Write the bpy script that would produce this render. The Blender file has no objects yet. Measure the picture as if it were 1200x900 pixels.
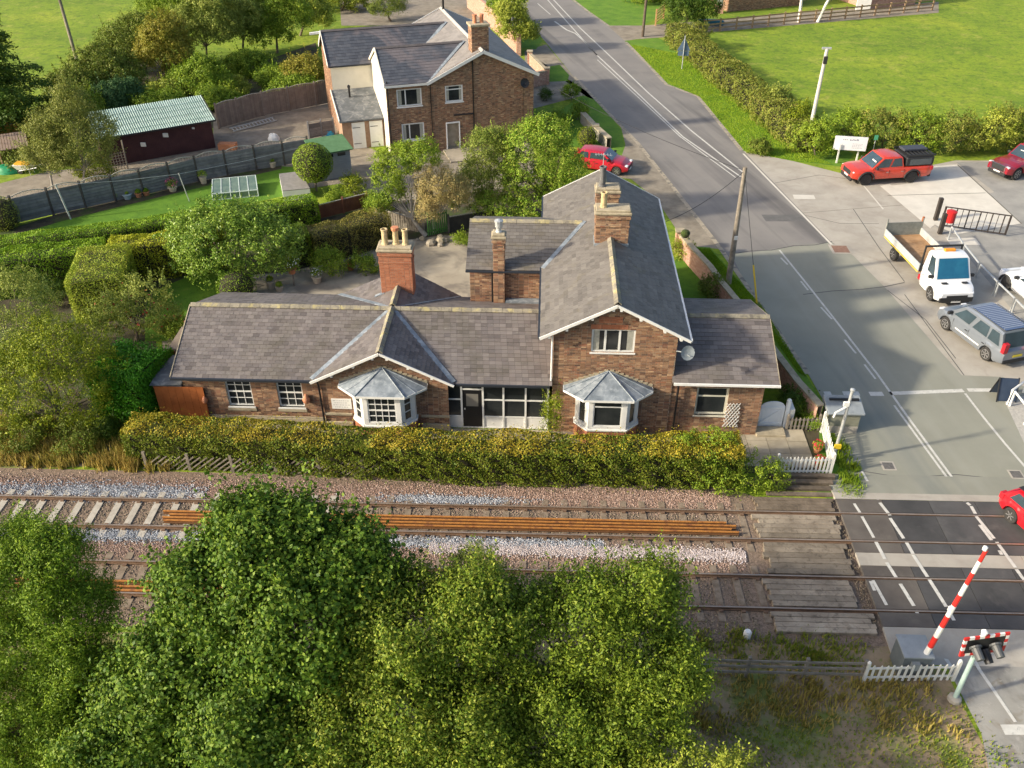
import bpy, math, random
import numpy as np
from math import sin, cos, tan, pi, radians as R, atan2, sqrt, hypot
random.seed(7); rng = np.random.default_rng(7)
sc = bpy.context.scene
col = sc.collection
# ---------------- camera ----------------
F_, YH, VX, CH = 1050., -290., 650., 24.2
TH = math.atan((450 - YH) / F_); PS = math.atan((VX - 600) / F_ * cos(TH))
cam = bpy.data.cameras.new('camera'); co = bpy.data.objects.new('camera', cam); col.objects.link(co)
co.location = (0, 0, CH); co.rotation_euler = (pi/2 - TH, 0, PS)
cam.sensor_width = 36; cam.lens = 36 * F_ / 1200; cam.clip_end = 3000; cam.clip_start = .5
sc.camera = co
# ---------------- light ----------------
SUN = np.array([-14.5, -4.6, 6.9]); SUN = SUN / np.linalg.norm(SUN)
w = bpy.data.worlds.new('World'); sc.world = w; w.use_nodes = True
nt = w.node_tree; sky = nt.nodes.new('ShaderNodeTexSky'); sky.sky_type = 'NISHITA'; sky.sun_disc = False
sky.sun_elevation = math.asin(SUN[2]); sky.sun_rotation = atan2(SUN[0], SUN[1]) % (2*pi)
sky.dust_density = 4.0; sky.air_density = 1.0
nt.links.new(sky.outputs[0], nt.nodes['Background'].inputs[0]); nt.nodes['Background'].inputs[1].default_value = .15
sl = bpy.data.lights.new('sun', 'SUN'); sl.energy = 4.0; sl.angle = R(2.2); sl.color = (1, .89, .7)
so = bpy.data.objects.new('sun', sl); col.objects.link(so); so.location = (-60, -20, 60)
from mathutils import Vector, Matrix
so.rotation_euler = Vector(tuple(SUN)).to_track_quat('Z', 'Y').to_euler()
sc.view_settings.view_transform = 'Standard'; sc.view_settings.look = 'None'; sc.view_settings.exposure = 0.62
sc.view_settings.gamma = 1
# ---------------- picture measurements -> ground positions ----------------
_f = np.array([-sin(PS)*cos(TH), cos(PS)*cos(TH), -sin(TH)]); _r = np.array([cos(PS), sin(PS), 0]); _d = np.cross(_f, _r)
_C = np.array([0, 0, CH])
def ray(x, y): return _f*F_ + _r*(x-600) + _d*(y-450)
def g(x, y, z=0.):
    v = ray(x, y); return _C + v*((z-CH)/v[2])
def wy(x, y, Y):
    v = ray(x, y); return _C + v*(Y/v[1])
def G2(pts, z=0.): return [tuple(g(x, y, z)[:2]) for x, y in pts]
# ---------------- materials ----------------
def lin(c): return tuple(((v/12.92) if v <= .04045 else ((v+.055)/1.055)**2.4) for v in c)
MATS = {}
def mat(name, c1, c2=None, scale=3., rough=.8, metal=0., bump=0., bscale=None, isl=None, spec=.4, c3=None, detail=5, transl=0., isl_w=.6, stain=None, coat=0., orand=0., streak=None):
    """c1..c3 = real base colours (linear) mixed by a noise in world space; isl = list of colours picked per loose piece."""
    if name in MATS: return MATS[name]
    m = bpy.data.materials.new(name); m.use_nodes = True; n = m.node_tree; b = n.nodes['Principled BSDF']
    b.inputs['Roughness'].default_value = rough; b.inputs['Metallic'].default_value = metal
    b.inputs['Specular IOR Level'].default_value = spec; b.inputs['Coat Weight'].default_value = coat
    L = n.links.new; geo = n.nodes.new('ShaderNodeNewGeometry')
    def noise(s, d=detail, dist=0.):
        t = n.nodes.new('ShaderNodeTexNoise'); t.inputs['Scale'].default_value = s; t.inputs['Detail'].default_value = d
        t.inputs['Roughness'].default_value = .62; t.inputs['Distortion'].default_value = dist
        L(geo.outputs['Position'], t.inputs['Vector']); return t
    def ramp(src, cols, lo=.32, hi=.68):
        r = n.nodes.new('ShaderNodeValToRGB'); el = r.color_ramp.elements
        k = len(cols); el[0].position = lo; el[0].color = (*cols[0], 1); el[1].position = hi; el[1].color = (*cols[-1], 1)
        for i in range(1, k-1):
            e = el.new(lo + (hi-lo)*i/(k-1)); e.color = (*cols[i], 1)
        L(src, r.inputs[0]); return r.outputs[0]
    out = None
    if c2 is not None:
        out = ramp(noise(scale).outputs[0], [c for c in (c1, c2, c3) if c is not None])
    if isl:
        io = ramp(geo.outputs['Random Per Island'], isl, 0., 1.)
        if out is None: out = io
        else:
            mx = n.nodes.new('ShaderNodeMix'); mx.data_type = 'RGBA'; mx.inputs[0].default_value = isl_w
            L(out, mx.inputs[6]); L(io, mx.inputs[7]); out = mx.outputs[2]
    for st in (stain or []):   # (colour, scale, lo, hi, strength): worn or lichened patches with a shape of their own
        mx = n.nodes.new('ShaderNodeMix'); mx.data_type = 'RGBA'
        mr = n.nodes.new('ShaderNodeMapRange'); mr.inputs[1].default_value = st[2]; mr.inputs[2].default_value = st[3]; mr.inputs[4].default_value = st[4]
        L(noise(st[1], 4, .6).outputs[0], mr.inputs[0]); L(mr.outputs[0], mx.inputs[0])
        if out is None: mx.inputs[6].default_value = (*c1, 1)
        else: L(out, mx.inputs[6])
        mx.inputs[7].default_value = (*st[0], 1); out = mx.outputs[2]
    for st in (streak or []):  # (colour, angle, scale across, stretch, lo, hi, strength): tyre wear drawn out along the road
        mp = n.nodes.new('ShaderNodeMapping'); mp.vector_type = 'TEXTURE'; mp.inputs['Rotation'].default_value = (0, 0, st[1]); mp.inputs['Scale'].default_value = (st[3], 1, 1)
        L(geo.outputs['Position'], mp.inputs[0]); tn = noise(st[2], 4); L(mp.outputs[0], tn.inputs['Vector'])
        mx = n.nodes.new('ShaderNodeMix'); mx.data_type = 'RGBA'; mr = n.nodes.new('ShaderNodeMapRange'); mr.inputs[1].default_value = st[4]; mr.inputs[2].default_value = st[5]; mr.inputs[4].default_value = st[6]
        L(tn.outputs[0], mr.inputs[0]); L(mr.outputs[0], mx.inputs[0]); L(out, mx.inputs[6]); mx.inputs[7].default_value = (*st[0], 1); out = mx.outputs[2]
    if orand:
        oi = n.nodes.new('ShaderNodeObjectInfo'); hs = n.nodes.new('ShaderNodeHueSaturation'); mr = n.nodes.new('ShaderNodeMapRange'); mr.inputs[3].default_value = 1-orand; mr.inputs[4].default_value = 1+orand
        L(oi.outputs['Random'], mr.inputs[0]); L(mr.outputs[0], hs.inputs['Value'])
        if out is None: hs.inputs['Color'].default_value = (*c1, 1)
        else: L(out, hs.inputs['Color'])
        out = hs.outputs[0]
    if out is None: b.inputs['Base Color'].default_value = (*c1, 1)
    else: L(out, b.inputs['Base Color'])
    if bump:
        bp = n.nodes.new('ShaderNodeBump'); bp.inputs['Strength'].default_value = bump; bp.inputs['Distance'].default_value = .03
        L(noise(bscale or scale*6, 3).outputs[0], bp.inputs['Height']); L(bp.outputs[0], b.inputs['Normal'])
    if transl:
        tr = n.nodes.new('ShaderNodeBsdfTranslucent'); ms = n.nodes.new('ShaderNodeMixShader'); ms.inputs[0].default_value = transl
        if out is not None: L(out, tr.inputs[0])
        o = n.nodes['Material Output']; L(b.outputs[0], ms.inputs[1]); L(tr.outputs[0], ms.inputs[2]); L(ms.outputs[0], o.inputs[0])
    MATS[name] = m; return m
def leafmat(name, *cols, tr=.2, nz=None, rough=.55, k_=1.):
    cols = [tuple(min(.6, v*k*k_) for v, k in zip(c, (1.95,1.85,1.1))) for c in cols]
    return mat(name, cols[0], cols[-1], scale=nz or .55, isl=list(cols), isl_w=.62, rough=rough, spec=.22, transl=tr)
# ---------------- object helpers ----------------
ORG = {}
def tag(o, label=None, cat=None, group=None, kind=None):
    if label: o['label'] = label
    if cat: o['category'] = cat
    if group: o['group'] = group
    if kind: o['kind'] = kind
    return o
def thing(name, loc, label, cat, group=None, rz=0.):
    o = bpy.data.objects.new(name, None); col.objects.link(o); o.location = loc; o.rotation_euler = (0, 0, rz)
    o.empty_display_size = .3; ORG[o.name] = (np.array(loc, float), rz); return tag(o, label, cat, group)
def link(name, me, parent=None, mats=()):
    o = bpy.data.objects.new(name, me); col.objects.link(o)
    if parent is not None: o.parent = parent
    for m in mats: me.materials.append(m)
    return o
class MB:
    def __init__(s): s.v = []; s.f = []; s.m = []
    def add(s, vs, fs, mi=0):
        b = len(s.v); s.v += [tuple(map(float, p)) for p in vs]; s.f += [tuple(i+b for i in f) for f in fs]; s.m += [mi]*len(fs); return s
    def poly(s, pts, mi=0): return s.add(pts, [tuple(range(len(pts)))], mi)
    def box(s, a, b, rz=0., piv=None, mi=0):
        x0, y0, z0 = a; x1, y1, z1 = b
        vs = [(x0,y0,z0),(x1,y0,z0),(x1,y1,z0),(x0,y1,z0),(x0,y0,z1),(x1,y0,z1),(x1,y1,z1),(x0,y1,z1)]
        if rz:
            px, py = piv or ((x0+x1)/2, (y0+y1)/2); c, q = cos(rz), sin(rz)
            vs = [(px+(x-px)*c-(y-py)*q, py+(x-px)*q+(y-py)*c, z) for x, y, z in vs]
        return s.add(vs, [(0,3,2,1),(4,5,6,7),(0,1,5,4),(1,2,6,5),(2,3,7,6),(3,0,4,7)], mi)
    def beam(s, p, q, w, h=None, mi=0, up=(0,0,1)):
        """box beam from p to q, w wide and h tall"""
        p = Vector(p); q = Vector(q); h = h or w; d = (q-p).normalized(); u = Vector(up)
        if abs(d.dot(u)) > .98: u = Vector((0,1,0))
        a = d.cross(u).normalized()*(w/2); b = a.cross(d).normalized()*(h/2)
        vs = [p-a-b, p+a-b, p+a+b, p-a+b, q-a-b, q+a-b, q+a+b, q-a+b]
        return s.add(vs, [(0,1,2,3),(7,6,5,4),(0,4,5,1),(1,5,6,2),(2,6,7,3),(3,7,4,0)], mi)
    def tube(s, pts, r, n=8, mi=0, cap=True):
        P = [Vector(p) for p in pts]; rs = r if isinstance(r, (list, tuple)) else [r]*len(P)
        vs = []; fs = []
        for i, p in enumerate(P):
            d = (P[min(i+1, len(P)-1)] - P[max(i-1, 0)]).normalized()
            u = Vector((0,0,1)) if abs(d.z) < .95 else Vector((0,1,0))
            a = d.cross(u).normalized(); b = a.cross(d).normalized()
            for k in range(n):
                t = 2*pi*k/n; vs.append(p + (a*cos(t)+b*sin(t))*rs[i])
        for i in range(len(P)-1):
            for k in range(n):
                fs.append((i*n+k, i*n+(k+1)%n, (i+1)*n+(k+1)%n, (i+1)*n+k))
        if cap: fs += [tuple(range(n-1, -1, -1)), tuple(range((len(P)-1)*n, len(P)*n))]
        return s.add(vs, fs, mi)
    def lathe(s, c, prof, n=14, mi=0, axis='z'):
        vs = []; fs = []
        for (r, h) in prof:
            for k in range(n):
                t = 2*pi*k/n
                o = (r*cos(t), r*sin(t), h) if axis == 'z' else ((r*cos(t), h, r*sin(t)) if axis == 'y' else (h, r*cos(t), r*sin(t)))
                vs.append((c[0]+o[0], c[1]+o[1], c[2]+o[2]))
        for i in range(len(prof)-1):
            for k in range(n): fs.append((i*n+k, i*n+(k+1)%n, (i+1)*n+(k+1)%n, (i+1)*n+k))
        fs += [tuple(range(n-1,-1,-1)), tuple(range((len(prof)-1)*n, len(prof)*n))]
        return s.add(vs, fs, mi)
    def prism(s, pts, z0, z1, mi=0):
        n = len(pts); zz = z1 if callable(z1) else (lambda x, y: z1)
        ar = sum(pts[i][0]*pts[(i+1)%n][1]-pts[(i+1)%n][0]*pts[i][1] for i in range(n))
        if ar < 0: pts = pts[::-1]
        vs = [(x, y, z0) for x, y in pts] + [(x, y, zz(x, y)) for x, y in pts]
        return s.add(vs, [tuple(range(n-1,-1,-1)), tuple(range(n, 2*n))] + [(i, (i+1)%n, n+(i+1)%n, n+i) for i in range(n)], mi)
    def build(s, name, mats, parent=None, world=True, smooth=False, bevel=0., label=None, kind=None):
        me = bpy.data.meshes.new(name)
        V = np.array(s.v, float).reshape(-1, 3); oz = np.zeros(3); rz = 0.; acc = None
        if parent is not None and world:
            oz, rz = ORG[parent.name]; V = V - oz
            if rz:
                c, q = cos(-rz), sin(-rz); V = np.stack([V[:,0]*c-V[:,1]*q, V[:,0]*q+V[:,1]*c, V[:,2]], 1)
        me.from_pydata([tuple(p) for p in V], [], s.f)
        if not isinstance(mats, (list, tuple)): mats = [mats]
        o = link(name, me, parent, mats)
        if len(mats) > 1: me.polygons.foreach_set('material_index', s.m)
        if smooth: me.shade_smooth() if hasattr(me, 'shade_smooth') else me.polygons.foreach_set('use_smooth', [True]*len(me.polygons))
        if bevel:
            b = o.modifiers.new('bevel', 'BEVEL'); b.width = bevel; b.segments = 2; b.limit_method = 'ANGLE'; b.angle_limit = R(40)
        ORG[o.name] = (oz, rz)
        if label: o['label'] = label
        if kind: o['kind'] = kind
        return o
def sheet(name, pts, z, m, kind='structure', parent=None, label=None, cat=None):
    mb = MB(); ar = sum(pts[i][0]*pts[(i+1)%len(pts)][1]-pts[(i+1)%len(pts)][0]*pts[i][1] for i in range(len(pts)))
    mb.poly([(x, y, z) for x, y in (pts if ar > 0 else pts[::-1])])
    o = mb.build(name, m, parent); 
    if kind and parent is None: o['kind'] = kind
    if label: o['label'] = label
    if cat: o['category'] = cat
    return o
def quads(name, V, m, parent=None, kind=None, k=4, world=True, label=None):
    """V: (n*k,3) array -> n separate k-gons"""
    V = np.asarray(V, np.float32).reshape(-1, 3)
    if parent is not None and world:
        o_, rz = ORG[parent.name]; V = V - o_.astype(np.float32)
        if rz:
            c, q = cos(-rz), sin(-rz); V = np.stack([V[:,0]*c-V[:,1]*q, V[:,0]*q+V[:,1]*c, V[:,2]], 1).astype(np.float32)
    me = bpy.data.meshes.new(name); n = len(V)//k
    me.vertices.add(n*k); me.vertices.foreach_set('co', V.ravel())
    me.loops.add(n*k); me.loops.foreach_set('vertex_index', np.arange(n*k, dtype=np.int32))
    me.polygons.add(n); me.polygons.foreach_set('loop_start', np.arange(0, n*k, k, dtype=np.int32))
    me.update(calc_edges=True)
    o = link(name, me, parent, [m])
    if kind: o['kind'] = kind
    if label: o['label'] = label
    ORG[o.name] = ORG[parent.name] if parent is not None else (np.zeros(3), 0.)
    return o
def blocks(name, V8, m, parent=None, kind=None, faces=((0,1,2,3),(7,6,5,4),(0,4,5,1),(1,5,6,2),(2,6,7,3),(3,7,4,0))):
    """V8: (n,8,3) joined pieces sharing verts (one island each)"""
    V = np.asarray(V8, np.float32); n = len(V)
    if parent is not None:
        o_, rz = ORG[parent.name]; V = V - o_.astype(np.float32)
        if rz:
            c, q = cos(-rz), sin(-rz); V = np.stack([V[...,0]*c-V[...,1]*q, V[...,0]*q+V[...,1]*c, V[...,2]], -1).astype(np.float32)
    fc = np.array(faces, np.int32); kv = V.shape[1]; kf = fc.shape[1]
    me = bpy.data.meshes.new(name); me.vertices.add(n*kv); me.vertices.foreach_set('co', V.ravel())
    idx = (fc[None] + (np.arange(n, dtype=np.int32)*kv)[:, None, None]).ravel()
    me.loops.add(len(idx)); me.loops.foreach_set('vertex_index', idx)
    me.polygons.add(len(idx)//kf); me.polygons.foreach_set('loop_start', np.arange(0, len(idx), kf, dtype=np.int32)); me.polygons.foreach_set('use_smooth', np.zeros(len(idx)//kf, bool)); me.update(calc_edges=True)
    o = link(name, me, parent, [m]); 
    if kind: o['kind'] = kind
    return o
def unit(a): return a/np.maximum(np.linalg.norm(a, axis=-1, keepdims=True), 1e-6)
def leafverts(P, N, size, asp=.55, r=None):
    r = r or rng; n = len(P); N = unit(N); t = unit(np.cross(N, r.normal(size=(n, 3)))); b = np.cross(N, t)
    s = (size*r.uniform(.6, 1.3, n))[:, None]; fold = N*s*.12
    return np.stack([P - t*s*.5, P - b*s*.5*asp + fold, P + t*s*.5, P + b*s*.5*asp + fold], 1).reshape(-1, 3)
# ---- foliage ----
def clumped(blobs, n, clump, per, shoot=.15, low=-.35, flat=.7, r=None, inner=.25):
    """leaf points spread over clumps through and around the ellipsoid blobs (x,y,z,rx,ry,rz)"""
    r = r or rng; B = np.array(blobs, float); area = (B[:,3]*B[:,4]+B[:,4]*B[:,5]+B[:,3]*B[:,5]); nc = max(6, n//per)
    bi = r.choice(len(B), nc*2, p=area/area.sum()); D = unit(r.normal(size=(nc*2, 3)))
    keep = D[:,2] > low; bi = bi[keep]; D = D[keep]
    lum = 1 + .2*np.sin(D[:,0]*5+bi*2.1)*np.cos(D[:,1]*4.3+bi) + .08*np.sin(D[:,2]*9+D[:,0]*7)
    q = np.where(r.random(len(D)) < inner, r.uniform(.45, .85, len(D)), r.uniform(.82, 1.06, len(D)))*lum
    C = B[bi,:3] + D*B[bi,3:]*q[:,None]
    ins = np.ones(len(C))*9
    for j in range(len(B)):
        dd = np.linalg.norm((C-B[j,:3])/B[j,3:], axis=1); dd[bi == j] = 9; ins = np.minimum(ins, dd)
    ph = r.uniform(0, 6.28, 3); sc_ = 2.6/np.sqrt(B[:,3:].mean())
    gap = np.sin(C[:,0]*sc_+ph[0]+1.3*np.sin(C[:,2]*sc_*.7))*np.sin(C[:,1]*sc_*1.1+ph[1]+np.sin(C[:,0]*sc_*.6))+np.sin(C[:,2]*sc_*1.2+ph[2])*.45
    k = (ins > .68) & ((gap > -.42) | (q < .8) | (r.random(len(C)) < .05)); D = D*np.where(k, 1, 1)[:, None]; C = C[k][:nc]; D = D[k][:nc]; k = len(C)
    cr = clump*r.uniform(.55, 1.35, k); m = max(1, n//k)
    idx = np.repeat(np.arange(k), m)
    off = unit(r.normal(size=(len(idx), 3)))*(r.random(len(idx))**.5)[:, None]*cr[idx][:, None]; off[:,2] *= flat
    P = C[idx] + off; N = D[idx]*.5 + np.array([0,0,.3]) + r.normal(size=(len(idx), 3))*.5 + off/np.maximum(cr[idx][:, None], .01)*1.0
    ns = int(k*shoot)
    if ns:
        si = r.choice(k, ns); dirs = unit(D[si]*.5 + np.array([0,0,.9]) + r.normal(size=(ns, 3))*.3); ln = clump*r.uniform(1.2, 2.6, ns)
        t = r.random((ns, 14)); Q = C[si][:, None] + dirs[:, None]*(t*ln[:, None])[..., None] + r.normal(size=(ns, 14, 3))*.07*clump*(1.3-t)[..., None]*1.5
        P = np.vstack([P, Q.reshape(-1, 3)]); N = np.vstack([N, (np.repeat(dirs[:, None], 14, 1) + r.normal(size=(ns, 14, 3))).reshape(-1, 3)])
    return P, N
def limbs(mb, base, blobs, r0, r):
    b = np.array(base, float); z0 = min(q[2] for q in blobs); cx = np.mean([q[0] for q in blobs]); cy = np.mean([q[1] for q in blobs])
    fork = np.array([b[0]*.5+cx*.5, b[1]*.5+cy*.5, b[2] + (z0-b[2])*.55])
    mb.tube([b, b+(fork-b)*.5+r.normal(size=3)*r0*.4, fork], [r0*1.25, r0*.9, r0*.75], 7)
    return fork
def tree(name, label, base, blobs, n, leaf, m, bark, r0=.12, clump=.4, per=26, group=None, cat='tree', shoot=.15, low=-.35, asp=.55, flat=.7, nb=3, inner=.25, seed=None):
    r = np.random.default_rng(seed if seed is not None else abs(hash((round(base[0],2), round(base[1],2)))) % 99991)
    t = thing(name, tuple(base), label, cat, group)
    P, N = clumped(blobs, n, clump, per, shoot, low, flat, r, inner)
    P[:,2] = np.maximum(P[:,2], base[2]+.03)
    quads('crown' if cat == 'tree' else 'foliage', leafverts(P, N, leaf, asp, r), m, t)
    mb = MB(); fork = limbs(mb, base, blobs, r0, r); mb.build('trunk' if cat == 'tree' else 'stem', bark, t)
    mb = MB()
    for q in blobs:
        c = np.array(q[:3]); rad = np.array(q[3:])
        for k in range(nb if len(blobs) > 2 else nb+3):
            d = unit(r.normal(size=3)*np.array([1,1,.6])+np.array([0,0,.5])); e = c + d*rad*r.uniform(.6, .95)
            mid = fork*.45 + e*.55 + r.normal(size=3)*.1*rad.min() + np.array([0,0,-.06*rad.min()])
            mb.tube([fork, mid, e], [r0*.42, r0*.18, r0*.05], 5, cap=False)
    mb.build('branches', bark, t)
    return t
def hedge(name, label, path, width, h, m, n_m2=260, leaf=.06, group=None, rnd=.25, noise=.07, core=None, wfun=None, hfun=None, cat='hedge', bark=None, seed=1, tuft=0., mtop=None, topz=.3):
    """clipped hedge along a polyline: leaves on a rounded box section round a dark twiggy core"""
    r = np.random.default_rng(seed); path = [np.array(p[:2], float) for p in path]
    t = thing(name, (path[0][0], path[0][1], 0), label, cat, group)
    Ls = [np.linalg.norm(path[i+1]-path[i]) for i in range(len(path)-1)]; L = sum(Ls)
    cum = np.concatenate([[0], np.cumsum(Ls)])
    def at(s):
        s = np.clip(s, 0, L); i = np.clip(np.searchsorted(cum, s, side='right')-1, 0, len(Ls)-1); u = (s-cum[i])/np.array(Ls)[i]
        A = np.array(path)[i]; Bq = np.array(path)[i+1]; P = A+(Bq-A)*u[:, None]; T = unit(Bq-A); return P, T
    per = 2*h+width; n = int(L*per*n_m2)
    s = r.random(n)*L; q = r.random(n)*per
    W = (wfun(s/L) if wfun else 1.)*width/2*np.ones(n); H = (hfun(s/L) if hfun else 1.)*h*np.ones(n)
    x = np.where(q < h, -W, np.where(q > h+width, W, (q-h-width/2)/(width/2)*W)); z = np.where(q < h, q/h*H, np.where(q > h+width, (per-q)/h*H, H))
    nx = np.where(q < h, -1., np.where(q > h+width, 1., 0.)); nz = np.where((q >= h) & (q <= h+width), 1., 0.)
    # round the shoulders
    cz = H-rnd; cx = W-rnd; ov = (z > cz) & (np.abs(x) > cx); ax = np.abs(x)-cx; az = z-cz; ln = np.maximum(np.hypot(ax, az), 1e-5)
    x = np.where(ov, np.sign(x)*(cx+ax/ln*rnd), x); z = np.where(ov, cz+az/ln*rnd, z); nx = np.where(ov, np.sign(x)*ax/ln, nx); nz = np.where(ov, az/ln, nz)
    wob = noise*(np.sin(s*1.7+z*2.1)+np.sin(s*3.9+x*3+1.3)*.7+np.sin(s*.6+2)*.9)
    dep = r.exponential(.05, n)-.02 + wob
    thin = (np.sin(s*4.1+z*6+seed)*np.sin(s*1.9-z*4+1)+np.sin(s*9+z*11)*.4 > .55) & (z < H-.25)
    dep = np.where(thin, dep+.1+.12*r.random(n), dep)
    sp = r.random(n) < tuft; dep = np.where(sp, -r.random(n)*.28, dep)
    P2, T = at(s); Nn = np.stack([T[:,1], -T[:,0]], 1)   # right-hand normal
    x2 = x-nx*dep; z2 = np.maximum(z-nz*dep, .02)
    P = np.stack([P2[:,0]+Nn[:,0]*x2, P2[:,1]+Nn[:,1]*x2, z2], 1)
    N = np.stack([Nn[:,0]*nx, Nn[:,1]*nx, nz], 1)*.8 + r.normal(size=(n, 3))*.6 + np.array([0,0,.1]) + np.stack([np.sin(s*6.3+z*5), np.cos(s*5.1+x*4), np.sin(s*4.7+z*7)], 1)*.45
    # ends
    ends = []
    for sg, pt, tt in ((-1, path[0], unit(path[1]-path[0])), (1, path[-1], unit(path[-1]-path[-2]))):
        k = int(width*h*n_m2*1.3); e = np.array([0. if sg < 0 else 1.])
        wf = float(wfun(e)[0]) if wfun else 1.; hf = float(hfun(e)[0]) if hfun else 1.
        xx = (r.random(k)-.5)*width*wf; zz = r.random(k)*h*hf; nn = np.array([tt[1], -tt[0]])
        bul = .12*(1-(np.abs(xx)/(width*wf/2))**2)*(1-(zz/(h*hf))**2)
        pp = np.stack([pt[0]+nn[0]*xx+tt[0]*sg*(bul+r.normal(size=k)*.04), pt[1]+nn[1]*xx+tt[1]*sg*(bul+r.normal(size=k)*.04), zz], 1)
        P = np.vstack([P, pp]); N = np.vstack([N, np.tile([tt[0]*sg, tt[1]*sg, .3], (k, 1)) + r.normal(size=(k, 3))*.6])
    if mtop:
        tt_ = P[:,2] > h-topz+.06*np.sin(P[:,0]*2.3)+.07*r.normal(size=len(P)); quads('foliage', leafverts(P[~tt_], N[~tt_], leaf, .65, r), m, t); quads('top_growth', leafverts(P[tt_], N[tt_], leaf, .65, r), mtop, t)
    else: quads('foliage', leafverts(P, N, leaf, .65, r), m, t)
    mb = MB(); ks = max(2, int(L/1.2)); rows = []
    for i in range(ks+1):
        u = np.array([i/ks]); p, tt = at(u*L); p = p[0]; tt = tt[0]; nn = np.array([tt[1], -tt[0]])
        wf = float(wfun(u)[0]) if wfun else 1.; hf = float(hfun(u)[0]) if hfun else 1.
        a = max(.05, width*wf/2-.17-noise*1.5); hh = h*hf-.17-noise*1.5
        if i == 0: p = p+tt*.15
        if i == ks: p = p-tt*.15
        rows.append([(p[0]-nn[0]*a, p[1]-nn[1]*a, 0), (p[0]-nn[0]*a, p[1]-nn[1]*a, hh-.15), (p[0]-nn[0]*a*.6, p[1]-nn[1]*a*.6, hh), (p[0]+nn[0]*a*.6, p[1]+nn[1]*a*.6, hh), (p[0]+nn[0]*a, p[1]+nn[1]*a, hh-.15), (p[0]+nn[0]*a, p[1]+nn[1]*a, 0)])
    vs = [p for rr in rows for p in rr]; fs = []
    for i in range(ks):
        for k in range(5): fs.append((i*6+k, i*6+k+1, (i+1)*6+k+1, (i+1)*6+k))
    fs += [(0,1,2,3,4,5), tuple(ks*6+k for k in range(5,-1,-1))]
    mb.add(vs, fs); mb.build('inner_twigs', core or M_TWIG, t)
    return t
# common materials
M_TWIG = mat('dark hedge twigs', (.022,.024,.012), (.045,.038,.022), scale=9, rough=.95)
M_BARK = mat('grey brown bark', (.12,.095,.07), (.22,.18,.13), scale=5, rough=.95, bump=.4)
M_BARKP = mat('pale bark', (.3,.27,.23), (.5,.47,.42), scale=6, rough=.9)
M_WHITE = mat('white painted wood', (.72,.72,.69), (.8,.8,.78), scale=2, rough=.45, stain=[((.45,.43,.38), 3, .6, .8, .4)])
M_GLASS = mat('dark window glass', (.018,.022,.025), (.04,.045,.045), scale=1.2, rough=.06, spec=.6)
M_LEAD = mat('weathered lead sheet', (.15,.18,.21), (.3,.34,.38), scale=2.5, rough=.5, metal=.15, stain=[((.5,.54,.57), 5, .5, .75, .5)])
M_BLACK = mat('black painted metal', (.015,.015,.017), rough=.4)
M_GALV = mat('galvanised steel', (.42,.44,.45), (.58,.6,.6), scale=8, rough=.45, metal=.4)
# ================= SETTING =================
M_GRASS = mat('field grass', (.115,.195,.007), (.185,.28,.01), c3=(.29,.35,.02), scale=.12, rough=.95, bump=.5, bscale=7, detail=8, stain=[((.07,.13,.01), 1.3, .48, .66, .7), ((.42,.4,.08), .45, .56, .74, .6), ((.08,.14,.012), 4.5, .48, .62, .6), ((.36,.36,.06), 2.4, .56, .7, .5)])
M_VERGE = mat('verge grass', (.07,.17,.01), (.14,.26,.018), scale=.8, rough=.95, bump=.6, bscale=9, detail=8, stain=[((.2,.22,.05), 1.9, .56, .74, .6), ((.035,.07,.01), 4, .56, .74, .6)])
M_LAWN = mat('lawn grass', (.065,.16,.008), (.11,.235,.012), scale=1.3, rough=.95, bump=.5, bscale=12, detail=8, stain=[((.03,.07,.008), 2.5, .55, .75, .5)])
M_SOIL = mat('dark leaf litter soil', (.035,.03,.018), (.09,.075,.045), scale=1.5, rough=1, bump=.6, bscale=14, stain=[((.05,.085,.015), .8, .5, .62, .8)])
RA1, RA2 = [atan2(*(g(*q)-g(*p))[[1,0]]) for p, q in (((700,65),(870,205)),((915,293),(1134,584)))]
M_ROAD = mat('worn asphalt', (.18,.17,.162), (.235,.22,.205), scale=.25, rough=.85, bump=.25, bscale=40, detail=8, stain=[((.23,.215,.195), .5, .5, .75, .6), ((.1,.096,.095), .28, .56, .74, .4)], streak=[((.25,.235,.215), RA1, .55, 14, .5, .62, .6), ((.1,.095,.095), RA1, .4, 16, .54, .66, .65)])
M_ROAD2 = mat('newer green grey asphalt', (.23,.232,.19), (.28,.28,.228), scale=.3, rough=.85, bump=.25, bscale=40, detail=8, stain=[((.31,.305,.255), .45, .55, .8, .5)], streak=[((.3,.3,.255), RA2, .5, 14, .5, .64, .5), ((.15,.165,.155), RA2, .35, 14, .55, .68, .5)])
M_CONC = mat('forecourt concrete', (.34,.31,.265), (.43,.4,.345), scale=.6, rough=.9, bump=.2, bscale=20, detail=8, stain=[((.26,.235,.2), .9, .5, .75, .6), ((.5,.47,.42), 3, .6, .8, .3)])
M_CONC2 = mat('bright new concrete slab', (.55,.52,.46), (.64,.61,.54), scale=.8, rough=.9, bump=.15, bscale=20, stain=[((.45,.42,.36), 1.2, .55, .8, .5)])
M_YARD = mat('stained yard surface', (.24,.235,.22), (.36,.35,.32), scale=.5, rough=.9, bump=.25, bscale=18, detail=8, stain=[((.17,.165,.16), .6, .52, .72, .6)])
M_GRAVEL = mat('brown gravel', (.2,.17,.13), (.32,.28,.22), scale=1.2, rough=.95, bump=.6, bscale=26, detail=10, stain=[((.13,.11,.085), .5, .5, .7, .6)])
M_PATIO = mat('old patio concrete', (.3,.26,.2), (.42,.37,.29), scale=.5, rough=.9, bump=.25, bscale=15, detail=8, stain=[((.16,.14,.12), .45, .48, .62, .75), ((.1,.11,.06), 1.3, .62, .75, .5)])
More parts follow.
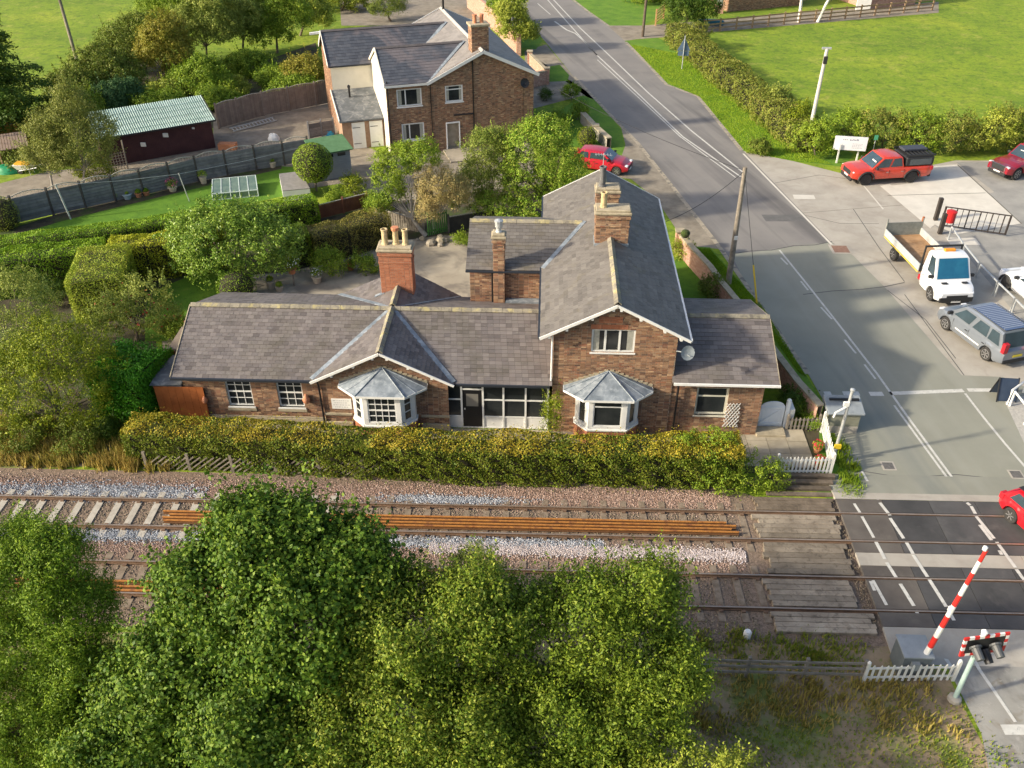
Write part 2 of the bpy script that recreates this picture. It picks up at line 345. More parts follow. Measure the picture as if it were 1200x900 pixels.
M_PAINT = mat('worn road paint', (.5,.49,.45), (.62,.61,.56), scale=4, rough=.7, stain=[((.3,.3,.28), 7, .56, .68, .75)])
M_BALL = mat('ballast fines', (.16,.12,.09), (.3,.22,.165), scale=7, rough=1, bump=1., bscale=26, detail=10, stain=[((.09,.07,.05), 18, .5, .65, .8)])
M_ROUGH = mat('rough grass and earth', (.23,.17,.105), (.36,.27,.17), scale=.7, rough=1, bump=.8, bscale=14, detail=9, stain=[((.15,.21,.03), .45, .5, .62, .8), ((.38,.3,.17), 1.8, .54, .72, .6), ((.07,.055,.04), 2.2, .56, .72, .7), ((.14,.19,.03), 4, .56, .66, .6)])
S = 900
sheet('ground', [(-S,-S),(S,-S),(S,S),(-S,S)], 0, M_GRASS)
# road: left kerb line, right edge line (metres on the ground)
RL = G2([(545,-60),(596,0),(616,22),(640,50),(672,90),(710,130),(746,167),(800,235),(844,292),(880,343),(915,395),(948,440),(968,475),(985,530),(1000,569)])
RR = G2([(1330,569),(1262,505),(1215,460),(1175,442),(1127,440),(1100,410),(1037,337),(1000,300),(977,287),(871,177),(817,112),(780,98),(760,76),(732,48),(712,30),(688,14),(670,0),(632,-50)])
sheet('road', RL+RR, .012, M_ROAD)
sheet('road_resurfaced_patch', G2([(856,297),(880,343),(915,395),(948,440),(968,475),(985,530),(1000,569.5),(1330,569.5),(1262,505),(1215,460),(1175,442),(1127,440),(1100,410),(1037,337),(1000,300),(975,284),(925,289),(880,296)]), .016, M_ROAD2)
# verges, forecourt, yard
sheet('verge_by_field', G2([(732,48),(760,76),(780,98),(817,112),(871,177),(900,183),(930,189),(975,194),(990,196),(1000,180),(940,150),(880,95),(810,60),(770,44)]), .006, M_VERGE)
sheet('far_verge', G2([(670,0),(688,14),(712,30),(752,30),(775,20),(770,-40),(640,-40)]), .006, M_VERGE)
sheet('track_entrance', G2([(712,30),(732,48),(746,46),(800,42),(830,38),(1100,15),(1100,2),(830,24),(780,28),(752,30)]), .008, M_GRAVEL)
sheet('forecourt', G2([(871,177),(900,183),(930,189),(985,203),(1080,196),(1120,188),(1400,190),(1400,700),(1200,547),(1130,460),(1127,440),(1100,410),(1037,337),(1000,300),(977,287)]), .008, M_CONC)
sheet('yard', G2([(1120,190),(1400,188),(1400,560),(1260,500),(1200,380),(1125,290),(1093,262),(1140,235),(1165,225)]), .013, M_YARD)
slab = sheet('concrete_slab', G2([(1080,196),(1122,193),(1197,262),(1120,275),(1092,262),(1040,218),(1070,215)]), .018, M_CONC2)
sheet('slab_strip', G2([(1031,218),(1043,216),(1097,262),(1090,268)]), .021, M_CONC2)
sheet('left_verge', G2([(815,289),(832,290),(860,322),(893,357),(945,440),(962,468),(950,470),(905,395),(862,345),(830,310)]), .007, M_VERGE)
sheet('grass_bank', G2([(683,112),(700,118),(728,152),(732,172),(728,184),(700,180),(640,150),(640,140)]), .007, M_VERGE)
sheet('grass_bank_far', G2([(643,78),(656,76),(667,88),(665,95),(640,96)]), .007, M_VERGE)
sheet('grass_bank_gate', G2([(605,33),(626,36),(636,48),(628,58),(612,56)]), .007, M_VERGE)
sheet('drive', G2([(615,60),(640,52),(672,90),(710,130),(746,167),(800,235),(844,292),(815,289),(800,280),(770,235),(740,210),(700,205),(728,184),(733,170),(728,150),(700,115),(683,112),(615,130)]), .005, M_GRAVEL)
sheet('side_lawn', G2([(793,300),(812,300),(850,350),(870,375),(800,380),(780,340)]), .008, M_LAWN)
sheet('house_lawn', G2([(640,142),(668,140),(682,158),(684,172),(640,172)]), .01, M_LAWN)
# gardens on the left
sheet('patio', G2([(190,340),(230,325),(330,320),(400,305),(470,282),(520,276),(650,276),(650,380),(190,420)]), .008, M_PATIO)
sheet('garden_soil', G2([(-150,300),(100,285),(360,245),(430,235),(640,215),(660,270),(520,278),(470,285),(380,312),(290,335),(180,360),(190,500),(-150,560)]), .004, M_SOIL)
sheet('garden_grass', G2([(170,345),(235,318),(300,322),(258,345),(225,372),(195,400),(170,400)]), .0085, M_VERGE)
sheet('lawn', G2([(20,268),(80,250),(200,225),(330,195),(352,196),(350,226),(200,258),(0,286)]), .009, M_LAWN)
sheet('flower_bed', G2([(0,272),(80,247),(200,220),(330,192),(330,198),(200,228),(85,256),(0,280)]), .012, M_SOIL)
sheet('shed_yard', G2([(-60,232),(0,215),(60,200),(130,195),(250,165),(250,132),(385,120),(400,170),(360,195),(200,228),(0,262),(-60,275)]), .007, M_GRAVEL)
sheet('orchard_soil', G2([(0,175),(60,160),(120,160),(250,150),(385,126),(380,100),(370,50),(300,75),(150,70),(80,100)]), .004, M_SOIL)
sheet('house_path', G2([(355,222),(383,192),(398,160),(450,180),(520,172),(620,165),(640,215),(430,240),(400,215)]), .006, M_GRAVEL)
sheet('far_drive', G2([(400,30),(395,-50),(560,-50),(616,22),(600,36),(520,30)]), .006, M_GRAVEL)
# slope and trackside
sheet('trackside_grass', G2([(-200,556),(150,545),(160,520),(-200,480)]), .006, M_ROUGH)
sheet('rough_bank', G2([(-300,740),(800,742),(1050,750),(1110,790),(1145,860),(1200,960),(1200,1300),(-300,1300)]), .006, M_ROUGH)
M_FOOT = mat('worn pale path', (.27,.26,.23), (.36,.345,.31), scale=.7, rough=.9, bump=.3, bscale=20, detail=9, stain=[((.16,.155,.145), .5, .5, .62, .8), ((.2,.16,.11), 1.5, .56, .7, .7), ((.45,.43,.39), 4, .6, .75, .5)])
sheet('footway', G2([(1060,741),(1400,741),(1400,1300),(1240,1300),(1150,860),(1112,785)]), .010, M_FOOT)
sheet('crossing_margin', G2([(960,500),(985,530),(1000,569),(1010,588),(975,588),(955,575),(935,570),(960,555)]), .0145, M_VERGE)
# gate court
flag = mat('stone paving', (.3,.26,.19), (.42,.37,.28), scale=1.5, rough=.9, bump=.2, orand=.15)
gp = sheet('gate_court', [(7.9,28.3),(11.9,28.5),(12.3,31.4),(9.2,31.6),(7.9,31)], .012, M_SOIL)
for i in range(4):
    for j in range(3):
        mb = MB(); x0 = 8.05+i*.86; y0 = 28.75+j*.86; mb.box((x0, y0, .012), (x0+.84, y0+.84, .05+.004*((i+j)%2))); mb.build('flagstone', flag, gp)
# ---------------- railway ----------------
YR = lambda y0, x: y0 + .009*(x-10)
M_RAIL = mat('brown rail steel', (.12,.075,.05), (.2,.125,.08), scale=4, rough=.7)
M_RAILTOP = mat('worn rail head', (.3,.24,.19), (.42,.36,.3), scale=3, rough=.35, metal=.5)
M_RUST = mat('orange rusty rail', (.27,.1,.025), (.42,.18,.04), scale=3, rough=.85, c3=(.2,.075,.03))
M_RUSTD = mat('dark rust', (.11,.05,.022), (.17,.08,.03), scale=3, rough=.9)
M_SLC = mat('concrete sleeper', (.34,.31,.26), (.46,.43,.37), scale=5, rough=.9)
M_SLW = mat('old timber sleeper', (.15,.115,.08), (.28,.225,.17), scale=5, rough=.95)
sheet('trackbed', [(-90,27.15),(7.4,27.6),(7.6,27.4),(8.6,26.9),(30,26.9),(30,19.8),(-90,19.2)], .015, M_BALL)
ROT = math.atan(.009)
def railmb(mb, y0, x0, x1, z0, w=.07, hd=.11, step=None):
    for (a, b, zz0, zz1, mi) in ((-.07,.07,0,.02,0),(-.012,.012,.02,hd-.035,0),(-.036,.036,hd-.035,hd,0 if hd < .12 else 1),(-.026,.026,hd,hd+.003,1)):
        p = (x0, YR(y0, x0)); q = (x1, YR(y0, x1))
        vs = [(p[0],p[1]+a,z0+zz0),(q[0],q[1]+a,z0+zz0),(q[0],q[1]+b,z0+zz0),(p[0],p[1]+b,z0+zz0),(p[0],p[1]+a,z0+zz1),(q[0],q[1]+a,z0+zz1),(q[0],q[1]+b,z0+zz1),(p[0],p[1]+b,z0+zz1)]
        mb.add(vs, [(0,3,2,1),(4,5,6,7),(0,1,5,4),(1,2,6,5),(2,3,7,6),(3,0,4,7)], mi)
def track(y0, label, conc):
    t = thing('railway_track', (0, y0, 0), label, 'railway track')
    for yy in (y0+.75, y0-.75):
        mb = MB(); railmb(mb, yy, -70, 32, .06); mb.build('rail', [M_RAIL, M_RAILTOP], t)
    x = -50.; me = {}
    while x < 8.1:
        k = 'c' if x < conc else 'w'; yc = YR(y0, x)
        if k not in me:
            hw, ln = (.13, 1.25) if k == 'c' else (.125, 1.3)
            mb = MB(); mb.box((-hw, -ln, .01), (hw, ln, .062 if k == 'c' else .05)); o = mb.build('sleeper', M_SLC if k == 'c' else M_SLW, t, world=False, bevel=.015); me[k] = o.data
            if k == 'c' : mb2 = None
        else: o = link('sleeper', me[k], t)
        o.location = (x, yc-y0, random.uniform(-.012, .0)); o.rotation_euler = (0, 0, ROT+random.uniform(-.02, .02)*(k == 'w'))
        if k == 'w' and not o.modifiers: pass
        for yy in (yc+.75, yc-.75):
            pass
        x += .762
    mb = MB(); x = -50.
    while x < 8.1:
        for yy in (y0+.75, y0-.75):
            for s_ in (-.11, .11): mb.box((x-.07, YR(yy, x)+s_-.05, .05), (x+.07, YR(yy, x)+s_+.05, .1))
        x += .762
    o = mb.build('rail_chairs', M_RAIL, t); o['kind'] = 'stuff'
    return t
track(25.17, 'far railway track beside the long hedge, pale concrete sleepers showing at its left end', -7.6)
track(21.85, 'near railway track half buried in ballast, closest to the big trees', -60)
# spare rusty rails lying loose in the four foot
def loose(y0, x0, x1, lab, grp, z=.075):
    t = thing('loose_rail', (x0, YR(y0, x0), 0), lab, 'rail', grp); mb = MB()
    railmb(mb, y0, x0, x1, z, hd=.13); mb.build('steel_bar', [M_RUSTD, M_RUST], t)
gl = 'rusty spare rails lying between the running rails'
names = ['farthest of the four rusty rails lying inside the far track', 'second farthest rusty rail lying inside the far track', 'third farthest rusty rail lying inside the far track', 'nearest of the four rusty rails, against the near rail of the far track']
for k, (yy, a, b) in enumerate(((25.22, -14.5, 7.2), (25.05, -14.2, 7.55), (24.88, -14.4, 7.35), (24.72, -14.3, 7.6))): loose(yy, a, b, names[k], gl)
for k, yy in enumerate((21.62, 21.38, 21.2)): loose(yy, -18.5, -4.5, ['farthest of three orange rusty rails lying inside the near track behind the left tree', 'middle one of three orange rusty rails lying inside the near track behind the left tree', 'nearest of three orange rusty rails lying inside the near track behind the left tree'][k], gl)
# ballast stones: three colours of real stones in bands
OCT = np.array([[1,0,0],[0,1,0],[-1,0,0],[0,-1,0],[0,0,1],[0,0,-1]], float)
OF = ((0,1,4),(1,2,4),(2,3,4),(3,0,4))
def stones(name, n, fx, fy, size, m, label, z=.02, r=None):
    r = r or np.random.default_rng(len(name)*31+n)
    x = fx(r, n); y = fy(r, x); s = size*r.uniform(.5, 1.4, n)
    a = r.uniform(0, 6.28, n); c, q = np.cos(a), np.sin(a); o = OCT[None]*s[:, None, None]*r.uniform(.7, 1.2, (n, 6, 1))
    V = np.stack([o[...,0]*c[:,None]-o[...,1]*q[:,None]+x[:,None], o[...,0]*q[:,None]+o[...,1]*c[:,None]+y[:,None], o[...,2]*.75+z], -1)
    ob = blocks(name, V, m, None, 'stuff', OF); ob['label'] = label; ob['category'] = 'ballast'; return ob
M_ST1 = mat('pink granite ballast', (.3,.2,.16), isl=[(.1,.065,.05),(.24,.155,.115),(.36,.24,.19),(.5,.38,.32)])
M_ST2 = mat('blue grey ballast', (.2,.2,.2), isl=[(.07,.08,.1),(.2,.22,.25),(.34,.36,.4),(.58,.6,.63)])
M_ST3 = mat('pale ballast', (.5,.5,.5), isl=[(.22,.18,.165),(.45,.38,.36),(.66,.6,.6)])
M_ST4 = mat('brown dusty ballast', (.2,.2,.2), isl=[(.09,.07,.05),(.2,.16,.11),(.32,.26,.19)])
ux = lambda a, b: (lambda r, n: r.uniform(a, b, n))
stones('ballast', 62000, ux(-28, 7.6), lambda r, x: YR(0, x)+r.choice([26.6, 23.45], len(x), p=[.62,.38])+r.normal(size=len(x))*.36, .031, M_ST1, 'pink brown ballast stones along both sides of the tracks')
stones('ballast', 26000, ux(-28, 7.6), lambda r, x: YR(0, x)+r.choice([25.17, 21.85, 20.3], len(x), p=[.35,.3,.35])+r.uniform(-.62, .62, len(x)), .03, M_ST4, 'dusty brown ballast between the rails', .025)
stones('ballast', 22000, lambda r, n: np.where(r.random(n) < .45, r.uniform(-28, -14.5, n)+r.normal(size=n)*.6, r.uniform(-19, 2.5, n)), lambda r, x: YR(0, x)+np.where((x < -13.2) & (r.random(len(x)) < .55), 26.45+r.normal(size=len(x))*.24, 24.0+r.normal(size=len(x))*.17), .033, M_ST2, 'fresh blue grey ballast in heaped bands', .04)
stones('ballast', 2600, lambda r, n: r.normal(size=n)*1.3-3.6, lambda r, x: YR(0, x)+26.35+r.normal(size=len(x))*.13, .033, M_ST2, 'small patch of blue grey ballast near the hedge', .04)
stones('ballast', 9000, ux(-4, 7.7), lambda r, x: YR(0, x)+23.72-.01*x+r.normal(size=len(x))*.16, .033, M_ST3, 'pale whitish ballast strip between the tracks near the crossing', .045)
# ---------------- level crossing ----------------
M_DECK = mat('weathered deck timber', (.2,.165,.125), (.33,.28,.215), scale=1.2, rough=.95, bump=.7, bscale=9, orand=.35, stain=[((.1,.08,.06), 5, .52, .68, .7)])
M_DECKD = mat('dark deck timber', (.09,.07,.05), (.17,.135,.1), scale=2, rough=.95, bump=.7, bscale=9, orand=.3)
M_PANEL = mat('black rubber crossing panel', (.05,.05,.05), (.085,.083,.082), scale=.8, rough=.8, bump=.15, bscale=8, orand=.2, stain=[((.14,.13,.12), .9, .58, .75, .5)])
M_PANEL2 = mat('brown dusty crossing panel', (.08,.07,.062), (.13,.115,.1), scale=.8, rough=.85, stain=[((.18,.16,.13), 1.2, .55, .75, .5)])
deck = thing('timber_crossing_deck', (10, 24, 0), 'weathered timber plank deck laid round the rails left of the road crossing', 'timber deck')
def row(y0, y1, pxl, pxr, n, m):
    xl = g(pxl[0], pxl[1], .15)[0]; xr = g(pxr[0], pxr[1], .15)[0]; k = (y1-y0)/n
    for i in range(n):
        a = y0+i*k+.008; b = a+k-.018; j = random.uniform(-.12, .12); mb = MB()
        xa, xb = xl+j, xr+random.uniform(-.12, .12)
        vs = []
        for z_ in (.0, .145+random.uniform(-.012, .006)):
            vs += [(xa, YR(a, xa), z_), (xb, YR(a, xb), z_), (xb, YR(b, xb), z_), (xa, YR(b, xa), z_)]
        mb.add(vs, [(0,3,2,1),(4,5,6,7),(0,1,5,4),(1,2,6,5),(2,3,7,6),(3,0,4,7)]); mb.build('plank', m, deck, bevel=.012)
row(26.03, 26.78, (885,590), (976,590), 4, M_DECKD)
row(24.54, 25.8, (887,615), (981,615), 5, M_DECK)
row(22.72, 24.3, (898,652), (995,652), 6, M_DECK)
row(21.22, 22.48, (899,692), (1002,692), 5, M_DECK)
row(20.1, 20.98, (908,722), (1023,722), 4, M_DECK)
stp = thing('timber_steps', (11, 27.5, 0), 'low steps of dark old sleepers in front of the white picket fence', 'steps')
for i in range(4):
    mb = MB(); mb.box((9.3+random.uniform(-.3,.2), 26.98+i*.33, 0), (12.0+random.uniform(-.3,.1), 27.2+i*.33, .08+i*.05)); mb.build('sleeper', M_DECKD, stp, bevel=.01)
E0 = g(981,590,.15); E1 = g(1033,730,.15); KS = (E1[0]-E0[0])/(E1[1]-E0[1])
xe = lambda y: E0[0]+KS*(y-E0[1])
cr = thing('level_crossing', (14, 24, 0), 'road surface of the level crossing, dark rubber panels with white lines over four rails', 'level crossing')
def prow(y0, y1, m, w, name='rubber_panel', z=.155, gap=.02, m2=None):
    x = 0.; i = 0
    while x < 17:
        a, b = x+gap/2, x+w-gap/2; mb = MB(); vs = []
        for z_ in (0, z+random.uniform(-.003, .003)):
            for yy, xx in ((y0, a), (y0, b), (y1, b), (y1, a)):
                X = xe(yy)+xx; vs.append((X, YR(yy, X), z_))
        mb.add(vs, [(0,3,2,1),(4,5,6,7),(0,1,5,4),(1,2,6,5),(2,3,7,6),(3,0,4,7)]); mb.build(name, (m2 if (m2 and i == 0) else m), cr); x += w; i += 1
prow(26.0, 26.72, M_PANEL, 1.8, m2=M_PANEL2)
prow(24.5, 25.85, M_PANEL, 1.8, m2=M_PANEL2)
prow(23.85, 24.35, M_PANEL, 1.8, m2=M_PANEL2)
prow(23.2, 23.83, M_CONC, 6.0, 'concrete_strip', .152)
prow(22.68, 23.18, M_PANEL, 1.8, m2=M_PANEL2)
prow(21.18, 22.52, M_PANEL, 1.8, m2=M_PANEL2)
prow(20.42, 21.02, M_PANEL, 1.8, m2=M_PANEL2)
# ramps of concrete either side
def ramp(y0, z0, y1, z1, nm, m):
    mb = MB(); xs = [xe(y0), xe(y0)+18]; xt = [xe(y1), xe(y1)+18]
    mb.poly([(xs[0], YR(y0, xs[0]), z0), (xs[1], YR(y0, xs[1]), z0), (xt[1], YR(y1, xt[1]), z1), (xt[0], YR(y1, xt[0]), z1)])
    mb.poly([(xs[0], YR(y0, xs[0]), z0), (xt[0], YR(y1, xt[0]), z1), (xt[0], YR(y1, xt[0]), 0), (xs[0], YR(y0, xs[0]), 0)]); mb.build(nm, m, cr)
ramp(26.74, .15, 27.15, .12, 'concrete_ramp', M_CONC); ramp(27.15, .12, 28.4, .017, 'asphalt_ramp', M_ROAD2)
ramp(19.0, .012, 20.4, .15, 'concrete_ramp', M_CONC)
# debris between deck and panels
stones('loose_debris', 900, lambda r, n: r.random(n), lambda r, x: r.uniform(20.3, 26.8, len(x)), .04, M_ST4, 'crumbled debris in the gap between timber deck and crossing panels', .05)
ob = bpy.data.objects['loose_debris']; co_ = np.empty(len(ob.data.vertices)*3, np.float32); ob.data.vertices.foreach_get('co', co_); co_ = co_.reshape(-1, 3)
co_[:,0] = co_[:,0]*.35 + (E0[0]+KS*(co_[:,1]-E0[1])) - .4; ob.data.vertices.foreach_set('co', co_.ravel()); ob.data.update(); ob['category'] = 'debris'
# ---------------- road markings ----------------
def line(p, q, w, z=.02, z2=None, name='road_line', m=None, lab=None):
    a = np.array(g(*p, z)); b = np.array(g(*q, z2 or z)); d = unit(b-a); nn = np.array([-d[1], d[0], 0])*w/2
    mb = MB(); vs = [a-nn, a+nn, b+nn, b-nn]; n = (vs[1]-vs[0])[0]*(vs[2]-vs[1])[1]-(vs[1]-vs[0])[1]*(vs[2]-vs[1])[0]
    mb.poly(vs if n > 0 else vs[::-1]); o = mb.build(name, m or M_PAINT); o['kind'] = 'structure'; return o
def pline(pts, w, z=.02, name='road_line', m=None):
    P = [np.array(g(*p, z)) for p in pts]; mb = MB()
    L_, R_ = [], []
    for i, p in enumerate(P):
        d = unit(P[min(i+1, len(P)-1)]-P[max(i-1, 0)]); nn = np.array([-d[1], d[0], 0])*w/2; L_.append(p+nn); R_.append(p-nn)
    for i in range(len(P)-1): mb.poly([R_[i], R_[i+1], L_[i+1], L_[i]])
    o = mb.build(name, m or M_PAINT); o['kind'] = 'structure'
    return o
pline([(612,-30),(642,0),(672,34),(700,65),(750,112),(800,160),(868,207)], .13)
pline([(622,-30),(649,0),(680,33),(710,61),(760,109),(810,153),(871,202)], .13)
pline([(650,25),(664,35),(674,39)], .2); pline([(674,39),(684,48),(700,65)], .13); line((630,4),(645,17), .1)
pline([(700,70),(748,114),(797,160),(862,208)], .09)
pline([(913.5,293),(945,332),(975,370),(1010,415),(1028,438),(1062,486),(1100,538),(1134,584)], .11)
for a, b in (((915,302),(923,310)), ((938.5,329.5),(947,340)), ((962,360),(975,374)), ((990,398),(1003,414)), ((1013,427),(1026,444))): line(a, b, .1)
line((1048,475),(1131,588.5), .1)
line((871,180),(978,290), .14, m=M_CONC2); line((1043,461),(1129,457.5), .26); line((1134,457),(1164,457), .26)
line((988,461),(1007,461), .32); line((1019,461.5),(1035,461.5), .32); line((966,461),(974,461), .3)
pline([(1131,461),(1155,492),(1178,520),(1204,550),(1260,610)], .11)
line((1010,552),(1029,586), .1, .03, .1); line((989,570),(1000,589), .1, .06, .13)
zt = .162
for a, b in (((1001,590),(1008,601)), ((1010,605),(1024,630)), ((1026,634),(1037,655)), ((1039,659),(1051,678)), ((1055,684),(1071,710)),
             ((1031,589),(1043,604)), ((1043,607),(1059,631)), ((1062,635),(1070,649)), ((1070,650),(1087,676)), ((1089,679),(1109,711)),
             ((1138,593),(1143,602)), ((1144,605),(1165,631)), ((1168,635),(1190,665)), ((1191,667),(1215,700)), ((1148,615),(1162,633)), ((1171,645),(1174,650)), ((1020,681),(1025,692)), ((1023,680),(1039,709)), ((1133,589),(1137,592)) ):
    line(a, b, .13 if a[0] > 1025 else .11, zt)
line((1073,715),(1080,727), .12, .157); line((1111,714),(1118,727), .12, .157)
line((1082,733),(1116,783), .12, .09, .02); line((1120,733),(1148,785), .12, .09, .02); line((1148,785),(1190,846), .11, .02); line((1175,855),(1240,855), .35, .02)
M_GRIT = mat('sandy gutter grit', (.3,.26,.2), (.4,.35,.27), scale=3, rough=1, bump=.4, stain=[((.16,.15,.13), 2.5, .5, .6, .9)])
pline([(672,0),(690,14),(713,30)], .3, .0135, 'gutter_edge', M_GRIT); pline([(733,49),(761,77),(781,99),(818,113),(869,176)], .32, .0135, 'gutter_edge', M_GRIT)
pline([(673,90),(711,130),(747,167),(801,235),(845,292),(881,343),(916,395),(947,438)], .28, .0175, 'gutter_edge', M_GRIT)
M_SEAM = mat('tar seam', (.07,.07,.068), (.12,.118,.112), scale=5, rough=.8)
pline([(857,297.5),(880,294),(904,293),(930,288),(955,287),(975,283)], .09, .0185, 'tar_seam', M_SEAM)
pline([(941,345),(975,341),(1010,339),(1036,336),(1060,331)], .07, .0185, 'tar_seam', M_SEAM); pline([(1010,552),(1060,560),(1120,556),(1190,563)], .05, .0185, 'tar_seam', M_SEAM)
for pts in ([(905,215),(960,205),(1010,212)], [(925,248),(985,262),(1030,262)], [(1040,340),(1085,375),(1120,420)], [(1060,345),(1130,440)], [(1000,245),(1030,290),(1060,330)]): pline(pts, .05, .0108, 'slab_joint', M_SEAM)
for (x, y, a_, b_) in ((942,231,.7,.35),(1128,283,.9,.5)):   # pale repair patches
    c_ = g(x, y); sheet('repair_patch', [(c_[0]-a_,c_[1]-b_),(c_[0]+a_,c_[1]-b_*.9),(c_[0]+a_*1.05,c_[1]+b_),(c_[0]-a_*.95,c_[1]+b_)], .0145 if x > 1100 else .0115, M_CONC2)
c_ = g(918,256); sheet('road_patch', [(c_[0]-1.2,c_[1]-.5),(c_[0]+1.3,c_[1]-.4),(c_[0]+1.1,c_[1]+.6),(c_[0]-1.3,c_[1]+.5)], .0145, mat('dark repair asphalt', (.11,.108,.105), (.15,.145,.14), scale=2, rough=.85))
# utility covers in the road
M_IRON = mat('cast iron cover', (.09,.085,.08), (.16,.15,.14), scale=8, rough=.7)
for x, y, s_, lb in ((1041,546,.28,'small iron drain cover in the road near the white picket fence'), (1191,556,.28,'small iron cover in the road at the right edge of the picture'), (985,292,.6,'rusty brown patched cover beside the forecourt edge')):
    c = g(x, y, .018); t = thing('manhole_cover', tuple(c), lb, 'manhole cover'); mb = MB(); mb.box((c[0]-s_,c[1]-s_,.018),(c[0]+s_,c[1]+s_,.026)); mb.build('frame', M_CONC, t)
    mb = MB(); mb.box((c[0]-s_*.75,c[1]-s_*.75,.026),(c[0]+s_*.75,c[1]+s_*.75,.031)); mb.build('lid', M_IRON if s_ < .5 else mat('rusty lid', (.2,.11,.08), (.28,.17,.12), scale=6), t)
# slab joints
M_JT = mat('dark joint', (.13,.12,.1), rough=1)
line((1040,229),(1155,226), .06, .0225, name='slab_joint', m=M_JT); line((1122,193),(1197,262), .08, .0225, name='slab_joint', m=M_JT); line((935,250),(1060,240), .04, .0105, name='slab_joint', m=M_JT)
line((1010,215),(1035,245), .1, .0105, name='slab_joint', m=M_CONC2)
# ================= BUILDINGS =================
BR = [(.11,.065,.042),(.33,.2,.11),(.2,.12,.07),(.42,.28,.16),(.15,.095,.07),(.52,.38,.22),(.08,.055,.045),(.3,.14,.08),(.38,.25,.14),(.17,.1,.06)]
BRR = [(.3,.1,.05),(.4,.15,.08),(.34,.12,.06),(.48,.2,.11),(.24,.09,.055)]
BR = [(a, b*.9, c*.92) for a, b, c in BR]
M_BRICK = mat('mixed brown brick', (.2,.11,.065), (.3,.175,.1), scale=.9, isl=BR, isl_w=.85, rough=.95, stain=[((.1,.075,.055), .9, .52, .7, .55), ((.45,.36,.22), 1.4, .58, .75, .35)])
M_BRICKR = mat('orange red brick', (.34,.13,.07), (.42,.18,.1), scale=.9, isl=BRR, isl_w=.7, rough=.95)
M_MORT = mat('lime mortar', (.3,.25,.19), (.4,.34,.27), scale=3, rough=1)
M_SL = mat('weathered purple slate', (0.124,0.106,0.098), (0.176,0.154,0.138), scale=.7, isl=[(0.084,0.074,0.076),(0.160,0.140,0.136),(0.208,0.188,0.180),(0.128,0.116,0.120),(0.240,0.216,0.208),(0.144,0.124,0.124)], isl_w=.62, rough=.6, spec=.35,
   stain=[((0.104,0.094,0.068), .5, .5, .7, .55), ((0.240,0.240,0.208), 8, .6, .72, .5), ((0.056,0.052,0.048), 1.6, .6, .75, .4)])
M_SLB = mat('weathered brown grey slate', (0.120,0.110,0.100), (0.172,0.158,0.142), scale=.7, isl=[(0.096,0.086,0.078),(0.160,0.146,0.132),(0.192,0.176,0.160),(0.132,0.120,0.112),(0.224,0.208,0.188)], isl_w=.58, rough=.6, spec=.35,
   stain=[((0.152,0.128,0.068), 1.1, .56, .74, .45), ((0.240,0.240,0.208), 8, .6, .72, .5), ((0.064,0.060,0.056), 1.6, .58, .75, .45)])
M_SLD = mat('dark blue slate', (.055,.06,.075), (.09,.1,.12), scale=.6, isl=[(.05,.055,.07),(.085,.095,.115),(.12,.125,.14)], isl_w=.5, rough=.5, spec=.4, stain=[((.2,.17,.17), .25, .5, .6, .6)])
M_SLP = mat('faded brown slate', (.2,.185,.17), (.27,.25,.235), scale=.6, isl=[(.18,.165,.155),(.25,.23,.22),(.3,.28,.26)], isl_w=.5, rough=.6)
M_RIDGE = mat('lichened ridge tile', (.22,.2,.16), (.3,.27,.2), scale=2, rough=.9, stain=[((.44,.38,.17), 2.2, .52, .64, .7), ((.12,.11,.1), 4, .5, .66, .7)], orand=.15)
M_STONE = mat('weathered sandstone', (.34,.29,.2), (.45,.39,.28), scale=2, rough=.95, stain=[((.15,.13,.1), 3, .5, .7, .6)])
M_UNDER = mat('roof underlay', (.06,.055,.055), rough=1)
M_CREAM = mat('cream render', (.68,.64,.54), (.78,.74,.64), scale=.8, rough=.9)
M_POT = mat('buff clay pot', (.5,.38,.2), (.6,.48,.28), scale=4, rough=.85, stain=[((.2,.16,.1), 6, .5, .7, .6)])
M_POTR = mat('red clay pot', (.5,.2,.1), (.56,.25,.14), scale=4, rough=.85)
M_FELT = mat('grey roofing felt', (.08,.088,.095), (.15,.16,.17), scale=1.4, rough=.8, stain=[((.35,.35,.34), 2, .5, .65, .5)])
def spans(sp, z, holes):
    out = [sp(z)] if sp(z) else []
    for (u0, u1, z0, z1) in holes:
        if z0 < z+.037 < z1:
            n = []
            for a, b in out:
                if u1 <= a or u0 >= b: n.append((a, b)); continue
                if u0 > a: n.append((a, u0))
                if u1 < b: n.append((u1, b))
            out = n
    return [s for s in out if s[1]-s[0] > .02]
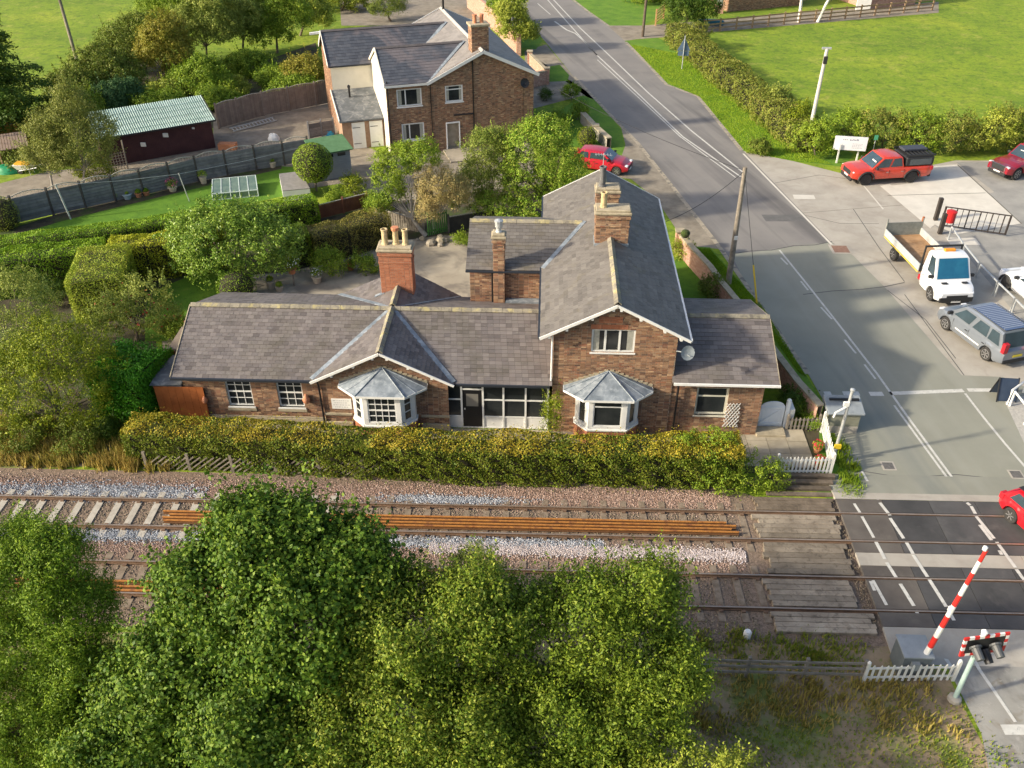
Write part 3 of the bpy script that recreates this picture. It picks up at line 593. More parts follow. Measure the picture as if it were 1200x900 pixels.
def wall(parent, p0, ang, width, z0, ztop, holes=(), m=None, mort=None, sp=None, soldier=None, name='wall', th=.22):
    """brick wall running from p0 in direction ang, outward side on its right; real bricks on a mortar face"""
    m = m or M_BRICK; mort = mort or M_MORT; D = np.array([cos(ang), sin(ang)]); N = np.array([sin(ang), -cos(ang)])
    sp = sp or (lambda z: (0, width)); p0 = np.array(p0[:2], float); mb = MB()
    P = lambda u, z, o: (p0[0]+D[0]*u+N[0]*o, p0[1]+D[1]*u+N[1]*o, z)
    z = z0; rows = []; i = 0
    while z < ztop-.02:
        zt = min(z+.075, ztop); ss = spans(sp, z, holes)
        for a, b in ss: mb.poly([P(a,z,0),P(b,z,0),P(b,zt,0),P(a,zt,0)])
        for a, b in ss:
            u = a - (.1125 if i % 2 else 0) - random.random()*.02; k = 0
            while u < b:
                ln = .215 if (k % 3) else (.1025 if i % 2 else .215); s_, e_ = max(u, a+.003), min(u+ln, b-.003)
                if e_-s_ > .03:
                    o = .009+random.uniform(-.003, .004)
                    rows.append([P(s_,z+.005,0),P(e_,z+.005,0),P(e_,z+.068,0),P(s_,z+.068,0),P(s_+.002,z+.007,o),P(e_-.002,z+.007,o),P(e_-.002,z+.066,o),P(s_+.002,z+.066,o)])
                u += ln+.011; k += 1
        z += .075; i += 1
    for (u0, u1, a, b) in holes:   # reveals
        mb.poly([P(u0,a,0),P(u0,b,0),P(u0,b,-th),P(u0,a,-th)]); mb.poly([P(u1,a,0),P(u1,a,-th),P(u1,b,-th),P(u1,b,0)])
        mb.poly([P(u0,a,0),P(u0,a,-th),P(u1,a,-th),P(u1,a,0)]); mb.poly([P(u0,b,0),P(u1,b,0),P(u1,b,-th),P(u0,b,-th)])
        mb.poly([P(u0,a,-th),P(u0,b,-th),P(u1,b,-th),P(u1,a,-th)])
    w_ = mb.build(name, mort, parent)
    if rows: blocks('bricks', rows, m, parent, 'stuff', ((4,5,6,7),(0,1,5,4),(1,2,6,5),(2,3,7,6),(3,0,4,7)))
    return w_
def uvspan(poly, v):
    xs = []
    for i in range(len(poly)):
        (a, b), (c, d) = poly[i], poly[(i+1) % len(poly)]
        if (b <= v < d) or (d <= v < b): xs.append(a+(c-a)*(v-b)/(d-b))
    return (min(xs), max(xs)) if len(xs) >= 2 else None
def slates(parent, P0, U, V, poly, m, w=.26, h=.19, name='slates', under=True):
    P0, U, V = (np.array(a, float) for a in (P0, U, V)); U = unit(U); V = unit(V); N = np.cross(U, V); flip = N[2] < 0
    if flip: N = -N
    L = max(p[1] for p in poly); rows = []; v = 0.; i = 0
    while v < L-.03:
        s_ = uvspan(poly, min(v+h*.5, L-.01)); h2 = min(h, L-v)
        if s_:
            a, b = s_; u = a - (w/2 if i % 2 else 0) - .02
            while u < b:
                x0, x1 = max(u+.004, a), min(u+w-.004, b)
                if x1-x0 > .03:
                    l = .012+random.uniform(-.003, .006); dz = random.uniform(-.008, .008)
                    q = [P0+U*x0+V*(v-.01+dz), P0+U*x1+V*(v-.01+dz), P0+U*x1+V*(v+h2), P0+U*x0+V*(v+h2)]
                    if flip: q = [q[1], q[0], q[3], q[2]]
                    rows.append([*q, q[0]+N*(l+.012), q[1]+N*(l+.012), q[2]+N*.008, q[3]+N*.008])
                u += w
        v += h; i += 1
    r_ = None
    mb = MB(); mb.poly([tuple(P0+U*a+V*b-N*.012) for a, b in (poly if not flip else poly[::-1])])
    mb.poly([tuple(P0+U*a+V*b-N*.07) for a, b in (poly[::-1] if not flip else poly)])
    k = len(poly); pts = poly
    for j in range(k):
        a, b = pts[j], pts[(j+1) % k]; mb.poly([tuple(P0+U*a[0]+V*a[1]-N*.07), tuple(P0+U*b[0]+V*b[1]-N*.07), tuple(P0+U*b[0]+V*b[1]-N*.012), tuple(P0+U*a[0]+V*a[1]-N*.012)])
    r_ = mb.build('roof', M_UNDER, parent)
    blocks(name, rows, m, r_, 'stuff', ((4,5,6,7),(0,1,5,4),(1,2,6,5),(3,0,4,7)))
    return r_
RT = {}
def ridge(parent, p, q, m=None, step=.45, w=.15):
    m = m or M_RIDGE; p = np.array(p, float); q = np.array(q, float); L = np.linalg.norm(q-p); n = max(1, round(L/step)); o_, rz = ORG[parent.name]
    key = (m.name, round(L/n, 2), w); d = (q-p)/L
    for i in range(n):
        if key not in RT:
            l = L/n; mb = MB(); prof = [(-w,-.075),(-w*.55,-.01),(0,.045),(w*.55,-.01),(w,-.075)]; vs = []
            for x in (.006, l-.006):
                for a, b in prof: vs.append((x, a, b))
                for a, b in prof[::-1]: vs.append((x, a*.9, b-.03))
            k = 10; fs = [(j, (j+1) % k, k+(j+1) % k, k+j) for j in range(k)] + [tuple(range(k)), tuple(range(2*k-1, k-1, -1))]
            mb.add(vs, fs); o = mb.build('ridge_tile', m, parent, world=False); RT[key] = o.data
        else: o = link('ridge_tile', RT[key], parent)
        c = p+d*(L/n*i)+np.array([0,0,random.uniform(0,.012)]) - o_
        if rz: c = np.array([c[0]*cos(-rz)-c[1]*sin(-rz), c[0]*sin(-rz)+c[1]*cos(-rz), c[2]])
        o.location = tuple(c); o.rotation_euler = (0, -math.asin(max(-1,min(1,d[2]))), atan2(d[1], d[0])-rz+random.uniform(-.01,.01))
def window(parent, p0, ang, w, z0, z1, cols=1, rows=1, fr=.055, bar=.025, depth=-.08, m=None, mid=None, glass=None, sill=.06, each=False, colw=None, pane_lab=None):
    D = np.array([cos(ang), sin(ang)]); N = np.array([sin(ang), -cos(ang)]); p0 = np.array(p0[:2], float); m = m or M_WHITE
    def bx(mb, u0, u1, a, b, o0, o1):
        vs = [(p0[0]+D[0]*u+N[0]*o, p0[1]+D[1]*u+N[1]*o, z) for z in (a, b) for u, o in ((u0,o1),(u1,o1),(u1,o0),(u0,o0))]
        mb.add(vs, [(0,3,2,1),(4,5,6,7),(0,1,5,4),(1,2,6,5),(2,3,7,6),(3,0,4,7)])
    mb = MB(); d = depth; bx(mb, 0, fr, z0, z1, d-.06, d); bx(mb, w-fr, w, z0, z1, d-.06, d); bx(mb, fr, w-fr, z0, z0+fr, d-.06, d-.001); bx(mb, fr, w-fr, z1-fr, z1, d-.06, d-.001)
    us = [fr+(w-2*fr)*i/cols for i in range(cols+1)] if not colw else [fr+(w-2*fr)*c for c in colw]
    zs = [z0+fr+(z1-z0-2*fr)*i/rows for i in range(rows+1)] if not mid else [z0+fr]+[z0+(z1-z0)*q for q in mid]+[z1-fr]
    for u in us[1:-1]: bx(mb, u-bar/2, u+bar/2, z0+fr, z1-fr, d-.05, d-.006)
    for z in zs[1:-1]:
        bx(mb, fr, w-fr, z-bar/2, z+bar/2, d-.05, d-.009)
    if rows >= 4 and not mid: bx(mb, fr, w-fr, zs[len(zs)//2]-.03, zs[len(zs)//2]+.03, d-.05, d+.004)
    if sill: bx(mb, -.05, w+.05, z0-sill, z0, d-.06, .05)
    W = mb.build('window', m, parent)
    def gl(u0, u1, a, b, nm='pane'):
        q = MB(); bx(q, u0, u1, a, b, d-.04, d-.03); q.build(nm, glass or M_GLASS, W)
    if pane_lab:   # pale curtains seen through the panes
        for u0, u1 in ((fr+.01, fr+.14*w), (w-fr-.14*w, w-fr-.01)):
            q = MB(); bx(q, u0, u1, z0+fr+.01, z1-fr-.01, d-.031, d-.026); q.build('curtain', MATS.get('curtain cloth') or mat('curtain cloth', (.3,.3,.26), (.42,.41,.36), scale=9, rough=.7), W)
    if each:
        for i in range(len(us)-1):
            for j in range(len(zs)-1): gl(us[i]+bar/2, us[i+1]-bar/2, zs[j]+bar/2, zs[j+1]-bar/2)
    else: gl(fr, w-fr, z0+fr, z1-fr, 'glass')
    return W
def chimney(parent, x0, x1, y0, y1, z0, zc, pots, m=None, bands=True, capm=None):
    """stack with corbelled top, stone cap and pots = [(x, y, r, h, material)]"""
    mb = MB(); mb.box((x0-.09,y0-.09,zc-.02),(x1+.09,y1+.09,zc+.1)); mb.box((x0-.03,y0-.03,zc+.1),(x1+.03,y1+.03,zc+.2))
    C = mb.build('chimney', capm or M_STONE, parent, bevel=.03)
    w, d = x1-x0, y1-y0; nz = int((zc-z0)/.075)*.075
    for p, a, l in (((x0,y0),0,w),((x1,y0),pi/2,d),((x1,y1),pi,w),((x0,y1),-pi/2,d)):
        n = (sin(a), -cos(a)); wall(C, p, a, l, zc-nz, zc, m=m, name='stack_face')
        if bands:
            for zz, o in ((zc-.15,.05),(zc-.6,.03)):
                q = (p[0]+n[0]*o-cos(a)*o, p[1]+n[1]*o-sin(a)*o); wall(C, q, a, l+2*o, zz-.075*(1 if o < .04 else 2)+.075, zz+.075, m=m, name='corbel')
    for (x, y, r, h, pm) in pots:
        mb = MB(); mb.lathe((x, y, zc+.18), [(r*1.15,0),(r*1.1,.06),(r*.92,.1),(r*.85,h-.08),(r*1.05,h-.07),(r*1.08,h-.01),(r*.95,h),(r*.7,h-.005),(r*.7,h-.12)], 12); mb.build('chimney_pot', pm, C, smooth=False)
    mb = MB(); e = .04
    mb.prism([(x0-e,y0-e),(x1+e,y0-e),(x1+e,y1+e),(x0-e,y1+e)], zc-nz-.02, zc-nz+.12); mb.build('lead_flashing', M_LEAD, C)
    return C
def board(parent, p, q, h=.2, t=.04, name='bargeboard', m=None):
    mb = MB(); mb.beam(p, q, t, h); return mb.build(name, m or M_WHITE, parent)
def pipe(parent, pts, r=.045, m=None, name='downpipe'):
    mb = MB(); mb.tube(pts, r, 8); return mb.build(name, m or M_BLACK, parent)
WX = lambda x, y, Y: wy(x, y, Y)[[0, 2]]
# ---------------- the station house ----------------
SH = thing('station_house', (0, 31, 0), 'long brown brick house with slate roofs and two lead roofed bays beside the railway', 'house')
YF = 30.8
a1, a2 = WX(262,446,YF), WX(293,480,YF); b1, b2 = WX(322,447,YF), WX(352.5,481,YF)
h1 = (a1[0]+.02, a1[0]+1.12, .98, 2.45); h2 = (b1[0]+.02, b1[0]+1.12, .98, 2.45)
X0 = -15.3
wall(SH, (X0,YF), 0, 6.1, 0, 2.7, [(h1[0]-X0,h1[1]-X0,h1[2],h1[3]),(h2[0]-X0,h2[1]-X0,h2[2],h2[3])])
for h in (h1, h2):
    W = window(SH, (h[0],YF), 0, h[1]-h[0], h[2], h[3], 3, 4, fr=.06, bar=.03)
    mb = MB(); mb.box((h[0]-.08, YF-.06, h[2]-.2), (h[1]+.08, YF+.05, h[2]-.065)); mb.build('sill', M_STONE, W)
mb = MB(); mb.box((X0,YF-.09,0),(-9.25,YF-.001,.42)); mb.box((X0,YF-.05,.44),(-9.25,YF-.001,.5)); mb.build('plinth', M_STONE, SH, bevel=.01)
wall(SH, (X0,37.3), -pi/2, 6.5, 0, 4.1, sp=lambda z: (max(0, (z-2.6)/.42), min(6.5, 6.5-(z-2.6)/.42)) if z > 2.6 else (0, 6.5))
wall(SH, (.5,37.3), pi, 15.8, 0, 2.7)
# terracotta wall pots
for px_, py_, s_ in ((240,468,.75),(359,467,1.)):
    X, Z = WX(px_, py_, YF-.1); mb = MB(); mb.lathe((X, YF-.12, Z-.18*s_), [(.05*s_,-.06),(.13*s_,0),(.17*s_,.14*s_),(.1*s_,.3*s_),(.04*s_,.42*s_)], 12); mb.build('wall_planter', M_POTR, SH, smooth=True)
# cross gable
XG0, XG1, XGM, ZGR, ZGE = -9.62, -3.62, -6.62, 4.18, 2.66
gs = lambda z: (max(0, (z-2.72)/.5), min(5.4, 5.4-(z-2.72)/.5)) if z > 2.72 else (0, 5.4)
wall(SH, (-9.3,YF-.1), 0, 5.4, 0, 4.05, sp=gs, m=M_BRICK)
for (xa, xb) in ((-9.32,-8.1),(-5.1,-3.88)):
    mb = MB(); mb.box((xa,YF-.2,0),(xb,YF-.11,.38)); mb.box((xa,YF-.17,.72),(xb,YF-.11,.84)); mb.build('plinth', M_STONE, SH, bevel=.01)
p1, p2 = WX(388,467,YF-.13), WX(412.7,479,YF-.13); mb = MB(); mb.box((p1[0],YF-.16,p2[1]),(p2[0],YF-.12,p1[1])); pq = mb.build('wall_plaque', M_WHITE, SH, label='white plaque with faint dark writing on the gable wall')
mb = MB(); p_ = MB()
for j in range(4):
    x = p1[0]+.07+.06*(j % 2)
    while x < p2[0]-.12-.05*(j % 2):
        l = random.uniform(.03, .1); p_.box((x, YF-.163, p1[1]-.1-j*.11), (min(x+l, p2[0]-.06), YF-.1605, p1[1]-.075-j*.11)); x += l+.03
p_.build('lettering', mat('faded grey print', (.35,.35,.36)), pq)
RL_ = hypot(3.45, 1.5)
def plane(parent, e0, e1, top, poly_xy, m, w=.27, h=.195):
    """roof slope given eave line e0->e1, a point on the ridge line, and its outline in plan"""
    e0 = np.array(e0, float); e1 = np.array(e1, float); U = unit(e1-e0); T = np.array(top, float)-e0; V = unit(T-U*(T@U)); nh = np.hypot(V[0], V[1])
    pl = []
    for x, y in poly_xy:
        d = np.array([x-e0[0], y-e0[1]]); u = d@U[:2]/max(1e-9, U[:2]@U[:2]); vv = (d - U[:2]*(d@U[:2]))@(V[:2]/nh)/nh; pl.append((u, vv))
    return slates(parent, e0, U, V, pl, m, w, h)
YE, YRD, YB, ZE, ZR = 30.5, 34.0, 37.65, 2.64, 4.15
EL, ER = -15.6, .48
plane(SH, (EL,YE,ZE), (ER,YE,ZE), (0,YRD,ZR), [(EL,YE),(XG0,YE),(XGM,YRD),(EL,YRD)], M_SL)
plane(SH, (EL,YE,ZE), (ER,YE,ZE), (0,YRD,ZR), [(XG1,YE),(ER,YE),(ER,YRD),(XGM,YRD)], M_SL)
plane(SH, (ER,YB,2.7), (EL,YB,2.7), (0,YRD,ZR), [(XG0-.2,YB),(EL,YB),(EL,YRD),(XGM,YRD)], M_SL)
plane(SH, (ER,YB,2.7), (EL,YB,2.7), (0,YRD,ZR), [(ER,YB),(-3.95,YB),(XGM,YRD),(ER,YRD)], M_SL)
plane(SH, (XG0,YE-.15,ZGE), (XG0,YRD,ZGE), (XGM,YRD,ZGR), [(XG0,YE-.15),(XG0,YE+.05),(XGM,YRD),(XGM,YE-.15)], M_SL)
plane(SH, (XG1,YE-.15,ZGE), (XG1,YRD,ZGE), (XGM,YRD,ZGR), [(XG1,YE-.15),(XG1,YE+.05),(XGM,YRD),(XGM,YE-.15)], M_SL)
plane(SH, (XG0-.2,YB+.1,2.66), (XG0-.2,YRD,2.66), (XGM,YRD,ZGR), [(XG0-.2,YB+.1),(XG0-.2,YB),(XGM,YRD),(XGM,YB+.1)], M_SL)
plane(SH, (-3.95,YB+.1,2.7), (-3.95,YRD,2.7), (XGM,YRD,ZGR), [(-3.95,YB+.1),(-3.95,YB),(XGM,YRD),(XGM,YB+.1)], M_SL)
ridge(SH, (EL,YRD,ZR+.07), (ER,YRD,ZR+.07)); ridge(SH, (XGM,YE-.15,ZGR+.08), (XGM,YRD,ZGR+.08)); ridge(SH, (XGM,YRD+.15,ZGR+.08), (XGM,YB-.9,ZGR+.08))
def strip(p, q, w=.22, name='lead_valley', lift=.05, m=None):
    mb = MB(); mb.beam((p[0],p[1],p[2]+lift), (q[0],q[1],q[2]+lift), w, .03); return mb.build(name, m or M_LEAD, SH)
strip((XG0,YE,ZGE+.01),(XGM,YRD,ZR)); strip((XG1,YE,ZGE+.01),(XGM,YRD,ZR)); strip((XG0-.2,YB,2.7),(XGM,YRD,ZR)); strip((-3.95,YB,2.7),(XGM,YRD,ZR), .12)
strip((XGM-1.1,35.85,ZR-.5),(XGM-.65,35.85,ZR-.3), .2, 'lead_apron'); 
for s_ in (-1, 1):
    xe_ = XG0 if s_ < 0 else XG1; board(SH, (xe_+.02*s_,YE-.19,ZGE-.03), (XGM,YE-.19,ZGR-.03), .11)
    for t in (.3, .62, .9): x = xe_+(XGM-xe_)*t; z = ZGE+(ZGR-ZGE)*t-.14; mb = MB(); mb.box((x-.05,YE-.16,z-.06),(x+.05,YF-.08,z+.04)); mb.build('purlin_end', M_WHITE, SH)
board(SH, (EL,YE-.08,ZE-.02), (XG0,YE-.08,ZE-.02), .1, .1, 'gutter', mat('dark gutter', (.03,.035,.045), rough=.4)); board(SH, (XG1+.1,YE-.06,ZE-.03), (ER-.1,YE-.06,ZE-.03), .1, .08, 'gutter', MATS['dark gutter'])
board(SH, (EL-.03,YE,ZE-.03), (EL-.03,YRD,ZR-.03), .16, .04, m=M_STONE)
pipe(SH, [(-9.4,YE-.05,ZE),(-9.4,YF-.16,ZE-.35),(-9.36,YF-.16,.1)]); mb = MB(); mb.box((-9.55,YF-.35,0),(-9.2,YF-.1,.18)); mb.build('gully', M_BLACK, SH)
# glazed porch front between the gables
YG = YF+.12; GX0, GX1 = -3.88, .42
xs = [wy(x, 470, YG)[0] for x in (521,541,566,590,616,642)]
mb = MB(); mb.box((GX0,YG,0),(GX1,YG+.05,.04)); 
for x in xs: mb.box((x-.04,YG-.05,.03),(x+.04,YG+.05,2.5))
for a, b in zip(xs[:-1], xs[1:]):
    dr = a == xs[1]
    for z in ((.03,2.06,2.42) if dr else (.03,.62,1.52,2.42)): mb.box((a+.04,YG-.04,z),(b-.04,YG+.04,z+.06))
    if not dr: mb.box((a+.04,YG-.015,.09),(b-.04,YG+.015,.62))
pf = mb.build('porch_frame', M_WHITE, SH)
for a, b in zip(xs[:-1], xs[1:]):
    dr = a == xs[1]
    for z0_, z1_ in (((2.12,2.42),) if dr else ((.68,1.52),(1.58,2.42))):
        q = MB(); q.box((a+.04,YG-.005,z0_),(b-.04,YG+.005,z1_)); q.build('pane', M_GLASS, pf)
mb = MB(); a, b = xs[1], xs[2]; mb.box((a+.045,YG-.03,.1),(b-.045,YG+.02,2.05)); dd = mb.build('door', M_BLACK, SH, label='black front door')
q = MB(); q.box((a+.2,YG-.036,1.2),(b-.2,YG-.031,1.85)); q.build('door_window', mat('frosted glass', (.2,.19,.17), rough=.3), dd); q = MB(); q.box((a+.1,YG-.06,1.02),(a+.16,YG-.031,1.1)); q.build('handle', M_GALV, dd)
mb = MB(); mb.box((GX0,YG+1.6,0),(GX1,YG+1.65,2.5)); mb.box((GX0,YG+.05,0),(GX1,YG+1.6,.03)); mb.build('porch_back', mat('dim plaster', (.3,.27,.22), rough=.9), SH)
# main two storey block
MX0, MX1 = .5, 5.5; w1, w2 = WX(694,385,YF), WX(743.3,415,YF)
ms = lambda z: (max(0, (z-5.12)/.53-.1), min(5., 5.-(z-5.12)/.53+.1)) if z > 5.12 else (0, 5.)
wall(SH, (MX0,YF), 0, 5., 0, 6.35, [(w1[0]-MX0, w2[0]-MX0-.02, w2[1]+.06, w1[1]-.02)], sp=ms)
window(SH, (w1[0],YF), 0, w2[0]-w1[0]-.02, w2[1]+.06, w1[1]-.02, 3, 1, fr=.07, bar=.09, each=True, colw=(0,.3,.66,1), depth=-.03, pane_lab=1)
# red brick head over the window
rw = []
for i in range(22):
    x = w1[0]-.05+i*.068
    rw.append([(x,YF-.01,w1[1]),(x+.06,YF-.01,w1[1]),(x+.06,YF-.01,w1[1]+.2),(x,YF-.01,w1[1]+.2),(x,YF-.02,w1[1]),(x+.06,YF-.02,w1[1]),(x+.06,YF-.02,w1[1]+.2),(x,YF-.02,w1[1]+.2)])
blocks('window_head', rw, M_BRICKR, SH, 'stuff')
wall(SH, (w1[0]+.25,YF-.006), 0, .95, w1[1]+.27, w1[1]+.56, m=M_BRICKR, name='red_brick_patch')
wall(SH, (MX1,YF), pi/2, 13.1, 0, 5.1); wall(SH, (MX0,43.9), -pi/2, 13.1, 2.4, 5.05); wall(SH, (MX1,43.9), pi, 5., 0, 6.35, sp=ms)
MEL, MER, MYF, MYB, MZE, MZR, MXR = -.05, 5.93, 30.42, 44.3, 5.06, 6.63, 2.95
plane(SH, (MEL,MYF,MZE), (MEL,MYB,MZE), (MXR,MYF,MZR), [(MEL,MYF),(MEL,MYB),(MXR,MYB),(MXR,MYF)], M_SLB, .3, .215)
plane(SH, (MER,MYF,MZE), (MER,MYB,MZE), (MXR,MYF,MZR), [(MER,MYF),(MER,MYB),(MXR,MYB),(MXR,MYF)], M_SLB, .3, .215)
ridge(SH, (MXR,MYF,MZR+.07), (MXR,36.2,MZR+.07)); ridge(SH, (MXR,39.4,MZR+.07), (MXR,MYB,MZR+.07))
for xe_, s_ in ((MEL,-1),(MER,1)):
    board(SH, (xe_+.03*s_,MYF-.04,MZE-.05), (MXR,MYF-.04,MZR-.05), .12); board(SH, (xe_,MYB+.04,MZE-.05), (MXR,MYB+.04,MZR-.05), .17)
    board(SH, (xe_+.05*s_,MYF,MZE-.04), (xe_+.05*s_,MYB,MZE-.04), .1, .1, 'gutter', MATS['dark gutter'] if s_ < 0 else M_WHITE)
    for t in (.12, .35, .68, .95): x = xe_+(MXR-xe_)*t; z = MZE+(MZR-MZE)*t-.17; mb = MB(); mb.box((x-.05,MYF-.02,z-.06),(x+.05,YF,z+.05)); mb.build('purlin_end', M_WHITE, SH)
pipe(SH, [(.44,YF-.06,4.95),(.44,YF-.06,2.7)], .04, M_WHITE); pipe(SH, [(5.62,YE,2.85),(5.75,YF-.1,2.6),(5.75,YF-.1,.1)])
chimney(SH, 2.27, 3.72, 36.2, 36.95, 6.3, 7.8, [(2.58,36.55,.15,.7,M_POT)])
chimney(SH, 2.38, 3.4, 38.6, 39.3, 6.2, 7.78, [(2.62,38.9,.16,.95,mat('dark flue pot', (.1,.1,.105), (.16,.16,.16), scale=5, rough=.7))])
mb = MB(); mb.tube([(2.95,44.0,6.6),(2.95,44.0,7.6)], .02); mb.beam((2.5,44,7.55),(3.4,44,7.5),.02)
for k in range(6): mb.beam((2.55+k*.15,43.8,7.53),(2.55+k*.15,44.2,7.53),.015)
mb.build('aerial', M_GALV, SH)
# rear wing
wall(SH, (-3.35,36.4), 0, 3.85, 2.6, 5.); wall(SH, (-3.35,41.7), -pi/2, 5.3, 0, 5.9, sp=lambda z: (max(0,(z-4.98)/.39), min(5.3, 5.3-(z-4.98)/.39)) if z > 4.98 else (0,5.3)); wall(SH, (.5,41.7), pi, 3.85, 0, 5.)
WL = -3.52
plane(SH, (WL,36.2,4.98), (2.,36.2,4.98), (0,39.05,6.08), [(WL,36.2),(0.,36.2),(1.9,39.05),(WL,39.05)], M_SLB, .3, .215)
plane(SH, (2.,41.9,4.98), (WL,41.9,4.98), (0,39.05,6.08), [(0.,41.9),(WL,41.9),(WL,39.05),(1.9,39.05)], M_SLB, .3, .215)
ridge(SH, (WL,39.05,6.14), (1.8,39.05,6.14)); strip((-.02,36.2,5.08),(1.9,39.05,6.1), .2)
board(SH, (WL,36.12,4.93), (0,36.12,4.93), .08, .08, 'gutter', MATS['dark gutter'])
chimney(SH, -2.25, -1.75, 36.12, 36.62, 2.9, 6.6, [(-2.0,36.38,.13,.3,M_GALV)], m=M_BRICK)
mb = MB(); mb.lathe((-2.0,36.38,7.05), [(.17,0),(.17,.22),(.2,.24),(.2,.3),(.05,.36)], 10); mb.build('cowl', M_GALV, SH)
pipe(SH, [(-2.32,36.3,4.9),(-2.32,36.3,3.2)]); mb = MB(); mb.poly([(-1.7,36.35,3.3),(.45,36.35,3.3),(.45,36.0,3.38),(-1.7,36.0,3.38)]); mb.box((-1.7,36.0,3.3),(.45,36.38,3.45)); mb.build('lead_gutter', M_LEAD, SH)
chimney(SH, -7.38, -5.92, 35.85, 36.6, 3.3, 6.0, [(-7.1,36.2,.15,.75,M_POT),(-6.62,36.25,.15,.75,M_POT),(-6.18,36.2,.14,.75,M_POT)], m=M_BRICKR)
mb = MB(); mb.lathe((-6.62,36.25,6.86), [(.17,0),(.18,.1),(.17,.14)], 10); mb.build('pot_cap', M_POTR, SH)
# right extension
EX1 = 9.84; e1, e2 = WX(817,454,YF+.05), WX(848,488,YF+.05)
wall(SH, (5.5,YF+.05), 0, 3.85, 0, 2.95, [(e1[0]-5.5+.02, e2[0]-5.5+.06, e2[1]+.05, e1[1])]); window(SH, (e1[0]+.02,YF+.05), 0, e2[0]-e1[0]+.04, e2[1]+.05, e1[1], 1, 2, fr=.08, bar=.07, mid=(.66,), each=True, m=mat('cream window paint', (.62,.6,.5), rough=.5))
wall(SH, (9.35,YF+.05), pi/2, 6.2, 0, 4.1, sp=lambda z: (max(0,(z-2.9)/.4), min(6.2, 6.2-(z-2.9)/.4)) if z > 2.9 else (0,6.2)); wall(SH, (9.35,37.05), pi, 3.85, 0, 2.95)
plane(SH, (5.5,YE,2.93), (EX1,YE,2.93), (0,33.8,4.22), [(5.45,YE),(EX1,YE),(EX1,33.8),(5.45,33.8)], M_SL, .34, .22)
plane(SH, (EX1,37.5,2.95), (5.5,37.5,2.95), (0,33.8,4.22), [(EX1,37.5),(5.45,37.5),(5.45,33.8),(EX1,33.8)], M_SL, .34, .22)
ridge(SH, (5.55,33.8,4.29), (EX1,33.8,4.29)); board(SH, (5.5,YE-.06,2.9), (EX1+.03,YE-.06,2.9), .09, .09, 'gutter', M_WHITE); board(SH, (EX1+.02,YE,2.9), (EX1+.02,33.8,4.19), .1, .03, m=M_STONE); board(SH, (EX1+.02,37.5,2.92), (EX1+.02,33.8,4.19), .1, .03, m=M_STONE)
mb = MB()   # diamond trellis
tx0, tx1, tz0, tz1 = 7.85, 8.5, .5, 1.75
for k in range(-6, 7):
    for s_ in (-1, 1):
        a = (tx0+k*.13, tz0) ; pts = []
        x0_, z0_ = (tx0+k*.14, tz0) if s_ > 0 else (tx0+k*.14+.65, tz0)
        t0, t1 = 0, tz1-tz0
        f = lambda t: x0_+s_*t*.6
        ts = [t for t in np.linspace(t0, t1, 24) if tx0 <= f(t) <= tx1]
        if len(ts) > 2: mb.beam((f(ts[0]),YF-.02,tz0+ts[0]), (f(ts[-1]),YF-.02,tz0+ts[-1]), .02, .02)
mb.build('trellis', M_WHITE, SH)
# satellite dish on the gable corner
def dish(parent, c, r, az, m, arm=None):
    mb = MB(); N_ = 14; vs = []; fs = []; R_ = Matrix.Rotation(az, 3, 'Z') @ Matrix.Rotation(R(68), 3, 'X')
    for i, (rr, zz) in enumerate(((.02,0),(.5,.05),(1,.2))):
        for k in range(N_):
            t = 2*pi*k/N_; v = R_ @ Vector((rr*r*cos(t), rr*r*1.05*sin(t), zz*r)); vs.append((c[0]+v.x, c[1]+v.y, c[2]+v.z))
    for i in range(2):
        for k in range(N_): fs.append((i*N_+k, i*N_+(k+1) % N_, (i+1)*N_+(k+1) % N_, (i+1)*N_+k))
    fs.append(tuple(range(N_))); mb.add(vs, fs); f = R_ @ Vector((0, -r*.3, r*1.1)); mb.tube([(c[0],c[1],c[2]-.1),(c[0]+f.x,c[1]+f.y,c[2]+f.z)], .02, 6)
    if arm: mb.tube([c, arm], .025, 6)
    return mb.build('satellite_dish', m, parent)
dish(SH, (5.85,30.3,4.55), .29, 0.2, mat('grey dish', (.2,.23,.25), (.27,.3,.32), scale=3, rough=.5), (5.5,30.8,4.3))
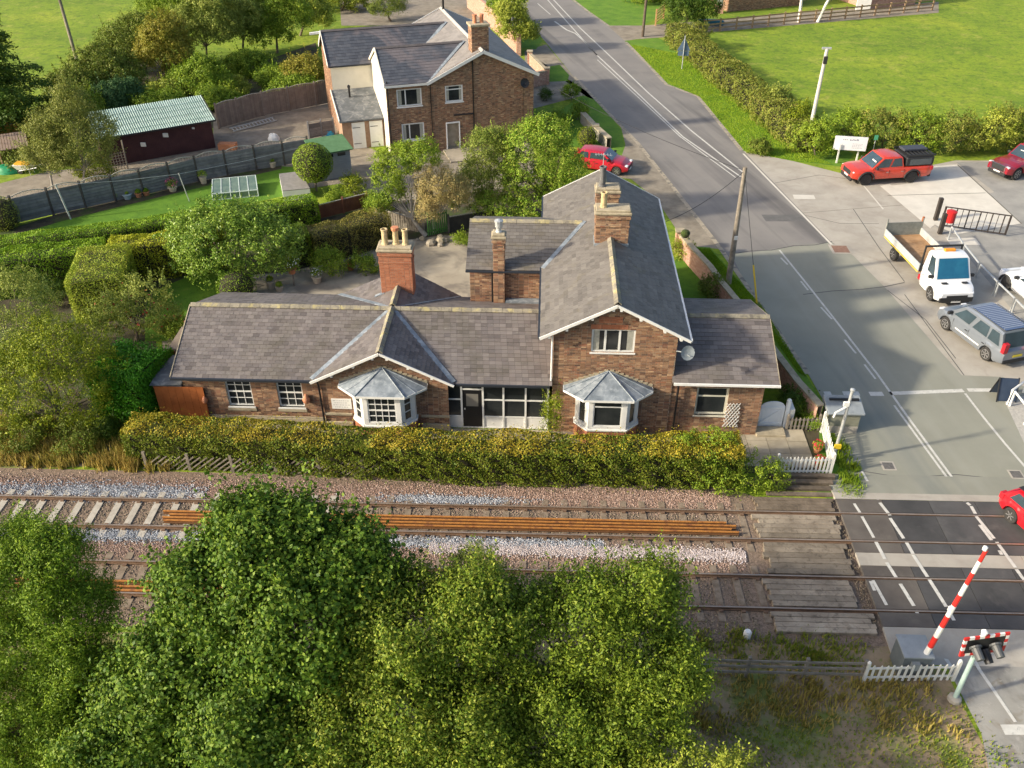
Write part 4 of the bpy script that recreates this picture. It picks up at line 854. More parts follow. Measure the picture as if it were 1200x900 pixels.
# bays
def bay(cx, grid):
    B = MB(); yo = YF-.1 if grid else YF
    pl = [(cx-1.32,yo),(cx-1.32,yo-.32),(cx-.8,yo-.86),(cx+.8,yo-.86),(cx+1.32,yo-.32),(cx+1.32,yo)]
    bs = None
    for i in range(5):
        p, q = pl[i], pl[i+1]; a = atan2(q[1]-p[1], q[0]-p[0]); wall(SH, p, a, hypot(q[0]-p[0], q[1]-p[1]), 0, .76, m=M_BRICKR, name='bay_base')
    mb = MB(); big = [(cx+(x-cx)*1.05, yo+(y-yo)*1.07) for x, y in pl]; mb.prism(big, .76, .84); mb.build('bay_sill', M_WHITE, SH, bevel=.01)
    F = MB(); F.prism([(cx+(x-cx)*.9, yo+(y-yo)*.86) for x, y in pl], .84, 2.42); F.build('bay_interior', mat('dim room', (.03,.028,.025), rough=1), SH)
    for i in range(5):
        p, q = pl[i], pl[i+1]; a = atan2(q[1]-p[1], q[0]-p[0]); L = hypot(q[0]-p[0], q[1]-p[1]); m_ = .2 if i == 2 else .17
        if i in (0, 4):
            mb = MB(); n = (sin(a), -cos(a)); mb.poly([(p[0],p[1],.84),(q[0],q[1],.84),(q[0],q[1],2.42),(p[0],p[1],2.42)]); mb.build('bay_panel', M_WHITE, SH); continue
        P = lambda u: (p[0]+cos(a)*u, p[1]+sin(a)*u)
        mb = MB()
        for u0, u1, z0, z1 in ((0,m_,.84,2.42),(L-m_,L,.84,2.42),(m_,L-m_,.84,.98),(m_,L-m_,2.28,2.42)):
            A, Bq = P(u0), P(u1); ni = (-sin(a)*.05, cos(a)*.05); vs = []
            for z in (z0, z1): vs += [(A[0],A[1],z),(Bq[0],Bq[1],z),(Bq[0]+ni[0],Bq[1]+ni[1],z),(A[0]+ni[0],A[1]+ni[1],z)]
            mb.add(vs, [(0,3,2,1),(4,5,6,7),(0,1,5,4),(1,2,6,5),(2,3,7,6),(3,0,4,7)])
        mb.build('bay_panel', M_WHITE, SH)
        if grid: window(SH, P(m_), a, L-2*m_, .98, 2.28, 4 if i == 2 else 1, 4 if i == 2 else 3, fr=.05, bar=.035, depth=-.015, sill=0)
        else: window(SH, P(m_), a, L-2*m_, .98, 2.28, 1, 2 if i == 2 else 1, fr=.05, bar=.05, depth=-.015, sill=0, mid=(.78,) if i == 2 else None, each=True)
    # lead roof
    rp = [(cx-1.86,yo),(cx-1.86,yo-.36),(cx-1.04,yo-1.08),(cx+1.04,yo-1.08),(cx+1.86,yo-.36),(cx+1.86,yo)]; ap = (cx, yo, 3.26)
    mb = MB(); ze = 2.5
    for i in range(5): mb.poly([(*rp[i],ze),(*rp[i+1],ze),ap])
    mb.poly([(*p, ze) for p in rp][::-1]); rf = mb.build('bay_roof', M_LEAD, SH)
    for i in range(1, 5): q = MB(); q.tube([(rp[i][0],rp[i][1],ze+.01),(ap[0],ap[1]-.02,ap[2]+.01)], .028, 6); q.build('lead_roll', M_LEAD, rf)
    for i in (1, 3):   # extra rolls half way along the side slopes
        a_, b_ = rp[i], rp[i+1]; q = MB(); q.tube([((a_[0]+b_[0])/2,(a_[1]+b_[1])/2,ze+.01),(ap[0],ap[1]-.03,ap[2]-.02)], .016, 5); q.build('lead_roll', M_LEAD, rf)
    mb = MB()
    for i in range(5): mb.beam((*rp[i],ze-.05),(*rp[i+1],ze-.05),.03,.1)
    mb.build('bay_fascia', M_WHITE, SH)
    mb = MB()   # stepped flashing
    for s_ in (-1, 1):
        for k in range(9):
            t = k/9; x = cx+s_*1.86*(1-t); z = ze+(3.26-ze)*t; mb.box((min(x,x-s_*.24),yo-.035,z+.02),(max(x,x-s_*.24),yo-.002,z+.15))
    mb.build('stepped_flashing', M_STONE, SH)
bay(-6.62, True); bay(2.82, False)
# timber screen and lean-to at the left end
ls = thing('timber_lean_to', (-16, 31.5, 0), 'orange stained timber screen under a small grey roof left of the long house', 'lean-to')
M_OR = mat('orange stained boards', (.3,.085,.02), (.42,.13,.035), scale=2, rough=.7, stain=[((.16,.05,.02), 3, .55, .75, .5)])
x = -16.55; k = 0
while x < -14.7:
    mb = MB(); mb.box((x,30.66,.0),(x+.295,30.7+.004*(k % 2),2.02)); mb.build('board', M_OR, ls); x += .305; k += 1
mb = MB(); mb.box((-16.55,30.72,0),(-16.45,34.0,1.95)); mb.build('side_wall', M_OR, ls)
mb = MB(); mb.poly([(-16.7,30.6,2.1),(-15.3,30.6,2.2),(-15.3,32.6,2.45),(-16.6,32.6,2.35)]); mb.box((-16.6,30.7,1.95),(-15.35,32.5,2.08)); mb.build('felt_roof', M_FELT, ls)
mb = MB(); mb.box((-16.5,32.9,0),(-15.35,34.6,2.45)); mb.build('store_wall', M_BRICKR, ls); mb = MB(); mb.box((-16.6,32.8,2.45),(-15.35,34.7,2.55)); mb.build('store_roof', mat('brown felt', (.2,.16,.12), (.27,.22,.17), scale=2, rough=.9), ls)
# ---------------- neighbour house ----------------
PH = R(18.5); NH = thing('brick_house', (-8.3, 64.0, 0), 'brick house with dark blue slate roofs and cream rendered side, at the top', 'house', rz=PH)
def L2W(u, w_, z=0): return (-8.3+cos(PH)*u-sin(PH)*w_, 64.0+sin(PH)*u+cos(PH)*w_, z)
def NW(u, w_, ang, width, z0, z1, holes=(), sp=None, m=None): return wall(NH, L2W(u, w_)[:2], PH+ang, width, z0, z1, holes, sp=sp, m=m)
M_UPV = mat('white plastic window frame', (.78,.78,.78), rough=.35)
g2 = lambda z: (max(0, (z-5.2)/.47), min(7.7, 7.7-(z-5.2)/.47)) if z > 5.2 else (0, 7.7)
NW(0, 0, 0, 7.7, 0, 6.95, [(1.05,2.35,3.55,4.75),(1.0,2.05,.1,2.05)], sp=g2)
NW(-3.2, .08, 0, 3.2, 0, 5.2, [(.75,2.55,3.5,4.75),(.95,2.6,1.0,2.25)])
def NWin(u, w_, W_, z0, z1, **k): return window(NH, L2W(u, w_)[:2], PH, W_, z0, z1, m=M_UPV, depth=-.03, sill=.08, pane_lab=1, **k)
NWin(1.05,0,1.3,3.55,4.75, cols=1, rows=2, mid=(.74,), fr=.09, bar=.07, each=True); NWin(-2.45,.08,1.8,3.5,4.75, cols=2, fr=.09, bar=.08, colw=(0,.33,1), each=True); NWin(-2.25,.08,1.65,1.0,2.25, cols=2, fr=.09, bar=.08, colw=(0,.33,1), each=True)
mb = MB()
for a, b in (((1.0,0),(1.08,0)),((1.97,0),(2.05,0))):
    p, q = L2W(*a), L2W(*b); mb.beam((p[0],p[1],1.05),(p[0],p[1],1.051),.01)
mb = MB(); mb.beam(L2W(1.04,-.03,.1), L2W(1.04,-.03,2.05), .09); mb.beam(L2W(2.01,-.03,.1), L2W(2.01,-.03,2.05), .09); mb.beam(L2W(1.0,-.03,2.05), L2W(2.05,-.03,2.05), .09); mb.build('door_frame', M_UPV, NH)
NW(7.7, 0, pi/2, 13.2, 0, 5.2); NW(7.7, 13.2, pi, 7.7, 0, 6.95, sp=g2)
mb = MB(); 
def wq(pts, m, nm): mb = MB(); mb.poly([L2W(*p) for p in pts]); return mb.build(nm, m, NH)
wq([(-3.2,6.4,0),(-3.2,.08,0),(-3.2,.08,5.2),(-3.2,3.3,6.8),(-3.2,6.4,5.2)], M_CREAM, 'rendered_wall')
wq([(-6.3,6.4,0),(-3.2,6.4,0),(-3.2,6.4,5.0),(-6.3,6.4,5.0)], M_CREAM, 'rendered_wall')
NW(-6.3, 12.2, -pi/2, 5.8, 0, 6.7, sp=lambda z: (max(0,(z-5)/.62), min(5.8, 5.8-(z-5)/.62)) if z > 5 else (0,5.8), m=M_BRICK); NW(0, 12.2, pi, 6.3, 0, 5.)
def nplane(e0, e1, top, pts, m): 
    W_ = lambda p: L2W(*p); return plane(NH, W_(e0), W_(e1), W_(top), [L2W(x, y)[:2] for x, y in pts], m, .34, .3)
nplane((-.25,-.3,5.1),(-.25,13.4,5.1),(3.85,0,7.0),[(-.25,-.3),(-.25,13.4),(3.85,13.4),(3.85,-.3)], M_SLP)
nplane((7.95,-.3,5.1),(7.95,13.4,5.1),(3.85,0,7.0),[(7.95,-.3),(7.95,13.4),(3.85,13.4),(3.85,-.3)], M_SLP)
nplane((-3.3,-.2,5.15),(0,-.2,5.15),(0,3.3,6.8),[(-3.3,-.2),(-.1,-.2),(3.3,3.3),(-3.3,3.3)], M_SLD)
nplane((0,6.9,5.1),(-3.3,6.9,5.1),(0,3.3,6.8),[(-.1,6.9),(-3.3,6.9),(-3.3,3.3),(3.3,3.3)], M_SLD)
nplane((-6.45,6.2,5.0),(0,6.2,5.0),(0,9.25,6.8),[(-6.45,6.2),(-.1,6.2),(3.3,9.25),(-6.45,9.25)], M_SLD)
nplane((0,12.4,5.0),(-6.45,12.4,5.0),(0,9.25,6.8),[(-.1,12.4),(-6.45,12.4),(-6.45,9.25),(3.3,9.25)], M_SLD)
M_RD = mat('dark ridge tile', (.09,.08,.085), (.13,.12,.12), scale=3, rough=.8); M_RG = mat('pale concrete ridge', (.38,.36,.34), (.46,.44,.42), scale=3, rough=.9)
ridge(NH, L2W(3.85,-.3,7.07), L2W(3.85,13.4,7.07), M_RG, .5, .17); ridge(NH, L2W(-3.3,3.3,6.87), L2W(3.2,3.3,6.87), M_RD, .5); ridge(NH, L2W(-6.45,9.25,6.87), L2W(3.2,9.25,6.87), M_RD, .5)
def nb(p, q, h=.22, t=.04, nm='bargeboard', m=None): mb = MB(); mb.beam(L2W(*p), L2W(*q), t, h); return mb.build(nm, m or M_WHITE, NH)
nb((-.32,-.33,5.05),(3.85,-.33,6.97)); nb((8.02,-.33,5.05),(3.85,-.33,6.97)); nb((-.3,13.4,5.05),(3.85,13.4,6.97)); nb((8.,13.4,5.05),(3.85,13.4,6.97))
nb((-3.35,-.22,5.05),(-.2,-.22,5.05),.14,.06,'fascia'); nb((-3.3,-.15,5.1),(-3.3,3.3,6.82),.16,.08,'parapet', M_CREAM); nb((-3.3,6.6,5.2),(-3.3,3.3,6.82),.16,.08,'parapet', M_CREAM); nb((-6.47,6.1,4.97),(-3.3,6.1,4.97),.1,.08,'gutter', MATS['dark gutter'])
nb((-6.5,6.2,5.0),(-6.5,9.25,6.8)); nb((-6.5,12.4,5.0),(-6.5,9.25,6.8)); nb((0.2,6.2,5.15),(3.3,9.25,6.87),.05,.3,'lead_valley',M_LEAD); nb((-.1,-.1,5.2),(3.3,3.3,6.87),.05,.25,'lead_valley',M_LEAD); nb((-6.55,9.25,6.75),(-7.3,9.25,6.7),.15,.2,'alarm_box')
pipe(NH, [L2W(3.1,-.08,6.4),L2W(3.1,-.08,.2)]); pipe(NH, [L2W(3.05,-.09,2.6),L2W(1.6,-.09,2.6)], .05); pipe(NH, [L2W(-3.1,-.02,5.4),L2W(-3.1,-.02,.2)]); pipe(NH, [L2W(-.02,-.06,5.),L2W(-.02,-.06,.2)], .03)
dish(NH, L2W(6.9,-.35,4.55), .33, PH, M_BLACK, L2W(6.9,0,4.4)); pipe(NH, [L2W(6.9,-.04,4.3),L2W(6.9,-.04,.6)], .012, name='cable')
Cw = L2W(3.85, 2.0)
def rchim(u, w_, a, b, z0, z1, pots):
    x0, y0 = u-a, w_-b; mb = MB(); pts = [L2W(x0-.1,y0-.1)[:2],L2W(u+a+.1,y0-.1)[:2],L2W(u+a+.1,w_+b+.1)[:2],L2W(x0-.1,w_+b+.1)[:2]]; mb.prism(pts, z1-.02, z1+.14); C = mb.build('chimney', M_STONE, NH, bevel=.03)
    for (uu, ww, an, l) in ((x0,y0,0,2*a),(u+a,y0,pi/2,2*b),(u+a,w_+b,pi,2*a),(x0,w_+b,-pi/2,2*b)):
        wall(C, L2W(uu,ww)[:2], PH+an, l, z0, z1, name='stack_face')
    for (du, pm) in pots: p = L2W(u+du, w_); q = MB(); q.lathe((p[0],p[1],z1+.1), [(.17,0),(.14,.1),(.13,.5),(.16,.52),(.16,.6),(.1,.6)], 10); q.build('chimney_pot', pm, C)
rchim(3.85, 1.0, .62, .5, 6.2, 8.5, [(-.25,M_POTR),(.25,M_POTR)])
mb = MB(); p = L2W(3.85,12.5); mb.tube([(p[0],p[1],6.9),(p[0],p[1],8.2)], .09, 8); mb.build('flue', M_BLACK, NH)
# lean-to with white doors
lw = [L2W(-6.3,2.2)[:2], L2W(-3.25,2.2)[:2], L2W(-3.25,6.35)[:2], L2W(-6.3,6.35)[:2]]
mb = MB(); mb.prism(lw, 0, 2.15); mb.build('lean_to_wall', mat('plain brown brickwork', (.28,.17,.11), (.38,.25,.17), scale=3, rough=.95), NH)
mb = MB(); A = [L2W(-6.45,2.0,2.2),L2W(-3.22,2.0,2.2),L2W(-3.22,6.38,3.2),L2W(-6.45,6.38,3.2)]; mb.poly(A); mb.poly([(p[0],p[1],p[2]-.12) for p in A][::-1])
for i in range(4): a, b = A[i], A[(i+1) % 4]; mb.poly([(a[0],a[1],a[2]-.12),(b[0],b[1],b[2]-.12),b,a])
lr = mb.build('lean_to_roof', M_FELT, NH); mb = MB(); mb.beam(L2W(-6.48,2.0,2.18), L2W(-6.48,6.38,3.18), .05, .2); mb.build('verge_board', M_WHITE, lr)
mb = MB(); p = L2W(-5.2,5.2); mb.tube([(p[0],p[1],2.9),(p[0],p[1],3.7)], .08, 8); mb.lathe((p[0],p[1],3.65), [(.12,0),(.12,.12),(.02,.2)], 8); mb.build('flue', M_BLACK, lr)
for u0 in (-5.6,-4.3):
    mb = MB(); a, b = L2W(u0,2.17), L2W(u0+.95,2.17); mb.beam((a[0],a[1],1.0),(b[0],b[1],1.0),.06,1.95); d_ = mb.build('door', M_WHITE, NH)
    for z in (.4, 1.6): q = MB(); a2_, b2_ = L2W(u0+.05,2.125), L2W(u0+.6,2.125); q.beam((a2_[0],a2_[1],z),(b2_[0],b2_[1],z),.015,.04); q.build('hinge', M_BLACK, d_)
mb = MB(); mb.prism([L2W(.7,-2.6)[:2],L2W(3.0,-2.6)[:2],L2W(3.0,-.05)[:2],L2W(.7,-.05)[:2]], 0, .1); mb.build('door_step', M_PATIO, NH)
# ================= VEGETATION =================
sheet('house_front_path', [(-17.2,28.6),(7.8,28.6),(7.8,30.85),(-17.2,30.85)], .007, M_PATIO)
L_HEDGE = leafmat('autumn hedge leaf', (.02,.045,.007), (.06,.1,.012), (.1,.14,.018), (.035,.075,.01), (.09,.08,.02), (.15,.18,.03), nz=1.1)
L_HEDGEG = leafmat('green hedge leaf', (.035,.085,.01), (.08,.15,.015), (.16,.24,.025), (.05,.1,.014), (.2,.25,.04))
L_PRIV = leafmat('clipped green hedge leaf', (.03,.085,.008), (.085,.18,.012), (.16,.27,.018), (.05,.12,.01), (.2,.28,.03))
L_GOLD = leafmat('golden hedge leaf', (.2,.22,.02), (.34,.33,.03), (.44,.4,.05), (.12,.16,.02))
L_BEECH = leafmat('brown green hedge leaf', (.07,.075,.02), (.16,.14,.05), (.22,.18,.08), (.05,.08,.02))
L_LAUR = leafmat('glossy laurel leaf', (.03,.075,.015), (.06,.13,.02), (.12,.2,.035), (.2,.27,.08), rough=.35)
L_SYC = leafmat('broad bright leaf', (.022,.055,.01), (.05,.105,.016), (.09,.155,.022), (.17,.24,.045), (.035,.08,.014), k_=.88)
L_OLIVE = leafmat('yellow green small leaf', (.045,.08,.01), (.11,.16,.02), (.2,.24,.04), (.07,.12,.014), (.33,.35,.1))
L_MID = leafmat('mid green leaf', (.035,.08,.012), (.075,.14,.016), (.12,.19,.022), (.2,.25,.04))
L_ASH = leafmat('ash leaf', (.035,.075,.01), (.085,.14,.018), (.16,.215,.03), (.28,.31,.08), (.055,.105,.012), k_=.82)
L_GMID = leafmat('alder leaf', (.03,.07,.01), (.065,.125,.014), (.11,.17,.02), (.2,.25,.045), k_=.8)
L_WILL = leafmat('feathery green leaf', (.035,.08,.01), (.1,.17,.018), (.2,.28,.035), (.06,.11,.013))
L_DARKC = leafmat('dark conifer spray', (.018,.045,.008), (.04,.08,.012), (.075,.12,.018), (.03,.06,.01), tr=.12)
L_CONB = leafmat('blue green conifer spray', (.02,.06,.03), (.04,.09,.05), (.06,.11,.06), tr=.12)
L_CONG = leafmat('bright conifer spray', (.025,.1,.01), (.05,.18,.012), (.08,.25,.015), (.015,.055,.008), tr=.15)
L_YEL = leafmat('yellowing leaf', (.055,.09,.008), (.14,.18,.014), (.25,.28,.02), (.1,.13,.012), (.04,.07,.008))
L_BIRCH = leafmat('birch leaf', (.07,.095,.03), (.13,.16,.05), (.2,.22,.08), (.09,.1,.035))
L_SCRUB = leafmat('scrub leaf', (.045,.075,.015), (.085,.12,.025), (.14,.17,.04), (.11,.1,.04), (.06,.11,.015))
L_DEAD = leafmat('dead twig spray', (.22,.17,.11), (.3,.25,.17), (.38,.32,.22), (.14,.11,.07), tr=.1)
L_DROOP = leafmat('pale drooping leaf', (.07,.14,.015), (.13,.23,.025), (.22,.32,.06), (.3,.38,.1), (.05,.1,.012))
L_TAN = leafmat('olive tan leaf', (.05,.09,.02), (.1,.145,.035), (.17,.215,.06), (.06,.1,.018), (.26,.28,.11))
L_ORNG = leafmat('orange autumn leaf', (.12,.13,.02), (.19,.18,.04), (.1,.13,.02), (.07,.1,.015), (.2,.16,.05))
L_DRY = leafmat('dry grass blade', (.24,.18,.09), (.32,.25,.14), (.18,.15,.07), (.12,.14,.03))
L_WEED = leafmat('weed blade', (.06,.12,.012), (.1,.17,.018), (.15,.19,.035), (.2,.17,.07))
def hp(pts, z): return [tuple(g(x, y, z)[:2]) for x, y in pts]
B_ = lambda px, py, Y, rx, ry=None, rz=None: (*wy(px, py, Y), rx, ry or rx, rz or rx)
# --- long clipped hedge in front of the house
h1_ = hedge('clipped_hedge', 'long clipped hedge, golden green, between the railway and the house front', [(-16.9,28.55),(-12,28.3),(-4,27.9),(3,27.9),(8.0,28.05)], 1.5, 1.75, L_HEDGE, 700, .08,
      hfun=lambda u: 1+.1*np.clip((u-.86)*9, 0, 1)+.03*np.sin(u*31), wfun=lambda u: 1+.12*np.clip((u-.9)*8, 0, 1)+.04*np.sin(u*23), noise=.045, seed=3, tuft=.05, mtop=leafmat('golden top hedge leaf', (.12,.13,.018), (.26,.23,.026), (.32,.27,.045), (.09,.125,.015), (.2,.13,.03), nz=1.1), topz=.04)
# the greener right-hand end of the same hedge and its low apron
mb = None
P, N = clumped([(7.0,28.05,1.2,1.35,.98,.98),(5.8,28.0,1.15,1.2,.9,.88)], 9000, .22, 26, .05, -.2, .7, np.random.default_rng(5)); quads('fresh_growth', leafverts(P, N, .07, .6), L_HEDGEG, h1_, label='bright green fresh growth at the right end')
tree('laurel_bush', 'low dark green bush at the right end of the golden hedge by the pickets', (8.6,27.6,0), [(8.7,27.6,.6,1.4,.62,.8),(7.2,27.2,.4,1.2,.4,.6),(9.4,27.6,.35,.6,.4,.5)], 5200, .085, L_MID, M_BARK, .05, .25, cat='bush', low=-.6, shoot=.1)
# trellis fence showing under the hedge
tf = thing('trellis_fence', (-16,27.3,0), 'grey diagonal trellis fence half swallowed by the bottom of the golden hedge', 'fence')
M_OLDW = mat('grey weathered wood', (.16,.14,.115), (.27,.24,.2), scale=4, rough=.95)
for k in range(34):
    x = -16.3+k*.28; mb = MB(); y0_ = 27.62-.018*(x+16); mb.beam((x,y0_,.05),(x+.85,y0_-.01,.75),.03,.05); mb.build('slat', M_OLDW, tf)
for k in range(6): x = -16.2+k*1.8; mb = MB(); mb.box((x,27.6-.018*(x+16),0),(x+.12,27.7-.018*(x+16),.9)); mb.build('post', M_OLDW, tf)
# --- garden hedges
hedge('clipped_hedge', 'long low bright green hedge along the lower edge of the striped lawn', hp([(-60,290),(0,282),(120,267),(230,251),(300,243),(368,231)], 1.5), 1.4, 1.6, L_PRIV, 480, .08, noise=.025, seed=11)
hedge('clipped_hedge', 'tall green hedge at the left edge, second one up from the topiary block', hp([(-60,306),(0,299),(60,292),(120,286)], 2.2), 1.7, 2.3, L_PRIV, 420, .085, noise=.04, seed=12)
hedge('clipped_hedge', 'tall hedge with golden yellow top behind the big laurel', hp([(128,283),(170,280),(215,275),(262,268)], 2.2), 1.5, 2.3, L_GOLD, 420, .08, noise=.05, seed=13)
hedge('topiary_hedge', 'broad clipped green block of hedge with a flat speckled top', hp([(122,290),(108,330)], 2.3), 2.7, 2.45, leafmat('speckled topiary leaf', (.05,.1,.012), (.13,.2,.02), (.22,.28,.04), (.3,.33,.08)), 620, .065, noise=.015, rnd=.2, seed=14)
hedge('clipped_hedge', 'brownish clipped hedge behind the patio left of the three chimney pots', hp([(362,272),(400,263),(436,252),(452,249)], 1.8), 1.7, 1.9, L_BEECH, 420, .075, noise=.08, seed=15)
hedge('clipped_hedge', 'short dark green hedge between laurel and brownish hedge', hp([(330,273),(358,268)], 1.9), 1.9, 2.0, L_MID, 420, .075, noise=.06, seed=16)
hedge('conifer_hedge', 'dense bright green conifer hedge left of the orange timber screen', hp([(122,418),(180,428)], 2.6), 2.6, 2.7, L_CONG, 900, .1, noise=.1, rnd=.5, seed=17, tuft=.25)
yb = g(275,332)[1]
tree('laurel_shrub', 'huge glossy green laurel shrub above the left wing of the house', tuple(g(275,330)), [B_(270,290,yb,3.1,1.9,2.0),B_(235,278,yb+.6,1.9,1.5,1.5),B_(312,280,yb+.5,1.9,1.5,1.5),B_(268,262,yb+1,2.3,1.6,1.4),B_(238,300,yb-.2,1.5,1.2,1.2),B_(315,302,yb,1.4,1.2,1.2)], 30000, .13, L_LAUR, M_BARK, .15, .38, cat='shrub', low=-.5, shoot=.12)
def ball(px, py, r, m, lab, n=3200, leaf=.06, name='clipped_bush', squash=1., z=None, seed=2):
    c = g(px, py, 0 if z is None else 0); t = thing(name, (c[0],c[1],0), lab, 'bush'); q = np.random.default_rng(seed+int(px))
    D = unit(q.normal(size=(n,3))); zc = r*squash*.85 if z is None else z; k = (D[:,2]*r*squash+zc) > .02; D = D[k]
    rr = r*(1+.03*np.sin(D[:,0]*9)*np.sin(D[:,1]*8))[:, None]; P = np.array([c[0],c[1],zc])+D*rr*np.array([1,1,squash])-D*q.exponential(.03,(len(D),1)); quads('foliage', leafverts(P, D+q.normal(size=D.shape)*.55, leaf, .65, q), m, t)
    mb = MB(); pr = []
    for i in range(7): a = -pi/2+pi*i/6; pr.append((max(.01, cos(a)*(r-.12)), max(0, zc+sin(a)*(r-.12)*squash)))
    mb.lathe((c[0],c[1],0), pr, 12); mb.build('inner_twigs', M_TWIG, t)
    if z: mb = MB(); mb.tube([(c[0],c[1],0),(c[0],c[1],zc)], .07, 7); mb.build('trunk', M_BARK, t)
    return t
ball(280,352,1.05,L_PRIV,'small clipped dome bush just behind the left wing roof', n=2600, squash=.9)
ball(9,268,.95,L_OLIVE,'round clipped yellow green bush at the left edge of the picture', n=2200, squash=1.2)
ball(371,224,1.3,L_HEDGEG,'ball shaped little tree beside the grey shed', n=6500, leaf=.085, name='ball_tree', z=2.0)
ball(688,171,.8,L_YEL,'round yellow orange bush beside the parked dark red car', n=2200, leaf=.07)
def shrub(px, py, r, m, lab, n=2600, leaf=.09, h=None, name='garden_shrub', cat='shrub', clump=.28, shoot=.2, seed=None, dy=0, group=None):
    b = g(px, py); h = h or r; q = np.random.default_rng(int(px*7+py))
    bl = [(b[0]+q.normal()*.2*r, b[1]+q.normal()*.2*r, h*.55, r*.8, r*.8, h*.62)] + [(b[0]+q.uniform(-.6,.6)*r, b[1]+q.uniform(-.5,.5)*r, h*q.uniform(.45,.85), r*.5, r*.5, h*.42) for _ in range(4)]
    return tree(name, lab, (b[0],b[1],0), bl, n, leaf, m, M_BARK, .05, clump, cat=cat, low=-.7, shoot=shoot, group=group)
# lower left thicket
yb = g(70,500)[1]
tree('garden_tree', 'big rounded yellow green tree at the left end of the golden hedge', tuple(g(75,505)), [B_(70,450,yb,2.6,2.2,1.9),B_(78,412,yb+.4,1.7,1.5,1.4),B_(30,440,yb+.2,1.8,1.6,1.6),B_(55,405,yb+.6,1.4,1.3,1.2),B_(95,465,yb-.3,1.0,1.1,1.1),B_(15,470,yb-.2,1.5,1.3,1.2)], 36000, .085, L_YEL, M_BARK, .16, .3, low=-.5, shoot=.15)
yb = g(20,430)[1]
tree('olive_tree', 'grey green bushy tree at the left edge above the yellow green tree', tuple(g(15,440)), [B_(20,370,yb,2.0,1.8,2.0),B_(5,400,yb,1.6,1.5,1.5),B_(40,352,yb+.6,1.1,1.1,1.1),B_(5,340,yb+.8,1.3,1.2,1.2)], 18000, .085, L_TAN, M_BARK, .12, .3, low=-.5)
yb = g(160,395)[1]
tree('apple_tree', 'upright shrub with long pale shoots and reddish fruit below the topiary block', tuple(g(160,400)), [B_(160,365,yb,1.5,1.2,1.3),B_(130,372,yb,1.2,1,1),B_(185,370,yb+.2,1.1,1,1.2),B_(170,345,yb+.4,1.2,1,1)], 9000, .1, L_TAN, M_BARK, .1, .3, shoot=.6, low=-.6)
q = np.random.default_rng(4); P = np.array(wy(150,368,yb-.6))+q.normal(size=(60,3))*np.array([1.4,.6,.6]); fr = quads('fruit', leafverts(P, q.normal(size=(60,3)), .13, .9, q), mat('red fruit', (.35,.06,.03), rough=.5), bpy.data.objects['apple_tree'])
for px, py, r, m, lab, h in ((66,352,1.0,L_DARKC,'mid green bush in the shade above the yellow green tree',1.3),(25,520,1.3,L_SCRUB,'bramble tangle at the foot of the left tree, nearest the picture edge',1.0),(95,522,1.2,L_SCRUB,'bramble tangle at the foot of the yellow green tree, nearer the hedge',.9),(215,400,.9,L_MID,'small green bush just left of the wing roof',1.1),(128,512,.6,L_DARKC,'small dark bush at the left tip of the golden hedge',.9)):
    shrub(px, py, r, m, lab, 5200, .085, h)
# middle trees behind the patio
yb = g(500,275)[1]
tree('yew_tree', 'flat topped green tree on two bare trunks beside the green gate', tuple(g(499,276)), [B_(470,190,yb,1.5,1.2,.95),B_(490,182,yb,1.3,1.2,.9),B_(455,205,yb,1.0,.9,.9),B_(462,228,yb,.7,.7,.8),B_(445,238,yb,.8,.7,.8)], 22000, .095, L_MID, M_BARKP, .13, .26, low=-.6)
mb = MB(); b = g(510,272); mb.tube([(b[0],b[1],0),(b[0]-.05,b[1],2.2),(b[0]-.2,b[1],3.6)], [.14,.1,.04], 7); mb.build('second_trunk', M_BARKP, bpy.data.objects['yew_tree'])
tree('dead_conifer', 'dead brown conifer with bare wispy branches beside the green gate', tuple(g(515,270)), [B_(512,215,yb,1.3,1.1,1.2),B_(530,225,yb+.2,1.0,.9,1.0),B_(500,240,yb,.7,.7,1.1)], 22000, .12, L_DEAD, M_BARKP, .1, .3, low=-.8, asp=.2, shoot=.6)
yb = g(575,258)[1]
tree('holly_tree', 'dense olive and cream tinged tree in front of the brick house door', tuple(g(575,262)), [B_(572,185,yb,1.6,1.4,1.7),B_(560,205,yb,1.2,1.2,1.4),B_(585,210,yb,1.4,1.2,1.5),B_(548,228,yb,1.4,1.1,1.2),B_(578,165,yb,1.1,1,1.)], 26000, .1, L_TAN, M_BARK, .12, .3, low=-.6)
yb = g(650,263)[1]
tree('cherry_tree', 'bright green drooping tree left of the parked dark red car', tuple(g(651,264)), [B_(625,175,yb,1.9,1.6,1.7),B_(650,190,yb,1.6,1.4,1.6),B_(612,205,yb,1.4,1.2,1.5),B_(640,160,yb,1.4,1.3,1.2),B_(655,215,yb,1.1,1.,1.2),B_(605,180,yb+.5,1.3,1.2,1.3)], 26000, .13, L_DROOP, M_BARK, .17, .32, low=-.7, asp=.4, shoot=.2)
yb = g(600,268)[1]
tree('spreading_shrub', 'low spreading bright green shrub behind the rear wing roof', tuple(g(600,268)), [B_(595,245,yb,1.7,1.2,.9),B_(575,240,yb,1.2,1,.9),B_(625,238,yb,1.2,1,.9),B_(610,252,yb,1.4,1,.7)], 9000, .11, L_DROOP, M_BARK, .08, .3, cat='shrub', low=-.6)
